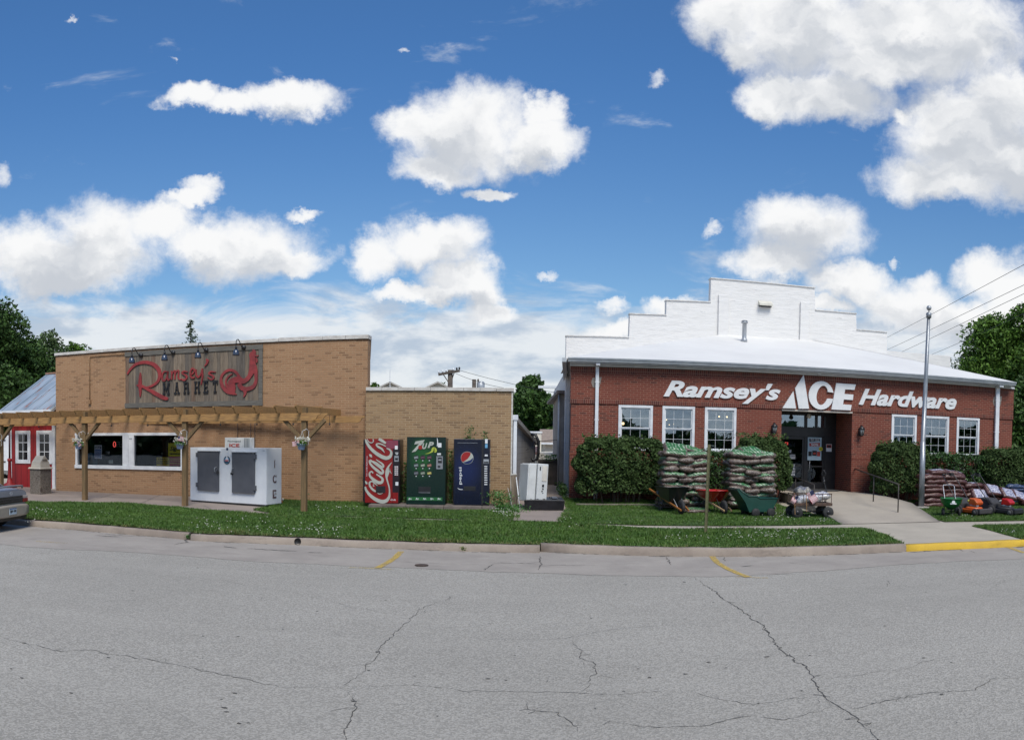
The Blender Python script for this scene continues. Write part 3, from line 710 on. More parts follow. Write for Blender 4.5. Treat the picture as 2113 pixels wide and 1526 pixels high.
# things behind the glass
def paper(F, name, label, cat, px0, px1, py0, py1, mats, draw=None, off=-.09, th=.004, group=None):
    """a flat notice with its lower left corner at the origin of its own frame"""
    ua, z1 = F.at(px0, py0, off); ub, z0 = F.at(px1, py1, off)
    o = fthing(F, name, label, cat, ua, off, z0, group); w, h = ub - ua, z1 - z0
    b = B(); b.box(0, w, 0, th, 0, h); b.obj('sheet', mats[0], o)
    if draw: draw(o, w, h, mats)
    return o
P = lambda n, c, r=.5: M(n, c, mul(c, .9), 6, r)
YELP, REDP, WHP, INK, BLUEP = P('print_yellow', (.72, .62, .02, 1)), P('print_red', (.42, .05, .03, 1)), P('print_white', (.72, .74, .76, 1)), P('print_black', (.01, .01, .012, 1)), P('print_blue', (.06, .12, .28, 1))
def lines(b, w, h, rows, m=0, x0=.1, x1=.9, y=-.002, th=.35, rr=None):
    r = rr or random.Random(3)
    for k, z in enumerate(rows):
        x = x0 * w
        while x < x1 * w:
            l = r.uniform(.04, .12) * w; b.box(x, min(x + l, x1 * w), y, 0, z * h, z * h + th * .03 * h, m); x += l + .02 * w
def d1(o, w, h, m):
    b = B(); b.text('Signs', .1 * w, .95 * w, .62 * h, .86 * h, -.004, .003, .03, .3); lines(b, w, h, (.53, .50), th=1.0); b.obj('lettering', INK, o)
    b = B(); b.box(0, w, -.003, 0, 0, .42 * h); b.obj('panel', REDP, o)
    b = B(); lines(b, w, h, (.30, .22, .10), y=-.006, th=.6); b.obj('lettering', YELP, o)
def d2(o, w, h, m):
    b = B(); b.text('CARPET', .12 * w, .88 * w, .70 * h, .88 * h, -.004, .003, .03); b.text('CLEANERS', .06 * w, .94 * w, .44 * h, .62 * h, -.004, .003, .03); b.text('RENTED HERE', .06 * w, .94 * w, .2 * h, .36 * h, -.004, .003, .02); b.obj('lettering', INK, o)
    b = B(); b.box(.3 * w, .8 * w, -.003, 0, .05 * h, .1 * h); b.obj('lettering', REDP, o)
def d3(o, w, h, m):
    b = B(); b.box(.06 * w, .94 * w, -.003, 0, .72 * h, .93 * h); b.obj('panel', INK, o)
    b = B(); b.text('SALE', .12 * w, .85 * w, .76 * h, .88 * h, -.006, .003, .02, .2); b.obj('lettering', WHP, o)
    b = B(); b.box(.06 * w, .94 * w, -.003, 0, .06 * h, .68 * h); b.obj('panel', BLUEP, o)
    b = B(); lines(b, w, h, (.56, .48, .40, .32, .24, .16, .1), y=-.006, th=.7); b.obj('lettering', WHP, o)
paper(FL, 'window_poster', 'yellow and red sign advertisement poster in the right shop window pane beside the post', 'poster', 347, 378, 914, 961, [YELP], d1)
paper(FL, 'window_sign', 'small yellow carpet cleaners rented here sign low in the shop window', 'sign', 323, 349.5, 943, 961, [P('print_amber', (.60, .45, .02, 1))], d2, off=-.07)
paper(FL, 'window_poster', 'narrow white and blue poster with a black heading in the left pane', 'poster', 195, 210, 918, 946, [WHP], d3)
paper(FL, 'window_notice', 'tiny pale green note at the bottom of the left window pane', 'notice', 224.5, 233, 949, 956, [P('print_mint', (.45, .5, .4, 1))], lambda o, w, h, m: lambda: None)
def neon(F, label, px0, px1, py0, py1, off, n0=4):
    ua, z1 = F.at(px0, py0, off); ub, z0 = F.at(px1, py1, off); o = fthing(F, 'open_sign', label, 'sign', ua, off, z0)
    w, h = (ub - ua) / 4, z1 - z0; lit = emit('neon_red' + str(n0), (1, .12, .10, 1), 1.0) if n0 != 9 else None; off_ = M('neon_unlit', (.12, .12, .14, 1))
    for i, ch in enumerate('OPEN'):
        x = i * w; a, c = x + .12 * w, x + .85 * w; b = B()
        L = {'O': [[((a + c) / 2 + (c - a) / 2 * math.cos(t * .524), h / 2 + h / 2 * math.sin(t * .524)) for t in range(13)]], 'P': [[(a, 0), (a, h), (c, h * .95), (c, h * .5), (a, h * .45)]], 'E': [[(c, 0), (a, 0), (a, h), (c, h)], [(a, h / 2), (c * .9 + a * .1, h / 2)]], 'N': [[(a, 0), (a, h), (c, 0), (c, h)]]}[ch]
        for l in L: b.tube([(q[0], 0, q[1]) for q in l], .011, 5)
        b.obj('neon_tube', lit if i < (1 if n0 == 1 else 2) else off_, o)
    b = B(); b.box(0, 4 * w, .02, .03, h * .45, h * .5); b.obj('backing', BLACK, o)
neon(FL, 'small neon open sign with only its first letter lit red in the left shop window', 233, 260, 911, 922, -.1, 1)
# far right edge of glass: blue cooler glow inside the left pane
ua, z1 = FL.at(161, 935, -.5); ub, z0 = FL.at(170, 960, -.5); co = fthing(FL, 'drinks_cooler', 'blue lit cooler inside the shop at the left edge of the window', 'cooler', ua, -.5, z0 - .6)
b = B(); b.box(0, .5, 0, .5, 0, z1 - z0 + .6); b.obj('cabinet', M('cooler_blue', (.02, .14, .25, 1), (.05, .25, .38, 1)), co)
b = B(); b.box(.04, .46, -.01, 0, .7, .78); b.obj('shelf', WHP, co)

# extension
ex = fthing(FM, 'extension_building', 'low yellowish brick extension joined to the right of the tall market', 'building')
uM0, uM1 = FM.at(754.5, 900)[0], FM.at(1057.5, 900)[0]; ztM = 3.62
b = B(); b.box(uM0, uM1, 0, .3, 0, ztM); b.box(uM0, uM1, .3, 9, 0, ztM - .5); b.obj('wall', TANB2, ex)
b = B()
for i in range(9):
    a = uM0 + (uM1 - uM0) * i / 9; c = uM0 + (uM1 - uM0) * (i + 1) / 9; b.box(a + .003, c - .003 + (.03 if i == 8 else 0), -.05, .35, ztM, ztM + .10)
b.obj('coping', COPE, ex, .008)
SIDEM = M('grey_block', (.30, .28, .26, 1), (.22, .20, .18, 1), 1.3, .9, bump=.003)
m_, g, bs = newmat('painted_block')
co_ = g.n('ShaderNodeTexCoord').outputs['Object']; s_ = g.n('ShaderNodeSeparateXYZ', i0=co_); t_ = g.n('ShaderNodeTexBrick', offset=.5)
g.set(t_.inputs['Vector'], g.n('ShaderNodeCombineXYZ', i0=s_.outputs[1], i1=s_.outputs[2], i2=0.0)); t_.inputs['Scale'].default_value = 1; t_.inputs['Brick Width'].default_value = .4; t_.inputs['Row Height'].default_value = .2; t_.inputs['Mortar Size'].default_value = .006
t_.inputs['Color1'].default_value = (.33, .31, .30, 1); t_.inputs['Color2'].default_value = (.36, .34, .32, 1); t_.inputs['Mortar'].default_value = (.20, .19, .18, 1)
g.set(bs.inputs['Base Color'], g.mix(g.smooth(g.noise(co_, 1.2, 6, .6), .45, .7, 0, .4), t_.outputs[0], (.20, .18, .17, 1))); bs.inputs['Roughness'].default_value = .9
b = B(); # rear range, its eave falling away from the street
pts = [(.0, .3), (.96, 10.2), (-5, 10.2), (-5, .3)]
lo = [b.V((x, y, 0)) for x, y in pts]; hi = [b.V((x, y, z)) for (x, y), z in zip(pts, (2.88, 2.12, 2.12, 2.88))]
for i in range(4): b.fi((lo[i], lo[(i + 1) % 4], hi[(i + 1) % 4], hi[i]))
b.fi(hi); b.obj('side_wall', m_, ex)
b = B(); b.beam((.06, .32, 2.86), (1.02, 10.3, 2.10), .12, .12, 0); b.beam((.0, .3, 2.94), (.98, 10.3, 2.18), .2, .03, 0); b.obj('gutter', M('gutter_weathered', (.42, .40, .37, 1), (.25, .23, .2, 1), 5), ex)
b = B(); b.box(.03, .13, .0, .09, .15, 2.86); b.box(.0, .16, -.02, .14, 2.80, 2.95); b.box(.02, .14, -.01, .1, .15, .3); b.obj('downspout', WHITE, ex, .006)
b = B(); b.box(-.04, .005, -.012, .02, .1, ztM); b.obj('corner_trim', COPE, ex)
b = B()
x_ = .45; b.tube([(.62, 6.0, 2.45), (.85, 5.9, 2.42), (.95, 5.9, 2.2), (.95, 5.9, 1.75), (.9, 5.9, 1.55), (.75, 5.9, 1.5), (.72, 5.9, 1.6)], .055, 7); b.obj('pipe', BLACK, ex)
b = B(); b.tube([(.5, 5.0, 1.9), (.8, 5.9, 2.0), (.75, 6.5, 2.4)], .012, 5); b.tube([(.62, 6.3, 2.45), (1.1, 8, 2.2), (2.1, 10, 2.3)], .012, 5); b.obj('cable', BLACK, ex)

# red shed
FB = Frame(23.55, 4.66)
sh = fthing(FB, 'red_shed', 'red board shed with rusty metal roof and two white windows', 'shed')
REDB = M('red_boards', (.30, .018, .018, 1), (.24, .012, .014, 1), 1.5, .55)
m_, g, bs = newmat('red_siding'); co_ = g.n('ShaderNodeTexCoord').outputs['Object']; s_ = g.n('ShaderNodeSeparateXYZ', i0=co_)
q = g.m('FRACT', g.m('MULTIPLY', s_.outputs[0], 3.3)); gr_ = g.m('LESS_THAN', q, .06)
g.set(bs.inputs['Base Color'], g.mix(gr_, g.mix(g.smooth(g.noise(g.v('MULTIPLY', co_, (8, 8, .6)), 2, 5), .3, .7), (.32, .018, .02, 1), (.25, .012, .014, 1)), (.08, .004, .004, 1))); bs.inputs['Roughness'].default_value = .5
u0, u1 = FB.at(20, 900)[0], FB.at(113, 900)[0]; ze = 3.22
b = B(); b.box(u0, u1, 0, 5.4, .22, ze); b.prism([(0, ze), (5.4, ze), (2.7, 4.75)], u0, u1, 'x'); b.obj('wall', m_, sh)
m_, g, bs = newmat('rusty_tin'); co_ = g.n('ShaderNodeTexCoord').outputs['Object']
st = g.v('MULTIPLY', co_, (2.2, .35, .35)); base_ = g.mix(g.smooth(g.noise(st, 1.8, 4), .35, .65), (.36, .42, .48, 1), (.25, .31, .37, 1))
rs = g.smooth(g.noise(g.v('ADD', st, (4.3, 0, 0)), 2.2, 7, .65), .56, .64)
g.set(bs.inputs['Base Color'], g.mix(rs, base_, g.mix(g.noise(co_, 9, 4), (.42, .22, .16, 1), (.20, .06, .03, 1)))); bs.inputs['Roughness'].default_value = .5; bs.inputs['Metallic'].default_value = .25
def slope(b, ua, ub, ya, za, yb, zb, t=.03, m=0):
    b.prism([(ya, za), (yb, zb), (yb, zb + t), (ya, za + t)], ua, ub, 'x', m)
b = B(); ra, rb_ = u0 - .28, u1 + .05
slope(b, ra, rb_, -.3, ze + .05, 2.7, 4.86); slope(b, ra, rb_, 5.7, ze + .05, 2.7, 4.86)
for k in range(5):
    uu = ra + .12 + k * (rb_ - ra - .2) / 4
    slope(b, uu - .012, uu + .012, -.3, ze + .082, 2.7, 4.892, .018)
b.obj('roof', m_, sh)
b = B(); b.box(ra, rb_, 2.62, 2.78, 4.88, 4.94); b.obj('ridge_cap', M('ridge_rust', (.28, .12, .07, 1), (.3, .2, .15, 1)), sh)
b = B(); b.box(ra, rb_, -.33, -.3, ze - .06, ze + .06)
slope(b, ra - .02, ra + .0, -.3, ze - .08, 2.7, 4.73, .13); slope(b, rb_ - .0, rb_ + .02, -.3, ze - .08, 2.7, 4.73, .13)
b.box(u0 - .012, u0 + .11, -.02, 0, .22, ze); b.box(u1 - .12, u1 + .012, -.02, 0, .22, ze); b.box(u0 + .11, u1 - .12, -.018, 0, .22, .34); b.box(u1, u1 + .02, -.02, .12, .22, ze)
b.obj('trim', WHITE, sh, .004)
for pxa, pxb, ya, yb in ((32.5, 63.5, 888.5, 956), (76, 108.5, 888, 957)):
    a, z1 = FB.at(pxa, ya); c, z0 = FB.at(pxb, yb); b = B(); t = .11
    b.box(a, c, -.035, 0, z1 - t, z1); b.box(a, c, -.035, 0, z0, z0 + t); b.box(a, a + t, -.033, 0, z0 + t, z1 - t); b.box(c - t, c, -.033, 0, z0 + t, z1 - t)
    w = b.obj('window', WHITE, sh, .004); a += t; c -= t; z0 += t; z1 -= t
    b = B(); t = .035
    b.box(a, a + t, -.02, 0, z0, z1); b.box(c - t, c, -.02, 0, z0, z1); b.box(a + t, c - t, -.02, 0, z0, z0 + t); b.box(a + t, c - t, -.02, 0, z1 - t, z1)
    mx = (a + c) / 2; b.box(mx - .012, mx + .012, -.018, 0, z0 + t, z1 - t)
    for k in (1, 2): z = z0 + (z1 - z0) * k / 3; b.box(a + t, c - t, -.016, 0, z - .012, z + .012)
    b.obj('sash', WHITE, w)
    b = B(); b.box(a, c, -.008, -.002, z0, z1); b.obj('pane', M('black_glass', (.008, .009, .012, 1), rough=.05, spec=.8), w)

# wooden wall sign
SGW = [M('weathered_board_%d' % k, c, mul(c, .6), 3, .85, stretch=(14, 4, .8), bump=.002, det=8) for k, c in enumerate([(.21, .165, .12, 1), (.165, .135, .105, 1), (.26, .205, .15, 1), (.19, .125, .085, 1), (.14, .12, .10, 1)])]
RAIL = M('weathered_rail', (.15, .14, .12, 1), (.085, .08, .07, 1), 3, .85, stretch=(1, 4, 14), bump=.002, det=8)
su0, sz1 = FL.at(260.4, 730); su1, _ = FL.at(543, 709); sz0 = FL.at(260.4, 842.5)[1]
sz1 = (sz1 + FL.at(543, 709)[1]) / 2; sz0 = (sz0 + FL.at(541.5, 834.5)[1]) / 2
sg = fthing(FL, 'wall_sign', 'weathered wooden plank sign with red script, black lettering and a red rooster', 'sign')
b = B(); u = su0; r = random.Random(4)
while u < su1 - .02:
    w = min(r.choice((.10, .135, .14, .17)), su1 - u); b.box(u + .002, u + w - .003, -.045 - r.uniform(0, .008), -.01, sz0 + .01, sz1 - .01, r.choice((0, 0, 1, 1, 2, 3, 4))); u += w
b.box(su0 + .01, su1 - .01, -.01, 0, sz0 + .02, sz1 - .02, 4)
b.obj('plank_panel', SGW, sg)
b = B(); b.box(su0 - .02, su1 + .02, -.075, -.05, sz1 - .14, sz1 + .01); b.box(su0 - .02, su1 + .02, -.075, -.05, sz0 - .01, sz0 + .15); b.box(su1 - .12, su1 + .01, -.07, -.052, sz0 + .15, sz1 - .14); b.obj('rail', RAIL, sg, .004)
SC2 = lambda x, y: FL.at(240 + x / 6.603, 680 + y / 6.603)
def strokes(name, data, mat, d=.03):
    b = B(); 
    for pts in data:
        q = [SC2(p[0], p[1]) for p in pts]; b.stroke(q, [p[2] / 6.603 / FOC * 24.6 for p in pts], -.085, d)
    return b.obj(name, mat, sg)
SRED = M('sign_red', (.30, .030, .033, 1), (.20, .024, .026, 1), 5, .7, det=8)
strokes('script_lettering', [
 [(345,585,8),(342,640,40),(340,740,55),(343,850,42),(342,920,6)], [(292,755,6),(320,762,40),(345,770,62),(375,775,40),(430,790,14)],
 [(165,610,18),(205,545,36),(280,475,42),(380,447,46),(470,455,50),(545,490,56),(598,560,60),(605,640,52),(578,710,42),(520,757,32),(440,785,26),(375,775,20)],
 [(370,780,20),(450,815,42),(550,870,56),(640,920,58),(700,940,44),(722,945,20)],
 [(705,572,14),(665,575,20),(640,630,24),(648,690,24),(680,690,20),(705,640,16),(718,572,20),(712,640,20),(724,690,18),(752,668,10)],
 [(762,562,12),(770,600,22),(768,682,22)], [(772,620,10),(797,568,20),(815,572,22),(812,678,20)], [(815,612,10),(845,562,20),(865,570,22),(862,660,20),(892,684,12)],
 [(990,580,12),(940,568,22),(912,592,22),(958,622,24),(975,655,24),(940,688,24),(897,672,14)],
 [(1018,622,12),(1062,596,16),(1080,555,20),(1047,532,22),(1024,590,26),(1040,655,24),(1088,650,12)],
 [(1100,542,18),(1104,615,24),(1130,650,22),(1165,612,18),(1188,530,20)], [(1186,535,18),(1188,640,22),(1180,700,20),(1172,755,8)],
 [(1240,403,14),(1258,430,38),(1245,468,26),(1215,502,6)],
 [(1372,580,10),(1305,574,22),(1278,600,22),(1328,632,24),(1342,658,24),(1308,680,22),(1258,650,12)]], SRED)
SRO = M('sign_rooster_red', (.27, .032, .034, 1), (.17, .025, .027, 1), 5, .7, det=8)
strokes('rooster', [
 [(1700,665,30),(1650,590,36),(1580,552,34),(1510,568,36),(1455,625,36),(1440,705,40),(1472,790,50),(1540,850,54),(1655,886,6)],
 [(1600,602,8),(1540,640,22),(1508,700,26),(1520,765,34),(1570,830,44),(1645,882,8)],
 [(1625,870,10),(1600,800,90),(1585,730,110),(1620,690,80),(1690,685,90),(1735,730,60)],
 [(1690,690,70),(1740,705,66),(1790,680,60),(1830,630,60),(1860,560,90),(1868,480,92),(1868,400,78),(1868,350,96),(1885,310,70),(1880,272,10)],
 [(1895,470,40),(1912,560,50),(1918,640,44),(1915,710,44),(1880,775,54),(1800,808,56),(1720,795,60),(1685,735,60)],
 [(1755,800,60),(1770,860,44),(1748,920,6)], [(1890,345,30),(1930,362,16),(1955,348,4)], [(1915,385,16),(1928,430,30),(1920,452,8)]], SRO)
b = B(); sl = lambda x0, y0, x1, y1: (lambda p, q: b.prism([(p[0], p[1]), (q[0], p[1]), (q[0], q[1]), (p[0], q[1])], -.085, -.055))(SC2(x0, y0), SC2(x1, y1))
def stk(x0, y0, x1, y1, w): 
    p, q = SC2(x0, y0), SC2(x1, y1); k = w / 6.603 / FOC * 24.6; b.stroke([p, q], [k, k], -.086, .03, sub=1)
for x, y in ((650, 730), (712, 728), (650, 862), (710, 862)): sl(x, y, x + 30, y + 28)
stk(664, 735, 664, 885, 16); stk(724, 735, 724, 885, 16); stk(664, 745, 694, 840, 16); stk(724, 745, 694, 840, 16)
sl(802, 856, 836, 884); sl(846, 854, 878, 882); sl(826, 716, 852, 742); stk(820, 870, 838, 725, 15); stk(862, 868, 842, 725, 15); stk(826, 815, 856, 815, 12)
sl(930, 712, 965, 738); sl(930, 850, 960, 876); sl(980, 846, 1010, 872); stk(945, 720, 945, 870, 17); stk(950, 722, 985, 722, 18); stk(988, 722, 988, 785, 18); stk(950, 788, 990, 788, 14); stk(992, 788, 996, 865, 18)
for x, y in ((1077, 705), (1122, 703), (1077, 846), (1126, 844)): sl(x, y, x + 32, y + 26)
stk(1092, 710, 1092, 868, 17); stk(1140, 710, 1134, 780, 17); stk(1092, 785, 1135, 782, 13); stk(1136, 782, 1142, 866, 17)
sl(1200, 697, 1264, 724); sl(1200, 842, 1266, 868); stk(1218, 700, 1218, 866, 17); stk(1218, 782, 1250, 782, 13); sl(1244, 770, 1256, 796); sl(1250, 822, 1266, 850); sl(1250, 700, 1264, 742)
sl(1328, 692, 1398, 722); sl(1328, 718, 1342, 745); sl(1384, 716, 1398, 745); sl(1342, 838, 1380, 865); stk(1362, 700, 1360, 860, 18)
b.obj('block_lettering', INK, sg)
# gooseneck lamps above the sign
LSH = M('lamp_shade_blue', (.035, .05, .085, 1), (.025, .035, .06, 1), 5, .25, .2, spec=.8)
for k, (x, y) in enumerate(((335, 348), (775, 312), (1225, 278), (1735, 240))):
    u, z = FL.at(240 + x / 6.603, 680 + y / 6.603, .09)
    if k == 0:
        lp = fthing(FL, 'gooseneck_lamp', '', 'lamp', u, .075, z, 'gooseneck lamps over the wooden sign')
        b = B(); b.lathe((0, 0, 0), [(.075, 0), (.075, -.03), (.05, -.06), (.001, -.07)], 14, ax='y'); b.obj('mount', BLACK, lp)
        b = B(); b.tube([(0, -.04, 0), (0, -.14, -.01), (0, -.24, .05), (0, -.33, .15), (0, -.42, .20), (0, -.52, .18), (0, -.575, .10), (0, -.58, -.05)], .014, 8); b.lathe((0, -.58, -.12), [(.035, 0), (.035, .09), (.02, .1)], 10); b.obj('arm', BLACK, lp)
        b = B(); b.lathe((0, -.58, -.31), [(.105, 0), (.108, .03), (.10, .09), (.078, .15), (.045, .185), (.03, .2)], 18); b.obj('shade', LSH, lp); lp0 = lp
    else: lp = dup(lp0, FL.w(u, .075, z))
    lp['label'] = ('black gooseneck lamp with dark blue shade over the red letter R, leftmost of the four', 'black gooseneck lamp with dark blue shade, second from the left over the sign', 'black gooseneck lamp with dark blue shade, third from the left over the apostrophe', 'black gooseneck lamp with dark blue shade, rightmost, nearest the rooster')[k]

# ---- pergola
WOODP = [M('treated_wood', (.40, .225, .08, 1), (.27, .15, .06, 1), 3, .75, stretch=(1.2, 6, 10), det=8, bump=.002), M('treated_wood_post', (.20, .125, .055, 1), (.125, .085, .04, 1), 3, .8, stretch=(9, 9, .7), det=8, bump=.002)]
WEND = M('wood_end', (.10, .05, .02, 1), (.06, .03, .012, 1), 10, .9)
FP = Frame(19.45, 8.0)
pg = fthing(FP, 'pergola', 'long brown timber pergola with ogee rafter tails in front of the market', 'pergola')
zb0, zb1 = 2.68, 2.88
def ogee(x1, z0, z1, L=.22, s=1):
    return [(x1, z1), (x1, z1 - (z1 - z0) * .22), (x1 - s * L * .25, z1 - (z1 - z0) * .3), (x1 - s * L * .45, z1 - (z1 - z0) * .5), (x1 - s * L * .55, z1 - (z1 - z0) * .78), (x1 - s * L, z0)]
uR = FP.at(664, 860)[0]; uA = -23.0
for off_, dx in ((0.09, 0), (-.13, .12)):
    b = B(); b.prism([(uA, z1_) for z1_ in (zb0, zb1)] + ogee(uR + dx, zb0, zb1), -off_ - .02, -off_ + .02, 'y'); b.obj('beam', WOODP[0], pg, .004)
rear = []      # ledger by the wall
uR2 = FP.at(752, 850, -2.5)[0] - .2
b = B(); b.prism([(uA, zb0), (uA, zb1)] + ogee(uR2 + .2, zb0, zb1), 2.5, 2.55, 'y'); b.obj('beam', WOODP[0], pg, .004)
du = .61; ul = FP.at(622, 850)[0] + .02
nr = int((ul - uA) / du)
raf0 = None
for k in range(nr + 1):
    if raf0 is None:
        b = B(); hh = .2; pf = [(-.48, zb1 + .001 + hh)] + [(-.48 + .20 * t, zb1 + .001 + hh * (1 - s_)) for t, s_ in ((0, .2), (.3, .3), (.5, .5), (.62, .78), (1, 1))] + [(2.95, zb1 + .001), (2.95, zb1 + hh)]
        b.prism(pf, -.02, .02, 'x'); raf0 = b.obj('rafter', WOODP[0], pg, .003); raf0.location.x = ul
    else:
        c = raf0.copy(); COL.objects.link(c); c.location.x = ul - k * du + rnd.uniform(-.02, .02)
for k, uu in enumerate([-.28]):
    for off_ in (1.2,):
        b = B(); b.box(uA, ul + .1, off_ - .018, off_ + .018, zb1 + .191, zb1 + .225); b.obj('purlin', WOODP[0], pg)
posts = []
for px in (2, 175, 382, 628):
    u = FP.at(px, 950, 0)[0]; posts.append(u); P0 = FP.w(u, 0, 0); zg = gz(P0.x, P0.y) - .02
    b = B(); b.box(u - .07, u + .07, -.07, .07, zg, zb1 + .15); po = b.obj('post', WOODP[1], pg, .006)
    for sx in (-1, 1):
        b = B(); b.beam((u + sx * .06, 0, 2.18), (u + sx * .58, 0, zb0 + .02), .09, .10, 0, (0, 1, 0)); b.obj('brace', WOODP[1], pg, .004)
    for i in (-.025, .025):
        for j in (-.05, .05): b = B(); b.lathe((u + i, -.112, (zb0 + zb1) / 2 + j), [(.012, .012), (.012, .006), (.001, .0)], 8, ax='y'); b.obj('bolt', BLACK, pg)
    P0 = FP.w(u, 2.2, 0)
for u in posts:
    b = B(); b.box(u - .07, u + .07, 2.36, 2.49, .2, zb1 + .1); 
for k in range(9):
    b = B(); u, z = FP.at(80 + k * 75, 870, -1.5); b.ball((u, 1.5, zb1 - .26), .03, 8); b.tube([(u, 1.5, zb1 - .24), (u, 1.5, zb1)], .006, 5); b.obj('hanging_bulb', BLACK, pg)

# ---- hanging flower pots
POT = M('pot_lilac_blue', (.30, .38, .55, 1), (.26, .33, .50, 1), 2, .45)
LF = M('pot_leaf', (.10, .20, .03, 1), (.05, .12, .02, 1), 12, .6); PET = M('petal_white', (.75, .74, .68, 1), (.65, .62, .5, 1), 20, .6)
FLGR, FLGW, FLGB = P('flag_red', (.36, .03, .05, 1), .7), P('flag_white', (.68, .66, .66, 1), .7), P('flag_blue', (.03, .04, .11, 1), .7)
def flag(b, w, h, wave=.015, ph=0.0, sl=0.0):
    """a little flag in the x-z plane, canton upper left; materials 0 red 1 white 2 blue"""
    nx = 10; zf = lambda x: sl * x + .0
    for r_ in range(13):
        z0, z1 = h * r_ / 13, h * (r_ + 1) / 13
        for i in range(nx):
            x0, x1 = w * i / nx, w * (i + 1) / nx
            y0, y1 = wave * math.sin(x0 * 40 * .2 / w * 1.0 + ph), wave * math.sin(x1 * 40 * .2 / w + ph)
            m = 2 if (i < 4 and r_ > 5) else (0 if r_ % 2 == 0 else 1)
            b.face([(x0, y0, z0 + zf(x0)), (x1, y1, z0 + zf(x1)), (x1, y1, z1 + zf(x1)), (x0, y0, z1 + zf(x0))], m)
def hanging(px, py, label, seed, flagrot):
    r = random.Random(seed); u, z = FP.at(px, py, .22)
    o = fthing(FP, 'hanging_flower_pot', label, 'flower pot', u, .22, z, 'lilac flower pots hung on the pergola posts')
    b = B(); b.lathe((0, 0, 0), [(.001, 0), (.075, 0), (.082, .01), (.112, .13), (.122, .135), (.124, .155), (.112, .155), (.105, .14), (.001, .135)], 20); b.obj('pot', POT, o)
    b = B(); b.tube([(.10, .05, .14), (.13, .16, .14), (.14, .16, .50), (.10, .10, .55), (.03, .0, .50)], .006, 5)
    for k in range(3):
        a = k * 2.1; b.tube([(.11 * math.cos(a), .11 * math.sin(a), .15), (.02, 0, .5)], .0025, 4)
    b.obj('hanger', WHITE, o)
    Pn = []
    for _ in range(420):
        a = r.uniform(0, 6.28); q = r.random() ** .5 * .13; Pn.append((q * math.cos(a), q * math.sin(a), .14 + r.random() * (.14 - q * .5)))
    for _ in range(90):
        a = r.uniform(0, 6.28); Pn.append((.14 * math.cos(a) * r.uniform(.8, 1.3), .14 * math.sin(a), .10 + r.random() * .08))
    quads_mesh('foliage', leaf_quads(np.array(Pn), .022), 4, LF, parent=o)
    Pn = []
    for _ in range(26):
        a = r.uniform(0, 6.28); q = r.uniform(.06, .22); c = np.array((q * math.cos(a), q * math.sin(a) * .8, .2 + r.random() * .12))
        for _ in range(16): Pn.append(c + np.array([r.gauss(0, .014) for _ in range(3)]))
    quads_mesh('blossom', leaf_quads(np.array(Pn), .02), 4, PET, parent=o)
    f = B(); f.T = Matrix.Translation((-.02, -.1, .24)) @ Matrix.Rotation(flagrot, 4, 'Y'); flag(f, .20, .13, .015, seed); fo = f.obj('flag', [FLGR, FLGW, FLGB], o)
    f = B(); f.T = Matrix.Translation((-.02, -.1, .24)) @ Matrix.Rotation(flagrot, 4, 'Y'); f.tube([(-.0, 0, -.16), (0, 0, .15)], .004, 5); f.obj('flag_stick', WOODP[0], fo)
    return o
hanging(162, 926, 'lilac pot of white flowers hanging on the pergola post left of the shop window', 1, 1.1)
hanging(371, 926, 'lilac pot of white flowers with a flag on the post beside the ice chest', 2, .15)
hanging(622, 928, 'lilac pot with few white flowers and a flag on the rightmost pergola post', 3, math.pi - .1 )
hanging(-9, 928, 'lilac flower pot on the post at the far left of the picture', 4, .2)
# ================================================================== RED BRICK HARDWARE STORE
REDBR = brick('red_brick', (.15, .033, .020, 1), (.20, .048, .028, 1), (.34, .18, .125, 1), dark=(.085, .025, .018, 1), ms=.0135, darkp=.85)
REDSO = brick('red_brick_soldier', (.12, .028, .019, 1), (.17, .042, .026, 1), (.32, .17, .12, 1), bw=.2134, rh=.0686, soldier=True, dark=(.075, .022, .018, 1))
WROOF = M('white_membrane', (.70, .69, .66, 1), (.62, .61, .585, 1), .5, .6, lo=.3, hi=.8, det=8)
m_, g, bs = newmat('whitewashed_brick'); co_ = g.n('ShaderNodeTexCoord').outputs['Object']; s_ = g.n('ShaderNodeSeparateXYZ', i0=co_)
v_ = g.n('ShaderNodeCombineXYZ', i0=s_.outputs[0], i1=s_.outputs[2], i2=0.0).outputs[0]
tb = g.n('ShaderNodeTexBrick'); g.set(tb.inputs['Vector'], v_); tb.inputs['Scale'].default_value = 1; tb.inputs['Brick Width'].default_value = .3; tb.inputs['Row Height'].default_value = .075; tb.inputs['Mortar Size'].default_value = .01; tb.inputs['Mortar Smooth'].default_value = 1
n_ = g.noise(g.v('MULTIPLY', v_, (.7, 3, 1)), 2.2, 8, .7)
g.set(bs.inputs['Base Color'], g.mix(g.smooth(n_, .6, .68), g.mix(g.smooth(n_, .35, .6), (.68, .67, .65, 1), (.73, .72, .70, 1)), (.58, .57, .55, 1))); bs.inputs['Roughness'].default_value = .75
bp_ = g.n('ShaderNodeBump'); bp_.inputs['Distance'].default_value = .03; g.set(bp_.inputs['Height'], g.m('ADD', n_, g.m('MULTIPLY', tb.outputs[1], -.04))); g.set(bs.inputs['Normal'], bp_)
WASH = m_
GUTM = M('gutter_aluminium', (.50, .53, .55, 1), (.40, .43, .46, 1), 3, .4)
hw = fthing(FR, 'hardware_store', 'red brick hardware store with white membrane roof and long gutter', 'building')
gE0, gE1 = FR.at(1172, 738, .45)[0], FR.at(2098, 788, .45)[0]
uR0, uR1 = FR.at(1177, 900)[0], FR.at(2088, 900)[0]
ZT = 4.62; ZB0, ZB1 = 3.43, 3.56      # underside and top of the header band
wz0, wz1 = 1.955, 3.41
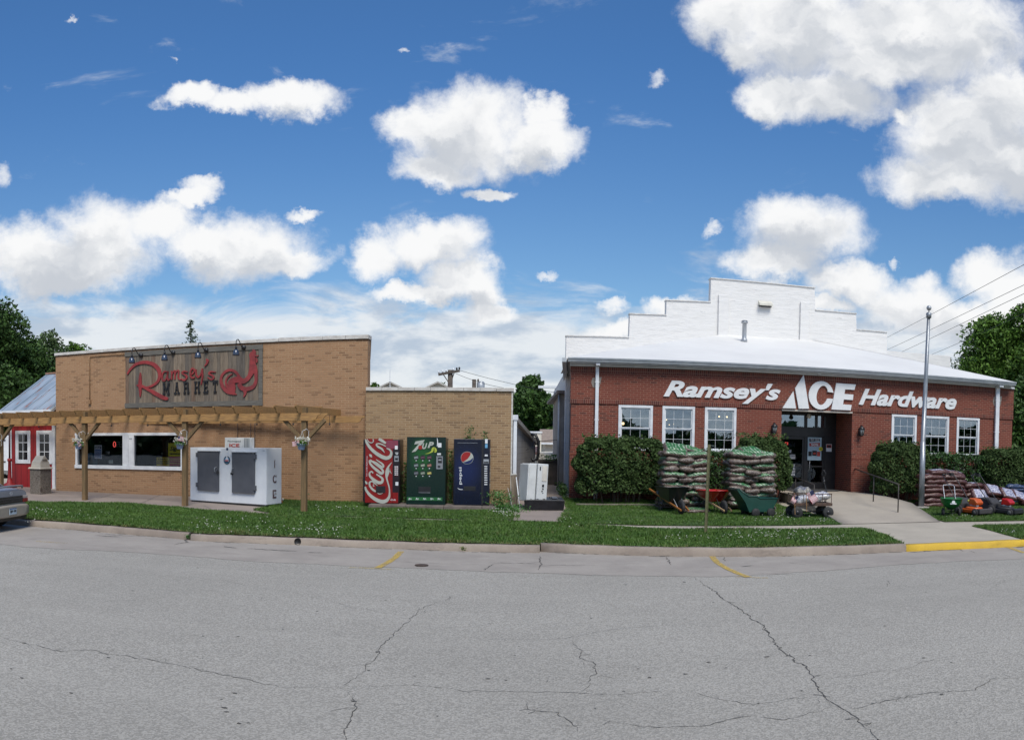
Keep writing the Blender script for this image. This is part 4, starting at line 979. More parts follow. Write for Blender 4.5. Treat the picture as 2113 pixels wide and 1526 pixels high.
WPX = [(1275.4, 1346.3), (1366, 1433), (1453.5, 1518.6), (1839, 1890.8), (1903, 1957.5), (1973.5, 2020.4)]
WU = [(FR.at(a, 900)[0], FR.at(c, 900)[0]) for a, c in WPX]
dU0, dU1 = FR.at(1612, 900)[0], FR.at(1757.5, 900)[0]
DD = 1.45                                # depth of the entrance recess
b = B()
ops = [(a, c, wz0 + .02, wz1 - .02) for a, c in WU[:3]] + [(dU0, dU1, None, None)] + [(a, c, wz0 + .02, wz1 - .02) for a, c in WU[3:]]
cur = uR0
for a, c, z0, z1 in ops:
    b.box(cur, a, 0, .3, 0, ZB0)
    if z0 is not None: b.box(a, c, 0, .3, 0, z0); 
    if z0 is not None: b.box(a, c, 0, .3, z1, ZB0)
    cur = c
b.box(cur, uR1, 0, .3, 0, ZB0)
b.box(uR0 - .015, uR1 + .015, -.03, .3, ZB1, ZT - .20)
b.box(uR1 - .3, uR1, .3, 9, 0, ZT)
b.box(dU1 + .001, dU1 + .3, .3, DD, 0, ZB0); b.box(dU0 - .3, dU0 - .001, .3, DD, 0, ZB0)
b.obj('wall', REDBR, hw)
b = B(); b.box(uR0 - .02, dU0, -.035, .28, ZB0, ZB1); b.box(dU1, uR1 + .02, -.035, .28, ZB0, ZB1); b.box(dU0, dU1, -.035, .28, ZB0, ZB1)
b.box(uR0 - .02, uR1 + .02, -.032, .28, ZT - .2, ZT - .02); b.obj('soldier_course', REDSO, hw)
b = B(); b.box(uR0 - .02, dU0, -.03, 0, 1.79, 1.93); b.box(dU1, uR1 + .02, -.03, 0, 1.79, 1.93); b.box(uR0 - .015, dU0 - .0, -.022, 0, .2, 1.79); b.box(dU1, uR1 + .015, -.022, 0, .2, 1.79)
b.obj('plinth', REDBR, hw)
b = B(); b.box(uR0 - .04, uR1 + .03, -.06, .3, ZT - .02, ZT + .06); b.obj('frieze_board', M('frieze_grey', (.30, .28, .25, 1)), hw)
b = B(); b.box(uR0 - .05, uR1 + .0, -.10, -.06, ZT + .0, ZT + .05); b.box(uR0 - .05, gE1, -.32, -.06, ZT + .06, ZT + .08); b.obj('fascia', WHITE, hw)
gprof = [(-.32, ZT + .09), (-.40, ZT + .10), (-.42, ZT + .15), (-.45, ZT + .19), (-.45, ZT + .215), (-.32, ZT + .215)]
b = B(); b.prism(gprof, gE0, gE1, 'x'); b.box(gE0 + .01, gE1 - .01, -.46, -.3, ZT + .215, ZT + .23); b.obj('gutter', GUTM, hw)
# side eave running back
b = B(); b.beam((uR0 - .25, -.4, ZT + .15), (uR0 + .25, 9.0, ZT + .15), .14, .13); b.obj('gutter', GUTM, hw)
b = B(); lo = [(uR0, .02), (uR0 + .42, 6.2)]; b.face([(lo[0][0], lo[0][1], 0), (lo[0][0], lo[0][1], ZT), (lo[1][0], lo[1][1], ZT), (lo[1][0], lo[1][1], 0)])
b.box(uR0, uR0 + .3, .02, .3, 0, ZT - .01); 
for t in (.3, .62, .9): b.box(uR0 + .42 * t - .06, uR0 + .42 * t + .02, 6.2 * t - .2, 6.2 * t + .2, 0, ZT)
b.obj('side_wall', SIDEM, hw)
# hipped membrane roof rising to the stepped gable
DG = 5.7
au, az1 = FR.at(1487, 691, -DG); bu, bz1 = FR.at(1676, 701, -DG); apz = (az1 + bz1) / 2
zr = ZT + .225
b = B(); e0, e1 = gE0, gE1
p = [b.V(q) for q in ((e0, -.44, zr), (e1, -.44, zr), (bu, DG, apz), (au, DG, apz))]; b.fi(p)
b.face([(e0, -.44, zr), (au, DG, apz), (uR0 - .1, DG, zr)]); b.face([(e1, -.44, zr), (uR1 + .3, 9.5, zr), (bu + .1, DG, apz)]); b.face([(uR1 + .3, 9.5, zr), (bu - 2, 9.5, apz), (bu, DG, apz)])
b.face([(e0, -.44, zr - .01), (e1, -.44, zr - .01), (uR1 + .3, 9.5, zr - .01), (e0 + .5, 9.5, zr - .01)][::-1])
b.obj('roof', WROOF, hw)
b = B(); u, z1 = FR.at(1536.5, 661, -4.2); _, z0 = FR.at(1536.5, 702, -4.2)
b.lathe((u, 4.2, z0 - .1), [(.12, 0), (.12, .14), (.095, .16), (.085, .18), (.085, z1 - z0), (.13, z1 - z0), (.13, z1 - z0 + .05), (.10, z1 - z0 + .055), (.10, z1 - z0 + .08), (.13, z1 - z0 + .09), (.001, z1 - z0 + .12)], 14); b.obj('vent_pipe', STEEL, hw)
for px0, px1, yb in ((1228, 1235, 700), (2052.5, 2060, 700)):
    u0_, u1_ = FR.at(px0, 800)[0], FR.at(px1, 800)[0]; b = B(); b.box(u0_, u1_, -.13, -.04, .3, ZT + .02); b.box(u0_ - .01, u1_ + .01, -.36, -.13, ZT + .0, ZT + .09)
    for z in (1.2, 2.9, 4.1): b.box(u0_ - .02, u1_ + .02, -.135, -.02, z, z + .03)
    b.obj('downspout', WHITE, hw, .012)
for px0, px1, y0, y1 in ((1220, 1241, 779, 799), (2048, 2066, 818, 838)):
    u0_, z1 = FR.at(px0, y0); u1_, z0 = FR.at(px1, y1); b = B(); b.prism([(u0_ + .04, z1), (u1_, z1 + .03), (u1_ - .03, (z0 + z1) / 2), (u1_ - .07, z0), (u0_ + .05, z0), (u0_, (z0 + z1) / 2)], -.034, -.025, 'y'); b.obj('mortar_patch', M('mortar_patch', (.26, .23, .20, 1)), hw)
# windows
for i, (a, c) in enumerate(WU):
    b = B(); t = .085; b.box(a, c, -.02, .08, wz1 - t, wz1); b.box(a, c, -.03, .08, wz0, wz0 + t * .8); b.box(a, a + t, -.018, .08, wz0 + t * .8, wz1 - t); b.box(c - t, c, -.018, .08, wz0 + t * .8, wz1 - t)
    w = b.obj('window', WHITE, hw, .004); a += t; c -= t; z0, z1 = wz0 + t * .8, wz1 - t; zm = z0 + (z1 - z0) * .495
    for k, (q0, q1, y) in enumerate(((z0, zm, .045), (zm + .001, z1, .02))):
        s = B(); f = .035; s.box(a, c, y, y + .03, q0, q0 + f); s.box(a, c, y, y + .03, q1 - f, q1); s.box(a, a + f, y, y + .03, q0 + f, q1 - f); s.box(c - f, c, y, y + .03, q0 + f, q1 - f)
        for j in (1, 2): x = a + (c - a) * j / 3; s.box(x - .005, x + .005, y + .008, y + .022, q0 + f, q1 - f)
        z = (q0 + q1) / 2; s.box(a + f, c - f, y + .007, y + .021, z - .005, z + .005)
        so = s.obj('sash', WHITE, w); s = B(); s.box(a + f, c - f, y + .013, y + .017, q0 + f, q1 - f); s.obj('pane', GLASS, w)
# dim sales floor behind the windows
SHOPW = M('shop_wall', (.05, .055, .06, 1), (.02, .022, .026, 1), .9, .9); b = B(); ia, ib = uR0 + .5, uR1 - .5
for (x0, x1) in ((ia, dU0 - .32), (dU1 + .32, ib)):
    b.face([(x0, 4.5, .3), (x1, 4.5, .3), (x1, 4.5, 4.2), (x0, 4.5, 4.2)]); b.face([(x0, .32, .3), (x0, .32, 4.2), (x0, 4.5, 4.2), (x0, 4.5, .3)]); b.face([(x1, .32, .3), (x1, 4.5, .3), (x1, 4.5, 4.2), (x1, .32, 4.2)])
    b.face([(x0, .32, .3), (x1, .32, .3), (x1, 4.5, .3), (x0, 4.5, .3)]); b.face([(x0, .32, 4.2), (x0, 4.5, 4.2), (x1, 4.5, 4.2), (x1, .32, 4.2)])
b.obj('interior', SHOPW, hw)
GREENG = M('shelf_green', (.05, .16, .06, 1), (.10, .2, .06, 1), 3)
def inb(px, y0, y1, w, mat, lab, cat='shelf', off=-1.0, name='display_shelf'):
    u, zt_ = FR.at(px, y0, off); _, zb_ = FR.at(px, y1, off); o = fthing(FR, name, lab, cat, u, off, zb_)
    s = B(); h = zt_ - zb_
    s.box(0, .03, 0, .4, 0, h); s.box(w - .03, w, 0, .4, 0, h)
    for k in range(4): s.box(.03, w - .03, 0, .4, h * k / 3.3, h * k / 3.3 + .02)
    s.obj('frame', mat, o); s = B(); r = random.Random(int(px))
    for k in range(3):
        x = .04
        while x < w - .15: q = r.uniform(.08, .16); s.box(x, x + q - .02, .05, .3, h * k / 3.3 + .021, h * k / 3.3 + .02 + r.uniform(.3, .8) * h / 3.6); x += q
    s.obj('goods', GREENG, o)
    return o
inb(1283, 880, 930, 1.0, BLACK, 'green goods on a shelf inside the leftmost window of the brick store')
inb(1912, 880, 934, .5, BLACK, 'green stocked rack inside the window right of the flagpole')
inb(1978, 885, 936, .35, BLACK, 'stocked rack inside the rightmost window of the brick store')
BULB = emit('warm_bulb', (1, .72, .35, 1), 6.0)
labs = ['warm round lamp low in the left pane of the leftmost store window', 'tiny lamp high in the left panes of the second store window', 'tiny lamp lowest of three in the second store window', 'tiny lamp rightmost of three in the second store window', 'small amber lamp near the middle of the third store window top', 'small amber lamp at the right of the third store window top']
for k, (x, y, r) in enumerate(((1285.5, 873.5, .045), (1375.4, 866, .02), (1381, 876, .015), (1390, 874.7, .015), (1484, 859, .025), (1500, 860, .028))):
    u, z = FR.at(x, y, -.7); o = fthing(FR, 'hanging_lamp', labs[k], 'lamp', u, -.7, z)
    s = B(); s.ball((0, 0, 0), r, 10); s.obj('bulb', BULB, o); s = B(); s.tube([(0, 0, r), (0, 0, 4.15 - z)], .005, 4); s.obj('cord', BLACK, o)
for k, x in enumerate((1477.8, 1487, 1499.5, 1510)):  # hanging bulbs, drawn as plain pale tubes that give no light
    u, z = FR.at(x, 893, -.4); o = fthing(FR, 'sash_bulb', ['leftmost', 'second', 'third', 'rightmost'][k] + ' of four little pale bulbs hanging in the lower sash of the third store window', 'wind chime', u, -.4, z, 'bulbs hanging in the third window')
    s = B(); s.tube([(0, 0, .1), (0, 0, .0)], .015, 6); s.tube([(0, 0, .1), (0, 0, 1.0)], .003, 4); s.obj('tube', M('brass_pale', (.4, .3, .2, 1)), o)
# recess, doors
b = B(); b.box(dU0 - .3, dU1 + .3, .3, DD + .1, ZB0 - .0, ZB0 + .06); b.box(dU0, dU1, -.03, .3, ZB0 - .055, ZB0 - .002); b.obj('soffit', M('soffit_cream', (.50, .46, .40, 1), (.42, .38, .33, 1), 3), hw)
fl = .62
def dpt(px, py): return FR.at(px, py, -DD)
DF = B(); DG_ = B(); X = [dpt(x, 900)[0] for x in (1612, 1663, 1684.5, 1702.5, 1728)]; X[0] = dU0; X[4] = dU1
zA, zBt, zC, zDn = dpt(1640, 856)[1], dpt(1640, 880)[1], dpt(1640, 900)[1], fl
DF.box(X[0], X[4], DD, DD + .12, zA, ZB0); DF.box(X[0], X[4], DD, DD + .12, zC, zBt)
for k, (a, c) in enumerate(((X[0], X[0] + .02), (X[1] - .05, X[1] + .05), (X[3] - .01, X[4]))): DF.box(a, c, DD + .002, DD + .12, fl, zC)
DF.box(X[1] - .05, X[1] + .05, DD + .002, DD + .12, zBt, zA); DF.box(X[2] - .04, X[2] + .05, DD + .002, DD + .12, zBt, zA); DF.box(X[3], X[4], DD + .002, DD + .12, zBt, zA)
DF.box(X[0], X[3], DD + .001, DD + .1, fl, fl + .06)
fr_ = DF.obj('door_frame', M('door_frame_black', (.012, .012, .014, 1), (.018, .018, .02, 1), 5, .35), hw, .004)
for a, c in ((X[0], X[1] - .05), (X[1] + .05, X[2] - .04), (X[2] + .05, X[3])): s = B(); s.box(a, c, DD + .05, DD + .056, zBt, zA); s.obj('transom_pane', glass('transom_glass', .3, .4) if 'tg' not in globals() else tg, fr_); tg = s and bpy.data.materials['transom_glass']
for nm, a, c in (('door', X[0] + .02, X[1] - .05), ('door', X[1] + .05, X[3] - .01)):
    s = B(); t = .07; s.box(a, c, DD + .03, DD + .07, zC - .10, zC - .005); s.box(a, c, DD + .03, DD + .07, fl + .065, fl + .28); s.box(a, a + t, DD + .03, DD + .07, fl + .28, zC - .10); s.box(c - t, c, DD + .03, DD + .07, fl + .28, zC - .10)
    s.box(a + t, c - t, DD + .02, DD + .05, 1.45, 1.50)
    d = s.obj(nm, bpy.data.materials['door_frame_black'], hw, .004)
    s = B(); s.box(a + t, c - t, DD + .045, DD + .05, fl + .28, zC - .10); s.obj('pane', GLASS2, d)
    s = B(); s.tube([(a + .1, DD + .02, 1.35), (a + .1, DD - .03, 1.37), (a + .1, DD - .03, 1.67), (a + .1, DD + .02, 1.69)], .014, 6); s.obj('handle', STEEL, d)
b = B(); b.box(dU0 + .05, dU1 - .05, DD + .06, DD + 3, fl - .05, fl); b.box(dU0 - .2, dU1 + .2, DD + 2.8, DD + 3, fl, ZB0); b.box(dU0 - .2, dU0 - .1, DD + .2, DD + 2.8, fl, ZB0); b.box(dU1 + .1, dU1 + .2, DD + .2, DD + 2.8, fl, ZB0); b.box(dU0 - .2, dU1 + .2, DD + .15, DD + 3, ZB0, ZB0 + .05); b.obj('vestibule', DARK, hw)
m1 = FR.w((dU0 + dU1) / 2, -.4, .655); mt = thing('door_mat', 'dark grey rubber mat on the landing in front of the store doors', 'mat', m1, -FR.a)
b = B(); b.box(-.75, 1.05, -.1, .75, 0, .012); b.obj('mat', M('mat_grey', (.07, .07, .075, 1), (.05, .05, .05, 1), 30, .95), mt)
# lettering and notices on the doors
u, z = dpt(1622, 928); dl = fthing(FR, 'door_lettering', 'white store hours lettering on the left glass door', 'lettering', u, -DD + .025, dpt(1622, 981)[1]); H_ = z - dpt(1622, 981)[1]; Wd = dpt(1643, 928)[0] - u
b = B(); b.text('ACE', 0.05, Wd * .5, H_ * .9, H_, 0, .003, .04, .2); lines(b, Wd, H_, (.80, .74, .70, .66), x0=.35, x1=.9, th=.9); lines(b, Wd, H_, (.42, .36, .30, .24, .18, .12, .06, .01), x0=0, x1=.9, th=.8); b.obj('lettering', WHP, dl)
neon(FR, 'small neon open sign lit red in part, in the left glass door of the store', 1613, 1640, 912, 921, -DD - .15, 2)
def d4(o, w, h, m):
    s = B(); s.prism([(.12 * w, .80 * h), (.88 * w, .84 * h), (.84 * w, .95 * h), (.10 * w, .94 * h)], -.004, 0, 'y'); s.obj('panel', INK, o)
    s = B(); s.prism([(.14 * w, .60 * h), (.86 * w, .61 * h), (.90 * w, .77 * h), (.10 * w, .74 * h)], -.004, 0, 'y'); s.obj('panel', REDP, o)
    s = B(); s.text('50%', .24 * w, .78 * w, .62 * h, .73 * h, -.008, .003, .03); s.text('BUY ONE', .2 * w, .8 * w, .90 * h, .935 * h, -.008, .003, .03); s.text('GET ONE', .2 * w, .8 * w, .84 * h, .88 * h, -.008, .003, .03); s.obj('lettering', WHP, o)
    s = B(); s.lathe((.5 * w, -.006, .32 * h), [(.14 * w, 0), (.16 * w, .005)], 14, ax='y'); s.box(.34 * w, .66 * w, -.012, -.004, .20 * h, .42 * h); s.box(.06 * w, .3 * w, -.008, -.002, .18 * h, .38 * h); s.obj('picture', INK, o)
    s = B(); s.box(.68 * w, .92 * w, -.008, -.002, .18 * h, .38 * h); s.box(.4 * w, .6 * w, -.016, -.012, .26 * h, .34 * h); s.obj('picture', REDP, o)
paper(FR, 'sale_poster', 'pale blue sale poster with a red 50% band on the right glass door', 'poster', 1667, 1694.5, 901.5, 949.5, [P('print_ice', (.42, .56, .64, 1))], d4, off=-DD + .03, th=.006)
u, z = FR.at(1693.6, 926, -DD + .05); yd = fthing(FR, 'round_sticker', 'round yellow sticker at the right edge of the sale poster on the door', 'sticker', u, -DD + .045, z)
b = B(); b.lathe((0, 0, 0), [(.075, 0), (.075, .005)], 16, ax='y'); b.obj('disc', YELP, yd); b = B(); b.box(-.05, .05, -.003, 0, -.01, .01); b.obj('print', INK, yd)
def d5(o, w, h, m):
    s = B(); s.box(.05 * w, .95 * w, -.003, 0, .5 * h, .95 * h); s.obj('panel', REDP, o); s = B(); s.box(.2 * w, .8 * w, -.006, -.003, .58 * h, .85 * h); s.obj('panel', INK, o)
paper(FR, 'door_notice', 'small white and red notice on the black panel right of the doors', 'notice', 1705, 1716, 916, 931.5, [WHP], d5, off=-DD + .01, th=.006)
u, z = FR.at(1669.3, 858, -.55); gl = fthing(FR, 'globe_light', 'round white globe ceiling light in the entrance recess', 'lamp', u, -.55, z)
b = B(); b.ball((0, 0, 0), .085, 16); b.obj('globe', M('opal_glass', (.55, .54, .48, 1), rough=.3), gl); b = B(); b.lathe((0, 0, .07), [(.05, 0), (.06, .05), (.06, max(.06, ZB0 - z - .09))], 12); b.obj('mount', BLACK, gl)
# lanterns
LG = M('lantern_glass', (.22, .23, .22, 1), (.16, .17, .16, 1), 8, .2)
for k, (x, y, lab) in enumerate(((1597.7, 884, 'black wall lantern left of the store entrance'), (1777.6, 889, 'black wall lantern right of the store entrance'))):
    u, z = FR.at(x, y, .15)
    if k == 0:
        ln = fthing(FR, 'wall_lantern', lab, 'lamp', u, 0, z, 'wall lanterns either side of the entrance')
        b = B(); b.box(-.06, .06, -.03, 0, -.16, .10); b.tube([(0, -.02, .04), (0, -.08, .20), (0, -.16, .19), (0, -.17, .14)], .013, 6)
        b.lathe((0, -.17, 0), [(.02, .19), (.05, .15), (.115, .09), (.12, .07), (.10, .065), (.001, .065)][::-1], 6); b.lathe((0, -.17, -.16), [(.001, -.03), (.03, -.02), (.07, 0), (.07, .02)], 6)
        for q in range(6): a = 2 * math.pi * (q + .5) / 6; b.tube([(.068 * math.cos(a), -.17 + .068 * math.sin(a), -.14), (.10 * math.cos(a), -.17 + .10 * math.sin(a), .07)], .008, 4)
        b.obj('cage', BLACK, ln); b = B(); b.lathe((0, -.17, -.14), [(.06, 0), (.09, .205)], 6); b.obj('glass', LG, ln)
    else: ln = dup(ln, FR.w(u, 0, z), label=lab)
u, z = FR.at(1690, 771, .12); cm = fthing(FR, 'security_camera', 'small white security camera under the gutter above the lettering', 'camera', u, .03, z)
b = B(); b.lathe((0, -.1, 0), [(.045, -.06), (.05, 0), (.05, .12)], 12, ax='y'); b.obj('body', WHITE, cm); b = B(); b.box(-.02, .02, -.06, 0, .04, .14); b.obj('bracket', WHITE, cm)
# ---- sign lettering on the brick
LET = M('letter_white', (.72, .73, .74, 1), (.66, .68, .69, 1), 4, .5)
ls = fthing(FR, 'store_sign', 'white raised italic letters of the store name across the red brick wall', 'sign')
AT = lambda x, y: FR.at(x, y, .05)
b = B(); zb = AT(1369, 819)[1]; zt_ = AT(1378, 784.5)[1]; zd = AT(1542, 833)[1]
b.text("Ramsey's", AT(1369, 819)[0], AT(1610, 826)[0], zd, zt_ + .02, -.075, .04, .034, .34, n=5); b.obj('word', LET, ls)
b = B(); b.text("Hardware", AT(1771.6, 834)[0], AT(1973, 842)[0], AT(1785, 835.5)[1], AT(1785, 801.5)[1] , -.075, .04, .034, .34, n=5); b.obj('word', LET, ls)
C3 = lambda x, y: AT(1600 + x / 4.119, 560 + y / 4.119)
b = B()
b.prism([C3(58, 1160), C3(150, 1018), C3(172, 1164)], -.09, -.035, 'y'); b.prism([C3(165, 992), C3(238, 878), C3(283, 1165), C3(196, 1165)], -.09, -.035, 'y')
b.obj('letter', LET, ls)
b = B(); out = []; inn = []
for k in range(25):
    t = math.radians(28 + k * 304 / 24); out.append((386 + 106 * math.cos(t), 1052 - 121 * math.sin(t)))
    inn.append((395 + 48 * math.cos(t) + 10 * math.sin(t), 1052 - 82 * math.sin(t)))
pts = [C3(*q) for q in [(492, 1030)] + out + [(488, 1082)]]; pin = [C3(*q) for q in [(438, 1022)] + inn + [(440, 1078)]]
f = [b.V((q[0], -.09, q[1])) for q in pts], [b.V((q[0], -.09, q[1])) for q in pin], [b.V((q[0], -.035, q[1])) for q in pts], [b.V((q[0], -.035, q[1])) for q in pin]
for i in range(len(pts) - 1):
    b.fi((f[0][i], f[1][i], f[1][i + 1], f[0][i + 1])); b.fi((f[0][i + 1], f[2][i + 1], f[2][i], f[0][i])); b.fi((f[1][i], f[3][i], f[3][i + 1], f[1][i + 1]))
b.obj('letter', LET, ls)
b = B(); b.prism([C3(*q) for q in ((515, 948), (680, 960), (668, 1006), (590, 1001), (583, 1040), (660, 1046), (655, 1092), (577, 1087), (572, 1128), (645, 1134), (636, 1180), (473, 1172))], -.09, -.035, 'y'); b.obj('letter', LET, ls)
# ---- stepped white gable of the hall behind
FG = Frame(25.5 + DG, .96)
hl = fthing(FG, 'white_hall', 'tall whitewashed brick hall with stepped gable behind the red brick store', 'building')
pg_ = [FG.at(x, y) for x, y in [(1168, 693), (1297.6, 695.6), (1299.5, 647.6), (1374.3, 649.6), (1374.9, 620.3), (1465.6, 622.3), (1467, 574), (1681.3, 594), (1683, 640), (1767, 646.7), (1768, 680), (1829.6, 685.5), (1830.6, 732)]]
for i in (0, 2, 4, 6, 8, 10):            # steps are level
    z = (pg_[i][1] + pg_[i + 1][1]) / 2 if i != 6 else None
    if z: pg_[i] = (pg_[i][0], z + (pg_[i][1] - z) * .4); pg_[i + 1] = (pg_[i + 1][0], z + (pg_[i + 1][1] - z) * .4)
uu1 = FG.at(1831, 700)[0]
poly = [(pg_[0][0], 0)] + pg_[:12] + [(uu1, pg_[11][1]), (uu1, 0)]
b = B(); b.prism(poly, .001, .35, 'y'); b.obj('gable_wall', WASH, hl, .02)
for x0, x1, y0 in ((1482.4, 1503.7, 608), (1651, 1670, 623)): b = B(); a, z1 = FG.at(x0, y0); c, _ = FG.at(x1, y0); b.box(a, c, -.09, .0, 3, z1); b.obj('pilaster', WASH, hl, .015)
for i in (0, 2, 4, 6, 8, 10):
    s = B(); a, c = pg_[i], pg_[i + 1]; s.beam((a[0] - .02, .17, a[1] + .012), (c[0] + .02, .17, c[1] + .012), .42, .035, 0); s.obj('coping', M('gable_coping', (.70, .69, .67, 1), (.58, .57, .55, 1), 6), hl)
a, z1 = FG.at(1564.7, 623); c, z0 = FG.at(1591.5, 633); b = B(); b.prism([(0, z0 + .06), (0, z1 + .06), (-.22, z0 + .08), (-.22, z0)], a, c, 'x'); b.obj('vent_hood', M('hood_cream', (.62, .60, .52, 1)), hl)
b = B(); b.box(a + .03, c - .03, -.16, -.0, z0 - .03, z0 + .055); b.obj('vent', BLACK, hl)
b = B(); b.box(pg_[0][0] + .02, uu1 - .02, .35, 14, 0, 5.0); a, z1 = FG.at(1931, 738, -5); b.box(uu1, a, 3.5, 14, 3, z1 - .05); b.obj('side_wall', WASH, hl)
# rear range by the alley
rr = thing('rear_building', 'dark grey rear building seen down the alley left of the brick store', 'building', (1.86, 31.8, 0), 0)
b = B(); lo = [(.0, 0), (.22, 9), (1.6, 9), (1.2, 0)]; p0 = [b.V((x, y, 0)) for x, y in lo]; p1 = [b.V((x, y, 4.1)) for x, y in lo]
for i in range(4): b.fi((p0[i], p0[(i + 1) % 4], p1[(i + 1) % 4], p1[i]))
b.obj('wall', SIDEM, rr); b = B(); b.box(-.12, 1.2, -.3, 9, 4.1, 4.22); b.obj('roof', M('dark_fascia', (.10, .085, .08, 1)), rr)
b = B(); b.tube([(-.02, -.05, 0), (-.02, -.05, 4.1)], .04, 6); b.obj('service_pipe', STEEL, rr)
# ================================================================== THINGS ON THE APRON AND THE LAWN
def frame2(p, q):
    p, q = Vector((p[0], p[1], 0)), Vector((q[0], q[1], 0)); d = (q - p).normalized(); n = Vector((-d.y, d.x, 0)); D = p.dot(n)
    return Frame(D, math.degrees(math.atan2(n.x, n.y)))
def oriented(name, label, cat, p, rz, group=None, dz=0.0):
    return thing(name, label, cat, (p[0], p[1], (p[2] if len(p) > 2 else gz(p[0], p[1])) + dz), rz, group)
# ---- ice chest
FI = frame2(G(393, 1034.5), G(549, 1046.5)); zi = gz(0, 21.5) + .0
iu0, iu1 = FI.at(393, 1000)[0], FI.at(550, 1000)[0]; it = (FI.at(395, 921)[1] + FI.at(550, 926)[1]) / 2
ic = fthing(FI, 'ice_chest', 'white outdoor ice chest with two grey doors against the market wall', 'freezer', iu0, 0, zi)
w_, h_ = iu1 - iu0, it - zi; XI = lambda x, y, o=0: (FI.at(x, y, o)[0] - iu0, FI.at(x, y, o)[1] - zi)
CW = M('chest_white', (.66, .69, .72, 1), (.58, .61, .65, 1), 1.5, .35, det=7)
b = B(); b.box(0, w_, 0, .74, .06, h_); b.obj('cabinet', CW, ic, .015)
b = B(); b.box(.03, w_ - .03, .02, .72, 0, .06); b.obj('base', BLACK, ic)
b = B()
for x in (w_ / 2 - .002,): b.box(x, x + .004, -.003, 0, .08, h_ - .35)
for x in (.0, w_ - .02): b.box(x, x + .02, -.004, 0, .07, h_)
b.obj('edge_trim', M('chest_trim', (.66, .69, .72, 1)), ic)
GD = M('door_grey', (.085, .09, .105, 1), (.07, .075, .09, 1), 3, .5, bump=.001)
for k, (x0, x1, ya, yb, yt) in enumerate(((410, 453, 929.5, 1012, 928), (481, 527, 932, 1017, 930.5))):
    a = XI(x0, ya); c = XI(x1, ya); z1 = XI((x0 + x1) / 2, ya + 1)[1]; z0 = XI((x0 + x1) / 2, yb)[1]
    b = B(); b.box(a[0], c[0], -.06, -.0, z0, z1); d = b.obj('door', GD, ic, .006)
    b = B(); b.box(a[0] - .03, c[0] + .04, -.085, 0, z1 + .002, z1 + .03); b.obj('drip_rail', M('chest_trim', (0, 0, 0, 1)), d)
    hx = a[0] - .0 if k == 0 else c[0]; s = -1 if k == 0 else 1
    for z in (z1 - .18, z0 + .1):
        b = B(); b.box(hx - .02 - (.03 if k == 0 else -.0), hx + .05 - (.03 if k == 0 else 0), -.08, 0, z, z + .13); b.obj('hinge', GD, d)
    hx = c[0] - .06 if k == 0 else a[0] + .06; zz = (z0 + z1) / 2 + .0
    b = B(); b.tube([(hx, -.06, zz + .12), (hx - .03, -.12, zz + .1), (hx - .03, -.12, zz), (hx, -.06, zz - .02)], .012, 6); b.obj('handle', STEEL, d)
    b = B(); b.box(hx + .05 * -s - .03, hx + .05 * -s + .03, -.10, -.05, zz - .07, zz + .0); b.tube([(hx + .05 * -s - .02, -.08, zz), (hx + .05 * -s, -.08, zz + .05), (hx + .05 * -s + .02, -.08, zz)], .006, 5); b.obj('padlock', BLACK, d)
c = XI(468.5, 949); b = B(); b.lathe((c[0], -.012, c[1]), [(.118, 0), (.118, .012)], 28, ax='y', m=0); b.lathe((c[0], -.014, c[1]), [(.10, 0), (.10, .004)], 24, ax='y', m=1)
b.prism([(c[0] - .07, c[1] - .03), (c[0] - .02, c[1] + .07), (c[0], c[1] + .15), (c[0] + .03, c[1] + .08), (c[0] + .05, c[1] + .04), (c[0] + .08, c[1] - .03)], -.02, -.014, 'y', 2); b.box(c[0] - .07, c[0] + .07, -.023, -.015, c[1] - .03, c[1] + .01, 3); b.box(c[0] - .06, c[0] + .06, -.022, -.015, c[1] - .065, c[1] - .045, 0)
b.obj('emblem', [INK, P('emblem_blue', (.08, .22, .36, 1)), WHP, P('emblem_pink', (.45, .12, .14, 1))], ic)
c = XI(469, 925.5); b = B(); b.lathe((c[0], -.005, c[1] - .01), [(.04, 0), (.04, .005)], 14, ax='y'); b.obj('badge', P('badge_navy', (.02, .04, .10, 1)), ic)
c = XI(545, 928); b = B(); b.box(c[0] - .05, c[0] + .02, -.004, 0, c[1] - .03, c[1] - .01); b.obj('maker_plate', STEEL, ic)
# sign box on the chest
c0, c1 = XI(463, 905), XI(502, 905); c2 = XI(518, 905); zt2 = XI(490, 902.5)[1]
b = B(); b.box(c0[0], c2[0], .02, .16, h_, zt2); sgb = b.obj('sign_box', M('sign_box_white', (.66, .68, .68, 1)), ic, .01)
b = B(); wq = c1[0] - c0[0]; b.text('ICE', c0[0] + wq * .25, c0[0] + wq * .78, h_ + .02, h_ + .12, .012, .008, .025); b.obj('lettering', REDP, sgb)
b = B(); b.text('Packaged', c0[0] + wq * .16, c0[0] + wq * .84, h_ + .155, h_ + .215, .014, .006, .0); b.obj('lettering', P('print_grey', (.12, .14, .15, 1)), sgb)
b = B(); 
for k in range(4): x = c1[0] + .03 + k * .05; b.box(x, x + .022, .012, .02, h_ + .01, zt2 - .02)
b.obj('stripes', P('print_grey2', (.16, .18, .19, 1)), sgb)
b = B()
for i, ch in enumerate('ICE'):
    T0 = b.T; b.T = Matrix.Translation((w_ + .004, .38, 0)) @ Matrix.Rotation(math.pi / 2, 4, 'Z')
    hh = (h_ * .66, h_ * .40, h_ * .14)[i]; hw_ = .02 if ch == 'I' else .09
    b.text(ch, -hw_, hw_, hh, hh + .24, -.004, .004, .03 if ch != 'I' else 0); b.T = T0
b.obj('lettering', P('print_maroon', (.11, .07, .08, 1)), ic)
b = B(); r = random.Random(3)
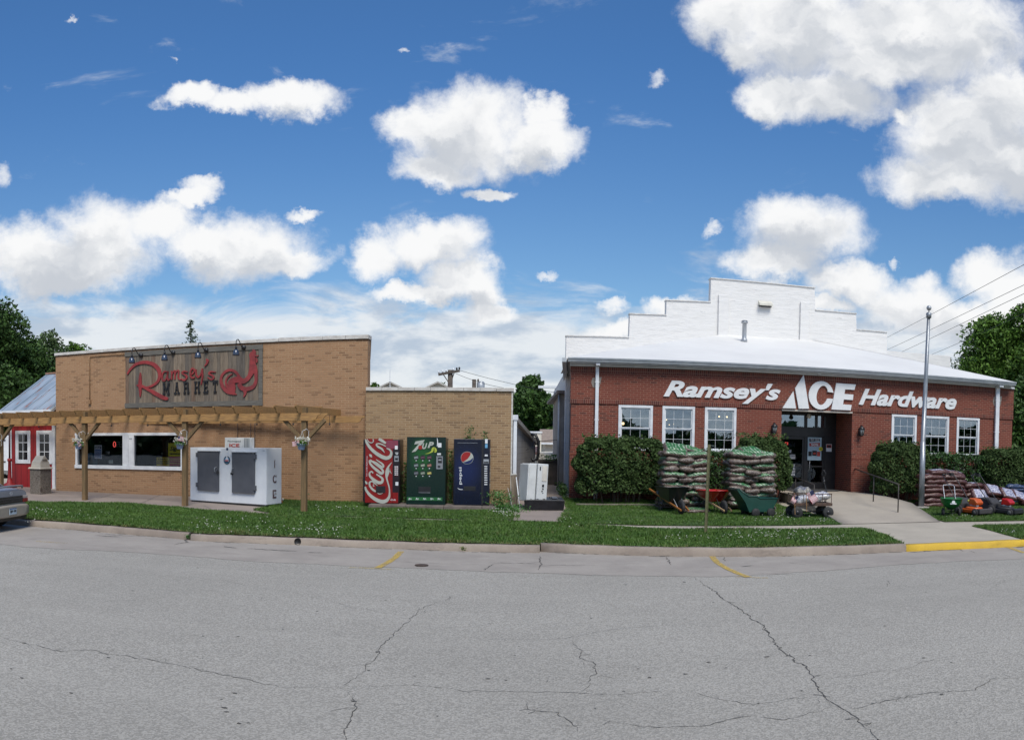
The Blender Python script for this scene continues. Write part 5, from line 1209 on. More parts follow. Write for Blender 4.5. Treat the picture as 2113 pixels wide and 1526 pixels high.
for k in range(8):
    y_, z_ = r.uniform(.30, .44), r.choice((.72, .46, .2)) * h_ + r.uniform(0, .15); b.box(w_ + .008, w_ + .0095, y_, y_ + r.uniform(.02, .06), z_, z_ + r.uniform(.01, .05))
b.obj('peeling_paint', CW, ic)
# small figurine beside the chest
gn = G(580, 1039); gx = thing('garden_figurine', 'small orange and white figurine in the grass beside the ice chest', 'figurine', gn)
b = B(); b.lathe((0, 0, 0), [(.05, 0), (.06, .05), (.04, .10), (.02, .13)], 10); b.obj('body', M('terracotta', (.42, .16, .06, 1)), gx); b = B(); b.ball((.05, 0, .13), .04, 10); b.ball((-.04, .0, .12), .03, 8); b.obj('head', M('fig_white', (.6, .55, .45, 1)), gx)

# ---- vending machines on their pad
FV = Frame(22.12, 0); ZP = .40
pd = thing('machine_pad', 'long low weathered concrete block pad under the three vending machines', 'pad', (0, 0, 0))
px0 = FV.at(782, 1045)[0]; px1 = FV.at(1023, 1050)[0]
b = B(); cur = px0 - .25; k = 0
while cur < px1 - .05: nx = min(cur + 1.05, px1); b.box(cur + .004, nx - .004, 21.8, 22.95, .1, ZP - .004 * (k % 2)); cur = nx; k += 1
b.obj('block', M('pad_block', (.17, .14, .12, 1), (.09, .075, .065, 1), 2.5, .95, bump=.01, det=9), pd, .015)
def vend(name, label, x0, x1, h, col, rough=.3, dep=.78):
    a = FV.at(x0, 1000)[0]; c = FV.at(x1, 1000)[0]; o = thing(name, label, 'vending machine', (a, 22.12, ZP)); w = c - a
    b = B(); b.box(0, w, 0, dep, .05, h); b.obj('cabinet', col, o, .012)
    b = B(); b.box(.04, w - .04, .03, dep - .03, 0, .05); b.obj('base', BLACK, o)
    return o, w, (lambda x, y: (FV.at(x, y)[0] - a, FV.at(x, y)[1] - ZP))
def rect(b, X, x0, y0, x1, y1, d=.004, m=0, y=0.0):
    p, q = X(x0, y0), X(x1, y1); b.box(min(p[0], q[0]), max(p[0], q[0]), y - d, y, min(p[1], q[1]), max(p[1], q[1]), m)
VR, VW = P('vend_red', (.22, .010, .010, 1), .3), P('vend_white', (.42, .44, .39, 1), .4)
o, w, X = vend('vending_machine', 'red soda vending machine with huge white sideways script, leftmost of three', 749, 824, 1.80, M('vend_black', (.016, .010, .016, 1), (.01, .008, .01, 1), 3, .3))
C = lambda x, y: X(740 + x / 8.478, 880 + y / 8.478)
b = B(); rect(b, C, 122, 210, 590, 1335, .008); rect(b, C, 585, 1150, 690, 1335, .008); b.obj('front_panel', VR, o)
WV = 1 / 8.478 / FOC * 22.3
def vs(b, pts, y=-.014, d=.006): b.stroke([C(p[0], p[1]) for p in pts], [p[2] * WV for p in pts], y, d)
b = B()
for s in ([(118,1048,26),(135,1110,40),(200,1195,52),(300,1270,62),(400,1308,66),(480,1295,62),(530,1235,46),(542,1160,26),(535,1060,22),(505,950,26),(486,860,32),(492,770,40),(525,695,30),(583,622,6)],
          [(575,822,6),(548,770,14),(536,735,26),(520,790,44),(498,860,40),(490,900,20)],
          [(330,1030,10),(275,985,20),(235,955,26),(195,975,30),(196,1030,32),(240,1090,38),(302,1135,30)],
          [(262,1000,10),(258,1040,12),(280,1030,10)],
          [(255,812,22),(225,782,24),(192,815,28),(205,870,38),(270,930,52),(345,975,58),(405,970,50),(420,915,40),(375,870,30),(310,830,20)],
          [(195,580,26),(198,630,34),(240,690,40),(320,760,48),(395,815,50),(428,790,40),(405,740,34),(330,680,30),(240,610,28),(205,575,16)],
          [(212,600,30),(300,630,34),(380,690,44),(430,700,40),(420,655,30),(345,600,20),(305,572,8)],
          [(190,482,14),(212,505,44),(232,535,14)], [(120,950,14),(140,985,40),(152,1002,14)],
          [(124,215,14),(140,270,40),(200,365,50),(290,450,58),(390,515,64),(480,548,66),(548,525,56),(574,460,42),(548,405,28),(490,378,14)],
          [(455,455,6),(410,392,34),(345,352,36),(312,318,26),(335,296,22),(400,305,22),(480,345,14)],
          [(150,214,10),(178,262,14),(225,282,16),(260,255,16),(252,214,14)], [(355,214,44),(410,245,50),(478,290,34)],
          [(330,1160,6),(370,1175,16),(425,1160,6)]): vs(b, s)
b.obj('script_lettering', VW, o)
b = B(); t0, t1 = C(133, 865), C(155, 515); b.text('ice cold delicious', t0[0], t1[0], t0[1], t1[1], -.012, .004, 0, 0, rot=90); t0, t1 = C(560, 1290), C(650, 1262); b.text('Cola', t0[0], t1[0], t0[1], t1[1], -.012, .004, .01, .3)
for k in range(5): rect(b, C, 630, 690 + k * 35, 655, 708 + k * 35, .01); rect(b, C, 662, 690 + k * 35, 690, 708 + k * 35, .01)
rect(b, C, 645, 965, 694, 1028, .008); rect(b, C, 636, 332, 684, 398, .016); rect(b, C, 640, 450, 696, 462, .008); rect(b, C, 650, 475, 690, 488, .008); b.obj('lettering', WHP, o)
b = B(); rect(b, C, 485, 240, 690, 385, .014); b.obj('picture_panel', P('vend_pink', (.22, .04, .07, 1)), o)
b = B(); rect(b, C, 628, 510, 700, 610, .012); b.obj('coin_panel', STEEL, o); b = B(); rect(b, C, 640, 545, 690, 585, .016); rect(b, C, 305, 1035, 470, 1155, .02); b.obj('dispensing_slot', BLACK, o)
b = B(); 
for k in range(5): rect(b, C, 630, 708 + k * 35, 690, 716 + k * 35, .009)
b.obj('button_labels', VR, o)
# green
m_, g, bs = newmat('vend_green'); co_ = g.n('ShaderNodeTexCoord').outputs['Object']; s_ = g.n('ShaderNodeSeparateXYZ', i0=co_)
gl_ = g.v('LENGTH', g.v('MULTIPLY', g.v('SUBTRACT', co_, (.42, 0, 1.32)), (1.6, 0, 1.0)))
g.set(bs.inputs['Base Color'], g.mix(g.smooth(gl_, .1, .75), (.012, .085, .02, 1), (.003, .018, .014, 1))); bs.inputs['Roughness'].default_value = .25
o, w, X = vend('vending_machine', 'green lemon soda vending machine with fruit and nine flavour pictures, middle of three', 839.5, 919, 1.86, M('vend_dark_green', (.008, .018, .016, 1), (.005, .012, .012, 1), 3, .3))
C = lambda x, y: X(830 + x / 9.54, 890 + y / 9.54); WV = 1 / 9.54 / FOC * 22.3
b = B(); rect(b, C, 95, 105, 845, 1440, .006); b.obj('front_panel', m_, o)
b = B(); b.prism([C(*q) for q in ((262, 195), (445, 163), (405, 232), (262, 392), (185, 408), (330, 240), (238, 255))], -.02, -.006, 'y')
p, q = C(398, 345), C(480, 238); p2, q2 = C(500, 318), C(622, 202)
b.text('U', C(392, 345)[0], C(495, 225)[0], C(392, 345)[1], C(500, 228)[1], -.022, .014, .05, .3); b.text('P', C(500, 320)[0], C(625, 200)[0], C(500, 322)[1], C(600, 202)[1], -.022, .014, .05, .3); b.obj('logo_lettering', VW, o)
b = B(); c = C(357, 313); b.lathe((c[0], -.026, c[1]), [(.055, .0), (.062, .016)], 20, ax='y'); b.obj('logo_dot', P('vend_dot_red', (.30, .02, .01, 1)), o)
b = B(); vs(b, [(450,440,4),(520,425,14),(580,395,30),(620,350,90),(650,380,70),(640,410,20)], -.01, .004); b.obj('fruit', P('lemon', (.42, .48, .06, 1)), o)
b = B(); vs(b, [(688,130,10),(697,200,18),(690,290,16)], -.01, .004); rect(b, C, 705, 225, 772, 312, .012); rect(b, C, 688, 425, 762, 460, .01)
for r_ in range(3):
    for k in range(3): x, y = 275 + k * 130, 570 + r_ * 154; rect(b, C, x - 10, y - 8, x + 10, y + 8, .01)
for k in range(5): x = 125 + k * 143; vs(b, [(x, 1345, 5), (x + 15, 1305, 8), (x + 25, 1340, 8), (x + 45, 1315, 8), (x + 60, 1340, 5)], -.012, .004)
b.obj('lettering', WHP, o)
cans = [P('can_%d' % k, c) for k, c in enumerate([(.22, .25, .25, 1), (.10, .05, .07, 1), (.12, .06, .08, 1), (.2, .24, .24, 1), (.30, .36, .26, 1), (.34, .17, .12, 1), (.14, .15, .17, 1), (.24, .28, .22, 1), (.45, .40, .12, 1)])]
for r_ in range(3):
    for k in range(3):
        x, y = 275 + k * 130, 512 + r_ * 154; b = B(); cx, cz = C(x, y); b.lathe((cx, -.008, cz), [(.072, 0), (.072, .004)], 14, ax='y', m=1); b.T = Matrix.Translation((cx, 0, cz)) @ Matrix.Rotation(-.2, 4, 'Y'); b.box(-.055, .055, -.02, -.008, -.03, .032, 0); b.obj('flavour_picture', [cans[r_ * 3 + k], INK], o)
b = B(); rect(b, C, 95, 1285, 790, 1362, .008); b.obj('lower_band', P('vend_band', (.015, .12, .03, 1)), o)
b = B(); rect(b, C, 672, 482, 798, 738, .014); b.obj('coin_panel', M('coin_panel_grey', (.22, .23, .25, 1), rough=.4), o)
b = B(); rect(b, C, 705, 510, 780, 620, .018); rect(b, C, 700, 670, 750, 710, .018); rect(b, C, 320, 1085, 560, 1205, .016); b.obj('dispensing_slot', BLACK, o)
b = B(); rect(b, C, 715, 545, 772, 572, .022); rect(b, C, 680, 722, 795, 738, .018); rect(b, C, 325, 1195, 550, 1207, .02); b.obj('metal_trim', STEEL, o)
# blue
m_, g, bs = newmat('vend_blue'); co_ = g.n('ShaderNodeTexCoord').outputs['Object']
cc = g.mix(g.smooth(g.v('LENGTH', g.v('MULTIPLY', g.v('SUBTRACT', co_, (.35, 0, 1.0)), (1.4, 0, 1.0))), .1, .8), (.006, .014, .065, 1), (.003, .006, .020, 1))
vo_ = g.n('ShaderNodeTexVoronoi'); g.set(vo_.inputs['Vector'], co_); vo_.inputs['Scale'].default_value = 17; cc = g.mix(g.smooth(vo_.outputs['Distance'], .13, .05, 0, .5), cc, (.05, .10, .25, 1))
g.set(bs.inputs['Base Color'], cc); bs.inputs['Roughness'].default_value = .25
o, w, X = vend('vending_machine', 'dark blue cola vending machine with red, white and blue globe, rightmost of three', 935.5, 1010, 1.84, M('vend_navy', (.006, .009, .022, 1), (.005, .007, .017, 1), 3, .3))
C = lambda x, y: X(925 + x / 9.25, 890 + y / 9.25); WV = 1 / 9.25 / FOC * 22.3
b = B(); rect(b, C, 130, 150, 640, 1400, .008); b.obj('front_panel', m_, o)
b = B(); cx, cz = C(360, 503); R_ = .176
b.lathe((cx, -.014, cz), [(R_, 0), (R_, .006)], 36, ax='y', m=1); b.lathe((cx, -.016, cz), [(R_ * .95, 0), (R_ * .95, .003)], 36, ax='y', m=2)
def arcpoly(a0, a1, extra, m, y):
    pts = [(cx + R_ * .95 * math.cos(math.radians(a)), cz + R_ * .95 * math.sin(math.radians(a))) for a in np.linspace(a0, a1, 16)] + [C(*q) for q in extra]
    b.prism(pts, y, y + .004, 'y', m)
arcpoly(55, 222, [(300, 572), (370, 520), (420, 450)], 0, -.022)
arcpoly(8, 55, [(420, 450), (370, 520), (300, 572), (250, 590), (330, 577), (420, 545), (470, 500)], 1, -.020)
b.obj('globe_logo', [P('vend_globe_red', (.32, .012, .012, 1)), VW, P('globe_blue', (.008, .02, .11, 1))], o)
b = B(); t0, t1 = C(200, 1008), C(270, 680); b.text('pepsi', t0[0], t1[0], t0[1], t1[1], -.013, .005, .012, 0, rot=90); vs(b, [(178,1078,4),(215,1100,14),(278,1105,10)], -.012, .004)
for k in range(9): rect(b, C, 688, 655 + k * 43, 745, 675 + k * 43, .008)
rect(b, C, 703, 142, 750, 228, .008); rect(b, C, 697, 437, 752, 472, .008); b.obj('lettering', WHP, o)
b = B(); rect(b, C, 703, 238, 750, 313, .008); b.obj('sticker', P('sky_sticker', (.14, .36, .58, 1)), o)
b = B(); rect(b, C, 672, 527, 775, 612, .014); rect(b, C, 175, 212, 560, 222, .014); b.obj('metal_trim', STEEL, o); b = B(); rect(b, C, 682, 575, 768, 602, .018); rect(b, C, 295, 1040, 520, 1130, .012); rect(b, C, 640, 150, 662, 1400, .009); b.obj('dispensing_slot', BLACK, o)
b = B(); b.T = Matrix.Translation((w + .001, .38, 0)) @ Matrix.Rotation(math.pi / 2, 4, 'Z'); b.lathe((0, -.006, 1.40), [(.19, 0), (.19, .005)], 24, ax='y', m=1); b.box(-.14, .14, -.009, -.006, 1.40, 1.53, 0); b.text('pepsi', -.1, .1, .45, 1.1, -.006, .005, .02, 0, m=1, rot=90); b.obj('side_graphic', [P('vend_globe_red', (0, 0, 0, 1)), VW], o)

# weeds and vine between and beside the machines
VINE = [M('vine_leaf', (.05, .12, .02, 1), (.025, .07, .012, 1), 9, .6), M('weed_leaf', (.06, .17, .03, 1), (.04, .11, .02, 1), 9, .6)]
def leafy(name, label, cat, c, box, n, size, mats, stems=None, group=None):
    o = thing(name, label, cat, c, 0, group); Pn = RS.normal(0, .45, (n, 3)) * np.array(box); Pn[:, 2] = np.abs(RS.uniform(0, 1, n)) * box[2]
    quads_mesh('foliage', leaf_quads(Pn, size), 4, mats, RS.randint(0, len(mats), n) if len(mats) > 1 else None, parent=o)
    b = B(); r = random.Random(n)
    for k in range(5): x, y = r.uniform(-.5, .5) * box[0], r.uniform(-.3, .3) * box[1]; b.tube([(x * .4, y * .4, 0), (x, y, box[2] * .9)], .005, 4)
    b.obj('stem', VINE[0], o); return o
leafy('climbing_vine', 'tall leafy vine between the green and the blue vending machines', 'plant', (-1.74, 22.72, ZP), (.12, .14, 1.55), 420, .03, VINE)
leafy('climbing_vine', 'leafy vine between the red and the green vending machines', 'plant', (-3.04, 22.7, ZP), (.13, .16, 1.15), 380, .03, VINE)
leafy('climbing_vine', 'leafy shoots sticking up above the left of the blue vending machine', 'plant', (-1.22, 22.8, 2.1), (.18, .05, .52), 90, .035, VINE[:1])
leafy('climbing_vine', 'leafy shoots sticking up above the right of the blue vending machine', 'plant', (-.78, 22.8, 2.1), (.12, .05, .38), 60, .035, VINE[:1])
leafy('weed_clump', 'green weeds and clover beside the blue vending machine by the downspout', 'plant', (-.35, 22.3, .26), (.45, .5, .55), 900, .03, VINE[1:])
leafy('weed_clump', 'low green weeds at the corner of the extension', 'plant', (.02, 21.6, .25), (.5, .5, .22), 600, .025, VINE[1:])
leafy('weed_clump', 'small dark weed growing beside the ice chest at the wall', 'plant', (-6.15, 23.1, .26), (.12, .1, .3), 120, .025, VINE[:1])

for x_, y_, lab in ((387, 1103, 'green weed growing in the kerb joint in front of the ice chest'), (955, 1127, 'dry straw tuft on the kerb in front of the blue vending machine')):
    q = G(x_, y_, .12); leafy('kerb_weed', lab, 'weed', (q.x, q.y + .02, .04), (.07, .04, .08), 50, .02, VINE[1:] if x_ < 500 else [bpy.data.materials['blade_dry']])
# ---- alley: tipped freezer on a black tub, boards
fz = G(1096, 1054)
tb_ = thing('plastic_tub', 'large flat black plastic tub lying on the alley path under the white freezer', 'tub', (fz.x - .16, fz.y, fz.z + .03), 0)
b = B(); b.box(0, 1.05, 0, 1.2, .0, .26, 0, (-.03, -.03)); b.box(-.02, 1.07, -.03, 1.22, .24, .28)
for k in range(5): b.box(.12 + k * .19, .17 + k * .19, .1, 1.1, .28, .30)
b.obj('shell', M('tub_black', (.008, .008, .010, 1), (.015, .015, .018, 1), 6, .35), tb_, .02); b = B(); b.box(.35, .55, .2, .9, .282, .292); b.box(.75, .9, .3, 1, .30, .31); b.obj('lid_label', M('tub_grey', (.12, .13, .15, 1)), tb_)
fr = thing('chest_freezer', 'white chest freezer standing on end, tilted, on the black tub in the alley', 'freezer', (fz.x + .14, fz.y + .12, fz.z + .30), math.radians(-8)); fr.rotation_euler = (0, math.radians(3), math.radians(24))
FRW = M('freezer_white', (.62, .63, .62, 1), (.52, .53, .52, 1), 2, .4); b = B(); b.box(0, .32, 0, .6, 0, 1.0); b.obj('cabinet', FRW, fr, .02)
b = B(); b.box(-.24, -.02, .05, .55, -.02, .99); b.box(-.29, -.24, .02, .58, -.05, .97); b.obj('lid', FRW, fr, .015)
b = B(); b.box(.13, .28, -.012, 0, .52, .95); b.obj('label_panel', M('freezer_label', (.66, .62, .55, 1)), fr, .01)
b = B(); b.box(.15, .21, -.01, 0, .36, .43); b.box(.16, .20, -.01, 0, .29, .33); b.box(.14, .18, -.01, 0, .23, .26); b.box(.17, .2, -.01, 0, .19, .205); b.box(.05, .08, -.01, 0, .82, .92); b.obj('lettering', INK, fr)
bd = thing('leaning_board', 'weathered brown board leaning on the grey block wall by the downspout', 'board', (fz.x - .52, fz.y + .75, fz.z), 0); bd.rotation_euler = (0, math.radians(-3), math.radians(8)); b = B(); b.box(0, .16, 0, .03, 0, .95); b.obj('board', SGW[2], bd); b = B(); b.box(-.01, .17, -.01, .04, .95, .98); b.obj('cap', COPE, bd)
bd = thing('leaning_pipe', 'thin white pipe leaning beside the weathered board in the alley', 'pipe', (fz.x - .30, fz.y + .3, fz.z), 0); b = B(); b.tube([(0, 0, 0), (-.12, .3, .9)], .014, 6); b.obj('pipe', WHITE, bd); b = B(); b.tube([(-.35, .2, .6), (-.22, 0, .1), (-.1, -.1, .02), (.02, -.08, .02)], .008, 5); b.obj('hose', COPE, bd)
rw = thing('retaining_wall', 'dark low concrete wall at the end of the alley', 'wall', (1.1, 33.5, 0)); b = B(); b.box(0, 1.1, 0, .3, 0, 1.35); b.box(-.02, 1.1, -.04, .3, 1.36, 1.44); b.obj('block', M('dark_block', (.11, .09, .075, 1), (.05, .045, .04, 1), 2, .95), rw)
leafy('weed_clump', 'weeds growing on top of the dark wall at the alley end', 'plant', (1.65, 33.45, 1.42), (.5, .12, .25), 160, .05, VINE[1:])
leafy('weed_clump', 'dark weeds along the foot of the brick store in the alley', 'plant', (1.72, 27.0, .28), (.15, 1.6, .5), 700, .04, VINE[:1])

# ---- hedges
HL = [M('hedge_leaf_a', (.038, .070, .018, 1), (.06, .10, .028, 1), 2.0, .7, spec=.2), M('hedge_leaf_b', (.028, .052, .014, 1), (.044, .075, .022, 1), 3, .7, spec=.2), M('hedge_leaf_light', (.10, .15, .05, 1), (.07, .115, .036, 1), 3, .7, spec=.2)]
YL = [M('yew_leaf_a', (.03, .085, .014, 1), (.05, .12, .02, 1), 1.2, .5), M('yew_leaf_b', (.014, .035, .009, 1), (.025, .055, .012, 1), 3, .5)]
def hedge(label, x0, x1, y0, y1, h, mats, n, size=.045, sq=3.0, light=.12, group='clipped shrubs along the brick store'):
    cx, cy = (x0 + x1) / 2, (y0 + y1) / 2; z0 = gz(cx, cy); o = thing('shrub', label, 'shrub', (cx, cy, z0), 0, group)
    d = unit(n); d[:, 2] = np.where(d[:, 2] < -.55, -d[:, 2], d[:, 2])
    k = (np.abs(d) ** sq).sum(1) ** (-1 / sq); r = 1 - np.abs(RS.normal(0, .07, n)); P_ = d * (k * r)[:, None]
    lump = 1 + .06 * np.sin(P_[:, 0] * 5.3 + 1) * np.sin(P_[:, 2] * 6.1) + .04 * np.sin(P_[:, 0] * 13 + P_[:, 2] * 11)
    P_ *= lump[:, None]; P_ *= np.array([(x1 - x0) / 2, (y1 - y0) / 2, h / 2]); P_[:, 2] += h / 2
    m = RS.uniform(0, 1, n); mi = np.where(m < .5, 0, 1) if len(mats) < 3 else np.where(m < light, 2, np.where(m < .6, 0, 1))
    out = d.copy(); quads_mesh('foliage', leaf_quads(P_, size, .25, out), 4, mats, mi, parent=o)
    n2 = 260; P2 = np.stack([RS.uniform(-1, 1, n2) * (x1 - x0) / 2 * .85, RS.uniform(-1, 1, n2) * (y1 - y0) / 2 * .8, h * (.97 + RS.uniform(0, .09, n2))], 1)
    quads_mesh('sprig', leaf_quads(P2, size * .9, .6), 4, mats[0], parent=o)
    b = B(); r_ = random.Random(n)
    for q in range(16): x, y = r_.uniform(-.35, .35) * (x1 - x0), r_.uniform(-.2, .2) * (y1 - y0); b.tube([(x * .8, y, 0), (x, y, h * .4), (x * 1.15, y * 1.2, h * .85)], [.03, .02, .008], 5)
    b.obj('branch', M('bark', (.09, .07, .05, 1), (.05, .04, .03, 1), 12, .9), o); return o
hedge('big square dark green shrub left of the left mulch stack', 1.95, 4.62, 23.7, 25.15, 2.0, HL, 26000, .05, 4.5)
hedge('lower bright green hedge behind the two green mulch stacks', 4.5, 7.2, 24.2, 25.25, 1.62, YL, 16000, .04, 5)
hedge('rounded shrub right behind the right mulch stack by the store door', 6.95, 8.92, 23.9, 25.2, 2.13, HL, 17000, .05, 2.6, .2)
hedge('big rounded shrub between the ramp handrail and the flagpole', 11.75, 13.75, 23.3, 24.9, 2.02, HL, 19000, .05, 3.2, .25)
hedge('low bright hedge behind the brown bag stack', 13.7, 16.35, 24.0, 25.15, 1.68, YL, 15000, .04, 5)
hedge('dark shrub at the right end of the brick store', 16.2, 18.7, 23.6, 25.1, 1.9, HL, 17000, .05, 4, .18)
for x0, x1, y, lab in ((1.9, 4.9, 23.35, 'low weathered edging before the big square shrub left of the mulch stacks'), (11.9, 14.2, 23.1, 'low weathered edging under the shrub beside the ramp handrail')):
    b = B(); b.box(x0, x1, y, y + .09, .1, gz(0, y) + .07)
    eb = b.obj('bed_edging', M('edging', (.20, .17, .14, 1), (.12, .10, .08, 1), 4, .95), bevel=.01); tag(eb, lab, 'edging')

# ---- bags
def bagmat(name, base, speck, band, mode, bandthr=.0):
    m, g, b = newmat(name); co = g.n('ShaderNodeTexCoord').outputs['Object']; s = g.n('ShaderNodeSeparateXYZ', i0=co)
    oi = g.n('ShaderNodeObjectInfo').outputs['Random']
    cv = g.v('ADD', co, g.n('ShaderNodeCombineXYZ', i0=oi, i1=g.m('MULTIPLY', oi, 7.3), i2=0.0))
    n = g.noise(cv, 22, 5, .7); c = g.mix(g.smooth(n, .42, .62), base, mul(base, .5)); c = g.mix(g.smooth(g.noise(g.v('MULTIPLY', cv, (1, 1, 2)), 34, 3, .7), .54, .66), c, speck)  # pale specks on the mulch bags put the plastic's highlights into the colour
    if mode == 'green':
        wv = g.m('SINE', g.m('ADD', g.m('MULTIPLY', s.outputs[0], 60), g.m('MULTIPLY', s.outputs[2], 90)))
        zz = g.m('ADD', s.outputs[2], g.m('MULTIPLY', g.m('SUBTRACT', g.noise(cv, 5, 3), .5), .035)); f = g.m('MULTIPLY', g.smooth(zz, bandthr - .004, bandthr + .012), g.smooth(g.m('ABSOLUTE', s.outputs[0]), .31, .25, 0, .95))
        bc = g.mix(g.smooth(g.m('ADD', g.noise(cv, 14, 3), g.m('MULTIPLY', wv, .16)), .60, .66), band, (.34, .42, .33, 1)); c = g.mix(f, c, bc)
    else:
        f = g.m('MULTIPLY', g.smooth(s.outputs[2], .01, .03), g.m('MULTIPLY', g.smooth(g.m('ABSOLUTE', s.outputs[0]), .26, .24), g.smooth(g.m('ABSOLUTE', s.outputs[1]), .20, .17)))
        bc = g.mix(g.smooth(g.noise(g.v('MULTIPLY', cv, (1, 2.5, 1)), 16, 3, .5), .52, .55), band, (.06, .08, .18, 1)); c = g.mix(g.m('MULTIPLY', f, .9), c, bc)
    g.set(b.inputs['Base Color'], c); b.inputs['Roughness'].default_value = .32; b.inputs['Specular IOR Level'].default_value = .55
    bp = g.n('ShaderNodeBump'); bp.inputs['Distance'].default_value = .03; g.set(bp.inputs['Height'], g.noise(g.v('MULTIPLY', cv, (1, 1.6, 1)), 9, 5, .6)); g.set(b.inputs['Normal'], bp)
    return m
BG = [bagmat('mulch_bag_green', (.105, .072, .058, 1), (.42, .38, .33, 1), (.02, .13, .035, 1), 'green', .0), bagmat('mulch_bag_plain', (.10, .066, .052, 1), (.42, .38, .33, 1), (.03, .15, .045, 1), 'green', .045)]
BB = [bagmat('bark_bag', (.085, .028, .024, 1), (.20, .12, .11, 1), (.46, .46, .54, 1), 'white')]; BBL = [bagmat('blue_bag', (.03, .055, .13, 1), (.14, .18, .28, 1), (.32, .38, .50, 1), 'white')]; BWH = bagmat('white_bag', (.55, .54, .52, 1), (.3, .29, .28, 1), (.62, .62, .64, 1), 'white')
def bagmesh(L, W, T, seed, sag=0.0):
    r = np.random.RandomState(seed); nx, ny = 18, 12; b = B(); ph = r.uniform(0, 6, 6); ids = {}
    for s in (1, -1):
        for i in range(nx + 1):
            for j in range(ny + 1):
                u, v = i / nx * 2 - 1, j / ny * 2 - 1
                edge = i in (0, nx) or j in (0, ny)
                if s < 0 and edge: ids[s, i, j] = ids[1, i, j]; continue
                h = (max(0, 1 - abs(u) ** 7) ** .6) * (max(0, 1 - abs(v) ** 5) ** .55)
                pin = 1 - .07 * (abs(u) ** 4) * (1 - abs(v)) ; wob = .10 * math.sin(u * 4 + ph[0]) * math.sin(v * 3 + ph[1]) + .05 * math.sin(u * 9 + ph[2] + v * 4)
                x = u * L / 2 * (1 - .06 * v * v); y = v * W / 2 * (1 - .09 * u * u) * pin
                z = s * T / 2 * h * (1 + wob * 2) + .012 * math.sin(u * 7 + ph[3]) * (1 if edge else .3) - sag * u * u * .05
                ids[s, i, j] = b.V((x, y, z))
    for s in (1, -1):
        for i in range(nx):
            for j in range(ny):
                q = (ids[s, i, j], ids[s, i + 1, j], ids[s, i + 1, j + 1], ids[s, i, j + 1]); b.fi(q if s > 0 else q[::-1], 0, True)
    return b
def bagproto(name, label, L, W, T, mat, seed, group, sag=0.0):
    o = bagmesh(L, W, T, seed, sag).obj(name, mat); tag(o, label, 'bag', group); return o
ORD = ['bottom', 'second', 'third', 'fourth', 'fifth', 'sixth', 'seventh', 'eighth', 'ninth', 'tenth', 'eleventh', 'twelfth', 'top']
def stack(x0, yf, z0, wid, layers, T, mats, where, group, seed, lean=0.0):
    r = random.Random(seed); L, Wd = wid / 2, wid / 3; protos = []
    for k in range(6): protos.append([k, None])
    meshes = [bagmesh(L * 1.16, Wd * 1.12, T * 1.32, seed * 10 + k, .5).obj('m', mats[k % len(mats)]) for k in range(6)]
    for li in range(layers):
        z = z0 + T * (li + .5); odd = li % 2; n = 3 if odd else 2; sh = lean * li / layers + r.uniform(-.02, .02)
        for k in range(n):
            for row in ((0, 1) if not odd else (0,)):
                src = meshes[(li + k * 2 + row) % 6] if not odd else meshes[(1 + li + 2 * k) % 6]
                o = src.copy(); COL.objects.link(o); o.name = 'mulch_bag'
                if odd: o.location = (x0 + Wd * (k + .5) + sh, yf + L * .5, z); rz = math.pi / 2 + (math.pi if r.random() < .5 else 0)
                else: o.location = (x0 + L * (k + .5) + sh * 1.0, yf + Wd * (.5 + row * 1.0), z); rz = 0
                o.rotation_euler = (r.gauss(0, .07), r.gauss(0, .06) + (.09 if k == 0 else -.09), rz + r.gauss(0, .08)); o.location.z += r.gauss(0, .012); o.location.y += r.gauss(0, .03)
                pos = (['left', 'middle', 'right'][k] if odd else ['left', 'right'][k]); rw_ = ('' if odd else (' front' if row == 0 else ' rear'))
                od = 'top' if li == layers - 1 else ORD[li]
                o.location.x += (x0 + wid / 2 - o.location.x) * (.16 * max(0, li / layers - .6) / .4 + .05 * (li == 0)); tag(o, f'{pos}{rw_} mulch bag in the {od} layer of the {where}', 'bag', group)
    for m in meshes: bpy.data.objects.remove(m)
# pallets with their loads
def pallet(x0, x1, y0, z, label):
    o = thing('pallet', label, 'pallet', (x0, y0, z)); b = B()
    for k in range(5): b.box(0, x1 - x0, k * .2, k * .2 + .1, .09, .11)
    for x in (0, (x1 - x0) / 2 - .02, x1 - x0 - .04): b.box(x, x + .04, 0, .9, 0, .09)
    b.obj('deck', SGW[4], o)
yst = 22.15; sl0 = math.tan((1366 - 1056.5) / FOC) * yst; sl1 = math.tan((1462 - 1056.5) / FOC) * yst; sr0 = math.tan((1507 - 1056.5) / FOC) * yst; sr1 = math.tan((1604 - 1056.5) / FOC) * yst
zs = gz(5, 22.3)
pallet(sl0, sl1, yst + .02, zs, 'wooden pallet under the left green mulch stack behind the black wheelbarrow'); pallet(sr0, sr1, yst + .02, zs, 'wooden pallet under the right green mulch stack behind the dump cart')
stack(sl0, yst, zs + .11, sl1 - sl0, 11, .142, BG, 'left green mulch stack', 'green and brown mulch bags in the left stack', 3, .05)
stack(sr0, yst, zs + .11, sr1 - sr0, 11, .140, BG, 'right green mulch stack', 'green and brown mulch bags in the right stack', 4, .0)
def loose(L, W, T, mat, loc, rot, label, seed, group=None, name='mulch_bag'):
    o = bagmesh(L, W, T, seed, .4).obj(name, mat); o.location = loc; o.rotation_euler = rot; return tag(o, label, 'bag', group)
top = zs + .11 + 11 * .142
loose(.72, .48, .18, BG[0], (sl0 + .45, yst + .35, top + .10), (.5, .08, .1), 'green printed mulch bag lying tilted on top of the left stack', 71)
loose(.72, .46, .18, BG[1], (sl0 + 1.0, yst + .55, top + .05), (.15, .25, -.3), 'brown mulch bag drooping on the top right of the left stack', 72)
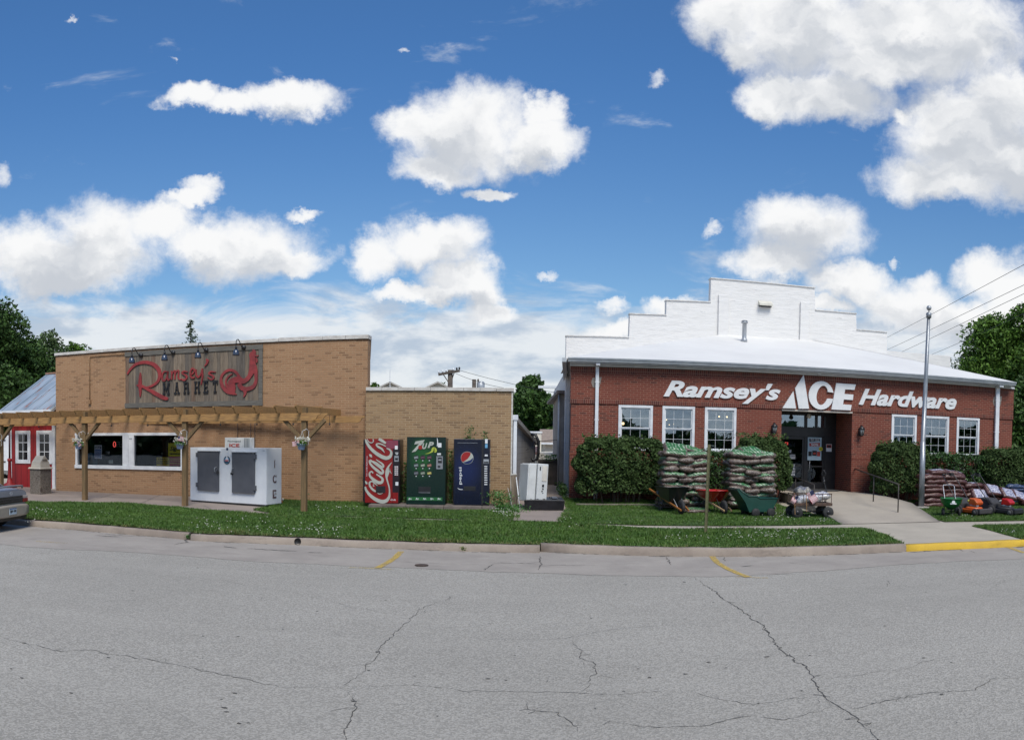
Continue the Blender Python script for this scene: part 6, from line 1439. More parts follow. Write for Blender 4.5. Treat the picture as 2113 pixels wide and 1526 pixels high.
loose(.72, .48, .18, BG[0], (sr0 + .72, yst + .4, top + .06), (.35, .0, .05), 'green topped mulch bag in the middle of the right stack top', 73)
loose(.60, .42, .16, BG[1], (sr0 + .3, yst + .4, top + .0), (.1, -.2, .2), 'brown mulch bag on the top left of the right stack', 74)
loose(.60, .42, .16, BG[1], (sr0 + 1.12, yst + .4, top - .01), (.1, .25, -.2), 'brown mulch bag on the top right of the right stack', 75)
pq = G(1440, 1059); loose(.75, .5, .13, BG[1], (pq.x, pq.y + .2, pq.z + .07), (.05, 0, .2), 'mulch bag lying on the grass behind the red wheelbarrow', 76)
# bark bags right
yb_ = 22.35; bx0 = math.tan((1911 - 1056.5) / FOC) * yb_; zb_ = gz(13, 22.5)
def stack2(x0, yf, z0, nl, cols, L, Wd, T, mats, where, group, seed, drop=None):
    r = random.Random(seed); ms = [bagmesh(L * 1.12, Wd * 1.08, T * 1.28, seed * 7 + k, .5).obj('m', mats[k % len(mats)]) for k in range(5)]
    for li in range(nl):
        for k in range(cols):
            if drop and drop(li, k): continue
            o = ms[(li * 3 + k) % 5].copy(); COL.objects.link(o); o.name = 'bark_bag'
            o.location = (x0 + L * (k + .5) + r.gauss(0, .02) + (.06 if li % 2 else -.04), yf + Wd * .55 + r.gauss(0, .015), z0 + T * (li + .5)); o.rotation_euler = (r.gauss(0, .05), r.gauss(0, .04), r.gauss(0, .06))
            od = 'top' if li == nl - 1 else ORD[li]; ps = {1: ('',), 2: ('left ', 'right '), 3: ('left ', 'middle ', 'right ')}[cols][k]
            tag(o, f'{ps}bag in the {od} layer of the {where}', 'bag', group)
    for m in ms: bpy.data.objects.remove(m)
stack2(bx0, yb_, zb_ + .02, 7, 2, .80, .62, .152, BB, 'brown bark stack behind the spreader', 'brown bark bags in the tall stack', 11)
loose(.8, .6, .17, BB[0], (bx0 + .62, yb_ + .35, zb_ + .02 + 7 * .152 + .07), (.05, -.04, .05), 'brown bark bag crowning the left of the tall brown stack', 81, name='bark_bag')
loose(.8, .6, .17, BB[0], (bx0 + 1.25, yb_ + .38, zb_ + .02 + 7 * .152 + .03), (.05, .16, -.1), 'brown bark bag drooping on the right of the tall brown stack top', 82, name='bark_bag')
stack2(bx0 + 1.72, yb_ + .15, zb_ + .02, 5, 2, .78, .6, .15, BB, 'lower brown stack behind the mowers', 'brown bark bags in the lower stack', 12, lambda li, k: li == 4 and k == 1)
for k, (dx, dy, z, rx, ry, lab) in enumerate([(1.95, -.28, .42, .85, .1, 'white printed bark bag leaning on the lower stack behind the orange mower'), (2.5, -.2, .58, .75, .12, 'white printed bark bag leaning at the middle of the lower stack'), (3.1, -.25, .45, .8, .2, 'white printed bark bag leaning behind the red mower'), (3.7, -.1, .35, .7, .35, 'white printed bark bag at the low right end of the brown bags'), (2.3, -.45, .10, .1, .0, 'bark bag lying flat on the grass behind the orange mower'), (4.0, -.25, .1, .1, .1, 'bark bag lying flat at the right edge behind the red mower')]):
    loose(.72, .52, .16, BB[0], (bx0 + dx, yb_ + dy, zb_ + z), (rx, ry, .1 * (k % 3)), lab, 90 + k, 'loose bark bags', 'bark_bag')
stack2(16.9, 24.0 - .6, gz(17, 23.5) + .02, 5, 2, .8, .6, .13, BBL, 'blue bag stack at the right edge', 'blue bags at the right edge', 13)

# ---- wheelbarrows
def wheelbarrow(label, p, rz, tubm, wood, red, deep):
    o = oriented('wheelbarrow', label, 'wheelbarrow', p, rz)
    zr, zb = (.70, .26) if deep else (.62, .34); b = B()
    rim = [(-.48, -.34), (.45, -.30), (.60, -.12), (.60, .12), (.45, .30), (-.48, .34)]; bot = [(-.22, -.2), (.22, -.18), (.28, -.08), (.28, .08), (.22, .18), (-.22, .2)]; n = 6
    zrim = [zr, zr + .02, zr + .04, zr + .04, zr + .02, zr]
    R = [b.V((x, y, z)) for (x, y), z in zip(rim, zrim)]; Bo = [b.V((x, y, zb)) for x, y in bot]; Ri = [b.V((x * .96, y * .94, z - .005)) for (x, y), z in zip(rim, zrim)]; Bi = [b.V((x * .95, y * .93, zb + .02)) for x, y in bot]
    for i in range(n): j = (i + 1) % n; b.fi((Bo[i], Bo[j], R[j], R[i])); b.fi((Bi[j], Bi[i], Ri[i], Ri[j])); b.fi((R[i], R[j], Ri[j], Ri[i]))
    b.fi(Bo[::-1]); b.fi(Bi); tub = b.obj('tub', tubm, o, .02)
    b = B(); pts = [(x * 1.01, y * 1.01, z) for (x, y), z in zip(rim, zrim)]; b.tube(pts, .014, 6, closed=True); b.obj('rim', tubm, tub)
    for s in (-1, 1):
        b = B(); b.beam((-.98, s * .30, .60), (.86, s * .11, .13), .035, .045); b.obj('handle', wood, o, .005)
        b = B(); b.tube([(-.12, s * .22, .36), (-.22, s * .24, .04), (-.36, s * .24, .02), (-.42, s * .24, .42)], .013, 6); b.obj('leg', BLACK, o)
        b = B(); b.beam((.34, s * .12, zb + .16), (.62, s * .11, .20), .02, .01); b.obj('brace', STEEL if deep else BLACK, o)
    b = B(); b.lathe((.62, 0, .20), [(.10, -.045), (.17, -.045), (.198, -.02), (.198, .02), (.17, .045), (.10, .045)], 22, ax='y'); wh = b.obj('wheel', RUBBER, o)
    b = B(); b.lathe((.62, 0, .20), [(.03, -.06), (.1, -.03), (.1, .03), (.03, .06)], 14, ax='y'); b.obj('rim', BLACK, wh)
    b = B(); 
    if deep: b.T = Matrix.Translation((-.36, -.29, .54)); b.box(-.05, .05, -.012, .0, -.05, .05)
    else: b.T = Matrix.Translation((-.32, .0, .50)) @ Matrix.Rotation(.9, 4, 'Y'); b.box(-.08, .08, -.17, .17, 0.02, .026)
    b.obj('sticker', P('sticker_grey', (.10, .12, .14, 1)), tub); return o
WO = M('handle_orange', (.42, .16, .035, 1), (.30, .11, .03, 1), 8, .5, stretch=(1, 6, 6)); WL = M('handle_pale', (.48, .33, .18, 1), (.38, .25, .13, 1), 8, .5)
q = G(1389, 1058); wheelbarrow('black tub wheelbarrow with orange wooden handles in front of the left mulch stack', (q.x + .0, q.y + .15, q.z), math.radians(-78), M('tub_plastic_black', (.010, .013, .015, 1), (.014, .017, .02, 1), 4, .35), WO, False, True)
q = G(1473, 1059); wheelbarrow('red metal wheelbarrow with pale wooden handles right of the green post', (q.x + .02, q.y + .15, q.z), math.radians(-77), M('barrow_red', (.42, .015, .012, 1), (.34, .012, .01, 1), 2, .22, spec=.7), WL, True, False)
# ---- poly dump cart
q = G(1562, 1066); dc_ = oriented('dump_cart', 'dark green plastic dump cart beside the wagon on the lawn', 'cart', (q.x, q.y + .25, q.z), math.radians(8))
GC = M('poly_green', (.006, .045, .032, 1), (.008, .055, .04, 1), 3, .35, spec=.6); b = B()
sec = [(-.30, .14), (.38, .14), (.55, .50), (.02, .50), (-.10, .56), (-.32, .56), (-.62, .76), (-.66, .72), (-.42, .40)]
out = [b.V((x, -.32, z)) for x, z in sec]; inn = [b.V((x, .32, z)) for x, z in sec]
b.fi(out); b.fi(inn[::-1])
for i in (0, 1, 7, 8): j = (i + 1) % 9; b.fi((out[j], out[i], inn[i], inn[j]))
b.box(-.30, .36, -.29, .29, .15, .17)
for y0, y1 in ((-.32, -.29), (.29, .32)): pass
bo = b.obj('body', GC, dc_); bo.modifiers.new('s', 'SOLIDIFY').thickness = .025
b = B()
for y in (-.32, .32): b.tube([(.55, y, .50), (.02, y, .50), (-.10, y, .56), (-.32, y, .56), (-.62, y, .76)], .018, 6)
b.tube([(.55, -.32, .50), (.55, .32, .50)], .018, 6); b.obj('rim', GC, dc_)
b = B(); b.box(-.66, -.6, -.32, .32, .74, .77); b.box(-.56, -.50, -.3, .3, .66, .69)
for y in (-.1, .1): b.beam((-.64, y, .755), (-.5, y, .66), .03, .02)
b.obj('handle', GC, dc_, .006)
for x in (-.12, .34):
    for y in (-.33, .33):
        b = B(); b.lathe((x, y, .12), [(.03, -.05), (.11, -.05), (.12, -.03), (.12, .03), (.11, .05), (.03, .05)], 16, ax='y'); b.obj('wheel', RUBBER, dc_)
# ---- wagon
q0, q1 = G(1632, 1070), G(1697, 1073); wg = thing('garden_wagon', 'rusty brown garden wagon with black wheels carrying white bags by the ramp', 'wagon', (q0.x + .1, q0.y + .1, q0.z), math.radians(-3))
Lw = 1.12; RB = M('wagon_brown', (.10, .055, .035, 1), (.055, .035, .028, 1), 8, .75); b = B(); b.box(0, Lw, 0, .6, .33, .41); b.obj('deck', RB, wg, .008)
b = B()
for y in (.02, .58): b.tube([(.02, y, .64), (Lw - .02, y, .66)], .012, 6)
for x in (.02, Lw - .02): b.tube([(x, .02, .65), (x, .58, .65)], .012, 6)
for k in range(5):
    for y in (.02, .58): b.tube([(.03 + k * (Lw - .06) / 4, y, .41), (.03 + k * (Lw - .06) / 4, y, .65)], .010, 5)
b.obj('rail', RB, wg)
for x, y in ((.12, .02), (.12, .6), (Lw - .12, .02), (Lw - .12, .6)):
    b = B(); b.lathe((x, y, .155), [(.05, -.045), (.13, -.05), (.158, -.02), (.158, .02), (.13, .05), (.05, .045)], 20, ax='y'); wh = b.obj('wheel', RUBBER, wg); b = B(); b.lathe((x, y, .155), [(.02, -.06), (.075, -.04), (.075, .04), (.02, .06)], 12, ax='y'); b.obj('hub', BLACK, wh)
b = B(); b.tube([(.12, .3, .155), (Lw - .12, .3, .155)], .02, 6); b.beam((.12, -.0, .155), (.12, .6, .155), .03, .03); b.beam((Lw - .12, 0, .155), (Lw - .12, .6, .155), .03, .03); b.box(.1, .16, .25, .35, .155, .33); b.box(Lw - .16, Lw - .1, .25, .35, .155, .33); b.obj('undercarriage', BLACK, wg)
b = B(); b.tube([(Lw - .1, .3, .3), (Lw - .02, .45, .7), (Lw - .08, .5, .95), (Lw - .1, .5, 1.12)], .014, 6); b.tube([(Lw - .09, .5, .92), (Lw - .08, .5, 1.02)], .03, 8); b.tube([(Lw - .1, .5, 1.10), (Lw - .16, .5, 1.2), (Lw - .1, .5, 1.3), (Lw - .04, .5, 1.2), (Lw - .1, .5, 1.10)], .014, 6); b.obj('handle', BLACK, wg)
W2 = lambda x, y, z: tuple(wg.matrix_basis @ Vector((x, y, z)))
wg_m = Matrix.Translation(wg.location) @ Matrix.Rotation(wg.rotation_euler.z, 4, 'Z'); W2 = lambda x, y, z: tuple(wg_m @ Vector((x, y, z)))
loose(.62, .42, .2, BWH, W2(.82, .3, .56), (.1, -.22, .05), 'white bag on the right of the garden wagon', 101, name='soil_bag'); loose(.62, .42, .2, BWH, W2(.42, .3, .50), (.1, -.25, -.05), 'white bag slumped in the middle of the garden wagon', 102, name='soil_bag')
q = G(1648, 1040); nb = thing('wrapped_bundle', 'grey and white plastic wrapped bundle standing behind the wagon', 'bundle', (q.x + .05, q.y - .2, q.z + .02))
b = B(); T = bagmesh(.55, .5, .46, 103); T.obj('wrap', bagmat('grey_wrap', (.22, .21, .19, 1), (.4, .39, .36, 1), (.3, .3, .3, 1), 'white'), nb).location = (0.0, 0, .30)
FSTK = WOODP[0]
def stake_flag(q, label, h, rot, fw=.30):
    o = thing('stake_flag', label, 'flag', q); b = B(); b.tube([(0, 0, -.02), (-.03, 0, h)], .008, 5); b.obj('stick', FSTK, o)
    b = B(); b.T = Matrix.Translation((-.03, -.01, h - .03)) @ Matrix.Rotation(rot, 4, 'Y'); flag(b, fw, fw * .6, .02, h * 9); b.obj('cloth', [FLGR, FLGW, FLGB], o)
stake_flag(W2(.03, -.07, .13), 'small striped flag drooping on a stick at the left front of the wagon', .56, 2.15, .24); stake_flag(W2(.36, -.07, .2), 'small striped flag hanging across the middle of the wagon', .50, 1.0, .34)
q = G(1621, 1012, .6); pt = thing('flower_pot', 'grey pot with dry reddish plant beside the store entrance', 'flower pot', (q.x - .12, q.y, .56)); b = B(); b.lathe((0, 0, 0), [(.09, 0), (.12, .28), (.13, .3), (.11, .3), (.001, .28)], 14); b.obj('pot', M('pot_grey', (.10, .10, .11, 1)), pt)
Pn = RS.normal(0, .11, (260, 3)); Pn[:, 2] = .3 + np.abs(Pn[:, 2]) * 2.0; quads_mesh('foliage', leaf_quads(Pn, .03), 4, [M('dry_leaf', (.14, .08, .03, 1), (.08, .09, .03, 1), 12), VINE[0]], RS.randint(0, 2, 260), parent=pt)
b = B(); b.T = Matrix.Translation((.16, -.1, .62)) @ Matrix.Rotation(1.5, 4, 'Y'); flag(b, .24, .12, .015, 2); fo = b.obj('flag', [FLGR, FLGW, FLGB], pt); b = B(); b.tube([(.14, -.1, .25), (.16, -.1, .66)], .006, 5); b.obj('flag_stick', FSTK, fo)
# ---- rails
RI = M('rail_iron', (.05, .04, .035, 1), (.025, .022, .02, 1), 8, .6)
def ramp_pt(px, py):
    z = .3
    for _ in range(10): p = G(px, py, z); z = rz_(p.y)
    return p
def handrail(label, pts, tops):
    P_ = [ramp_pt(*q) for q in pts]; hs = []
    for q, t, p in zip(pts, tops, P_): d = math.hypot(p.x, p.y); r = ray(q[0], t); hs.append(HC + r.z * d / math.hypot(r.x, r.y))
    o = thing('handrail', label, 'handrail', P_[0]); b = B(); V_ = [Vector((p.x, p.y, h)) - P_[0] for p, h in zip(P_, hs)]
    b.tube(V_, .022, 7); b.obj('rail', RI, o)
    for p, v in zip(P_, V_): b = B(); l = p - P_[0]; b.tube([l + Vector((0, 0, -.05)), v], .018, 6); b.obj('post', RI, o)
handrail('dark iron handrail on the right side of the store ramp', [(1760.5, 1014), (1802, 1031), (1853, 1053)], [966, 981, 999])
handrail('dark iron handrail on the left side of the store ramp', [(1641, 1016), (1679.5, 1028)], [985, 1000])
# ---- flagpole
q = G(1901, 1048); fp_ = thing('flagpole', 'tall silver flagpole with a ball top between the shrubs', 'flagpole', q); d = math.hypot(q.x, q.y); r = ray(1914, 645); ht = HC + r.z * d / math.hypot(r.x, r.y) - q.z
PM = M('pole_metal', (.34, .36, .38, 1), (.22, .24, .26, 1), 5, .42, .55, stretch=(6, 6, .6)); lean = .10
b = B(); b.tube([(0, 0, 0), (.0, 0, ht * .34), (.0, 0, ht * .34 + .001), (lean * .5, 0, ht * .66), (lean, 0, ht)], [.095, .085, .078, .068, .052], 14); b.obj('pole', PM, fp_)
b = B(); b.lathe((lean, 0, ht - .16), [(.085, 0), (.09, .15), (.05, .18), (.015, .2), (.015, .3)], 14); b.obj('truck', PM, fp_); b = B(); b.ball((lean, 0, ht + .16), .085, 14); b.obj('ball', STEEL, fp_)
b = B(); b.lathe((0, 0, -.1), [(.28, 0), (.28, .13), (.25, .15), (.1, .16)], 8); b.obj('base', CONC, fp_)
# ---- green sign post
q = G(1456, 1100); gp = thing('sign_post', 'bare green metal sign post standing in the grass strip', 'post', q); h = 2.0; b = B(); b.T = Matrix.Rotation(math.radians(1.2), 4, 'Y')
b.box(-.035, .035, 0, .006, -.05, h); b.box(-.035, -.029, -.02, 0, -.05, h); b.box(.029, .035, -.02, 0, -.05, h); b.obj('channel', M('post_green', (.13, .13, .06, 1), (.09, .085, .04, 1), 8, .7), gp)
b = B()
for k in range(14): b.lathe((h * .02 * (k / 14), -.002, .2 + k * .125), [(.007, 0), (.007, .001)], 8, ax='y')
b.obj('holes', BLACK, gp)
# ---- spreader and mowers
q = G(1966, 1066); sp_ = oriented('seed_spreader', 'green broadcast spreader with white badge in front of the bark bags', 'spreader', (q.x, q.y + .1, q.z), math.radians(-20))
HG = M('hopper_green', (.012, .14, .035, 1), (.01, .11, .03, 1), 3, .35); b = B(); b.lathe((0, 0, .0), [(.07, .22), (.20, .30), (.29, .42), (.31, .52), (.325, .53), (.325, .545), (.30, .545), (.26, .42), (.05, .26)], 20, sq=3.2); hp = b.obj('hopper', HG, sp_)
b = B(); b.lathe((0, -.315, .44), [(.05, -.005), (.05, .005)], 14, ax='y'); b.box(-.09, .09, -.31, -.285, .38, .41); b.obj('badge', WHP, hp)
b = B(); b.tube([(-.16, .1, .3), (-.16, .2, .5), (-.17, .45, .86), (-.15, .5, .9), (.15, .5, .9), (.17, .45, .86), (.16, .2, .5), (.16, .1, .3)], .014, 6); b.obj('handle', STEEL, sp_)
b = B(); b.tube([(-.24, 0, .1), (.24, 0, .1)], .012, 6); b.tube([(-.35, -.12, .02), (.28, -.12, .02)], .012, 6); b.tube([(-.2, 0, .1), (-.2, .0, .32)], .012, 6); b.tube([(.2, 0, .1), (.2, 0, .32)], .012, 6); b.tube([(0, 0, .1), (0, 0, .25)], .02, 6); b.box(-.12, .06, -.06, .05, .2, .25); b.obj('frame', BLACK, sp_)
for s in (-.24, .24): b = B(); b.lathe((s, 0, .125), [(.04, -.03), (.12, -.03), (.125, 0), (.12, .03), (.04, .03)], 16, ax='x'); b.obj('wheel', RUBBER, sp_)
def mower(label, p, rz, deckm, engm, front, bagm):
    o = oriented('lawn_mower', label, 'lawn mower', p, rz)          # local +x is forward
    b = B(); b.prism([(-.32, -.24), (.26, -.26), (.34, -.18), (.34, .18), (.26, .26), (-.32, .24)], .07, .17, 'z'); b.lathe((-.02, 0, .17), [(.23, 0), (.22, .04), (.14, .06)], 18); b.obj('deck', deckm, o, .02)
    b = B(); b.prism([(.28, -.24), (.40, -.22), (.40, .22), (.28, .24)], .06, .19, 'z'); b.obj('front_cover', front, o, .02)
    b = B(); b.lathe((-.02, 0, .23), [(.12, 0), (.13, .05), (.11, .06), (.11, .10)], 16); b.box(-.02, .16, -.1, -.02, .23, .31); b.obj('engine', STEEL, o)
    b = B(); b.prism([(-.10, .27), (.17, .27), (.20, .34), (.10, .43), (-.08, .45)], -.13, .13, 'y'); b.obj('engine_cover', engm, o, .025)
    b = B(); b.ball((-.16, -.02, .36), .06, 10, sc=(1, 1.3, .7)); b.obj('fuel_tank', bagm[1], o)
    b = B(); b.prism([(-.30, .14), (-.28, .30), (-.42, .42), (-.78, .44), (-.82, .22), (-.50, .12)], -.21, .21, 'y'); b.obj('grass_bag', bagm[0], o, .03)
    for x, y, r in ((.27, -.28, .10), (.27, .28, .10), (-.30, -.29, .14), (-.30, .29, .14)):
        b = B(); b.lathe((x, y, r), [(.03, -.03), (r * .9, -.03), (r, 0), (r * .9, .03), (.03, .03)], 18, ax='y'); wh = b.obj('wheel', RUBBER, o); b = B(); b.lathe((x, y, r), [(.01, -.035), (r * .55, -.032), (r * .55, .032), (.01, .035)], 12, ax='y'); b.obj('hub', M('hub_grey', (.12, .12, .12, 1)), wh)
    for s in (-1, 1): b = B(); b.tube([(-.30, s * .22, .18), (-.62, s * .23, .58), (-.98, s * .22, 1.0), (-1.0, s * .18, 1.02)], .012, 6); b.obj('handle_tube', BLACK, o)
    b = B(); b.tube([(-1.0, -.2, 1.02), (-1.04, 0, 1.03), (-1.0, .2, 1.02)], .014, 6); b.tube([(-.95, -.2, .95), (-1.0, 0, 1.08), (-.95, .2, .95)], .008, 6); b.box(-.98, -.9, .02, .12, .98, 1.06); b.obj('handle_bar', BLACK, o)
    o.scale = (1.16, 1.16, 1.16); return o
OR, RD2 = M('mower_orange', (.52, .10, .015, 1), (.44, .08, .012, 1), 3, .35), M('mower_red', (.46, .012, .010, 1), (.38, .01, .01, 1), 3, .3)
GB2 = M('bag_cloth', (.045, .045, .05, 1), (.03, .03, .033, 1), 20, .9)
q = G(2020, 1064); mower('orange lawn mower with dark grass bag beside the spreader', (q.x, q.y + .25, q.z), math.radians(-76), OR, OR, M('cover_grey', (.06, .055, .055, 1)), (GB2, M('tank_yellow', (.55, .52, .08, 1))))
q = G(2086, 1064); mower('red lawn mower with black front at the right edge', (q.x, q.y + .25, q.z), math.radians(-66), M('deck_black', (.02, .02, .022, 1)), RD2, BLACK, (GB2, M('tank_grey', (.35, .35, .34, 1))))

# ---- litter bin
q = G(71, 1020); lb = thing('litter_bin', 'square exposed aggregate litter bin with cream gabled lid near the red shed', 'litter bin', (q.x - .0, q.y + .38, q.z), math.radians(45 + 32))
ag, g, bs = newmat('aggregate'); co_ = g.n('ShaderNodeTexCoord').outputs['Object']; vo_ = g.n('ShaderNodeTexVoronoi'); g.set(vo_.inputs['Vector'], co_); vo_.inputs['Scale'].default_value = 45
sc_ = g.n('ShaderNodeSeparateColor', i0=vo_.outputs['Color']).outputs[0]; g.set(bs.inputs['Base Color'], g.mix(g.smooth(g.noise(co_, 6, 4), .62, .68, 0, .7), g.mix(g.smooth(sc_, .1, .9), (.20, .17, .14, 1), (.10, .085, .07, 1)), (.05, .03, .025, 1))); bs.inputs['Roughness'].default_value = .9
bp_ = g.n('ShaderNodeBump'); bp_.inputs['Distance'].default_value = .01; g.set(bp_.inputs['Height'], vo_.outputs['Distance']); g.set(bs.inputs['Normal'], bp_)
s = .265; b = B(); b.box(-s, s, -s, s, 0, .87); b.obj('body', ag, lb, .02)
CRM = M('lid_cream', (.55, .50, .41, 1), (.47, .43, .36, 1), 4, .5); b = B(); b.box(-s - .05, s + .05, -s - .05, s + .05, .87, .93, 0, (.03, .03)); b.box(-s + .03, s - .03, -s + .03, s - .03, .93, 1.10, 0, (.02, .02))
b.prism([(-s + .05, 1.10), (s - .05, 1.10), (.02, 1.32), (-.02, 1.32)], -s + .05, s - .05, 'y'); b.obj('lid', CRM, lb, .01)
b = B(); b.box(-.10, .10, -s + .045, -s + .05, 1.13, 1.2); b.beam((-s + .0, -.13, 1.08 + .13), (-s + .0, -.13, 1.081 + .13), .01, .01); b.obj('flap', M('flap_dark', (.2, .18, .15, 1)), lb)
# ---- red pump post
q = G(20, 1006); rp_ = thing('red_hand_pump', 'red cast iron post with conical base by the shed corner', 'pump', (q.x, q.y, q.z)); b = B(); b.lathe((0, 0, 0), [(.28, 0), (.28, .12), (.12, .2), (.07, .4), (.06, 1.0), (.09, 1.02), (.09, 1.1), (.05, 1.12)], 14); b.obj('post', REDB, rp_); b = B(); b.tube([(0, 0, 1.1), (0, 0, 2.3)], .035, 7); b.obj('pipe', M('pipe_purple', (.06, .03, .04, 1)), rp_)
# ---- white trailer at far left
tl = at_y(5, 1000, 30.0); tr_ = thing('box_trailer', 'white box trailer door with black hinges behind the left pergola post', 'trailer', (tl.x - 2.2, 30, .22)); b = B(); b.box(0, 2.62, 0, 4, .5, 2.15); b.obj('box', WHITE, tr_, .02); b = B(); b.box(0, 2.6, .02, 4, .35, .5); b.obj('chassis', M('chassis_grey', (.2, .2, .2, 1)), tr_)
for z in (.9, 1.9): b = B(); b.box(2.2, 2.4, -.03, 0, z, z + .05); b.obj('hinge', BLACK, tr_)
for x in (.6, 1.9): b = B(); b.lathe((x, .2, .3), [(.1, -.1), (.3, -.1), (.3, .1), (.1, .1)], 18, ax='y'); b.obj('wheel', RUBBER, tr_)
# ================================================================== TREES, POLES, HOUSES, CAR
def tmat(n, a, b_): return M(n, a, b_, .9, .6, spec=.25, lo=.35, hi=.65)
TD = [tmat('tree_leaf_dark_a', (.040, .088, .016, 1), (.062, .122, .026, 1)), tmat('tree_leaf_dark_b', (.024, .054, .012, 1), (.038, .08, .018, 1))]
TM = [tmat('tree_leaf_mid_a', (.075, .155, .018, 1), (.10, .19, .028, 1)), tmat('tree_leaf_mid_b', (.04, .09, .012, 1), (.06, .115, .018, 1))]
TP = [tmat('tree_leaf_pale_a', (.10, .15, .06, 1), (.07, .12, .045, 1)), tmat('tree_leaf_pale_b', (.05, .09, .03, 1), (.07, .11, .04, 1))]
BARK = M('tree_bark', (.09, .07, .055, 1), (.05, .04, .03, 1), 6, .9, stretch=(1, 1, .3))
def tree(label, x, y, ztop, rx, zlow, mats, n, size, seed, lobes=16, group='trees behind the buildings', name='broadleaf_tree'):
    r = np.random.RandomState(seed); rr_ = random.Random(seed); o = thing(name, label, 'tree', (x, y, .3), 0, group); H = ztop - .3; cz = (ztop + zlow) / 2 - .3; rz = (ztop - zlow) / 2
    C_ = []
    for k in range(lobes):
        d = r.normal(size=3); d /= np.linalg.norm(d); q = r.uniform(.35, .78); C_.append((np.array([d[0] * rx * q, d[1] * rx * q, cz + d[2] * rz * q]), r.uniform(.26, .46) * min(rx, rz)))
    C_.append((np.array([0, 0, H - .3 * rz]), .3 * min(rx, rz)))
    P_ = []
    for c, q in C_:
        m = int(n / len(C_)); d = r.normal(size=(m, 3)); d /= np.linalg.norm(d, axis=1)[:, None]; rad = q * r.uniform(.35, 1.12, m) ** .6
        lump = 1 + .25 * np.sin(d[:, 0] * 5 + q * 9) * np.sin(d[:, 2] * 6 + d[:, 1] * 4); P_.append(c + d * (rad * lump)[:, None])
    P_ = np.concatenate(P_); mi = (r.uniform(0, 1, len(P_)) < .42).astype(int)
    quads_mesh('crown', leaf_quads(P_, size, .3), 4, mats, mi, parent=o)
    b = B(); tr = .035 * H; b.tube([(0, 0, -.3), (.1, 0, H * .2), (-.05, .1, H * .45), (0, 0, H * .8)], [tr * 1.3, tr, tr * .7, tr * .15], 9); t = b.obj('trunk', BARK, o)
    for c, q in C_[:10]: b = B(); b.tube([(0, 0, H * rr_.uniform(.2, .4)), tuple(c * .55 + np.array([0, 0, H * .15])), tuple(c)], [tr * .5, tr * .3, tr * .08], 6); b.obj('limb', BARK, o)
    return o
def atp(px, y): return math.tan((px - W0 / 2) / FOC) * y
def zat(px, py, y): p = at_y(px, py, y); return p.z
tree('big dark green tree behind the red shed at the left edge', atp(-30, 40), 40, zat(5, 622, 40), 5.2, 1.2, TD, 70000, .125, 21)
tree('dark tree close behind the red shed roof', atp(60, 44), 44, zat(60, 690, 44), 3.6, 1.0, TD, 38000, .12, 22)
tree('pale feathery tree right of the big dark tree at the left', atp(100, 56), 56, zat(100, 672, 56), 2.9, 3, TP, 13000, .14, 23)
tree('small bright green tree peeping over the left end of the market roof', atp(152, 60), 60, zat(152, 694, 60), 2.3, 3, TM, 9000, .15, 24)
tree('dark green tree in the gap between the two stores', atp(1096, 80), 80, zat(1098, 772, 80), 3.3, 1.5, TD, 26000, .2, 25)
tree('lower dark tree at the right of the gap between the stores', atp(1142, 76), 76, zat(1142, 815, 76), 2.2, 1, TD, 9000, .2, 29)
tree('small distant tree top just left of the brick store gutter', atp(1157, 90), 90, zat(1157, 786, 90), 1.0, 3, TM, 2600, .17, 26)
tree('big bright green tree beyond the right end of the brick store', atp(2104, 40), 40, zat(2070, 612, 40), 4.1, 1.6, TM, 85000, .12, 27, 30)
tree('darker green tree low at the right edge behind the brick store corner', atp(2125, 34), 34, zat(2100, 770, 34), 3.0, .8, TD, 20000, .13, 28)
tree('tiny leafy tree tip above the left end of the extension roof', atp(771, 60), 60, zat(771, 785, 60), .8, 4, TM, 900, .14, 31)
tree('tiny dark tree tip beside the utility pole above the extension roof', atp(912, 66), 66, zat(912, 787, 66), 1.0, 4, TD, 1200, .15, 32)
# spruce
x, y = atp(393, 62), 62; zt_ = zat(391, 659, 62); o = thing('spruce_tree', 'thin spruce tip standing above the market roof over the sign', 'tree', (x, y, .3)); Hs = zt_ - .3; b = B(); b.tube([(0, 0, 0), (0, 0, Hs)], [.2, .02], 7); b.obj('trunk', BARK, o)
P_ = []; r = random.Random(8)
for k in range(26):
    z = Hs * (.55 + .45 * k / 26); R_ = .25 + 2.6 * (1 - (z / Hs)) * 1.25
    for j in range(6):
        a = r.uniform(0, 6.28); L = R_ * r.uniform(.55, 1.1)
        for i in range(11): t = r.random() ** .8; P_.append((math.cos(a) * L * t + r.gauss(0, .06), math.sin(a) * L * t + r.gauss(0, .06), z - .25 * L * t * t + .1 * t + r.gauss(0, .05)))
quads_mesh('crown', leaf_quads(np.array(P_), .08, .2), 4, [tmat('spruce_a', (.02, .045, .02, 1), (.035, .06, .03, 1)), TD[1]], RS.randint(0, 2, len(P_)), parent=o)
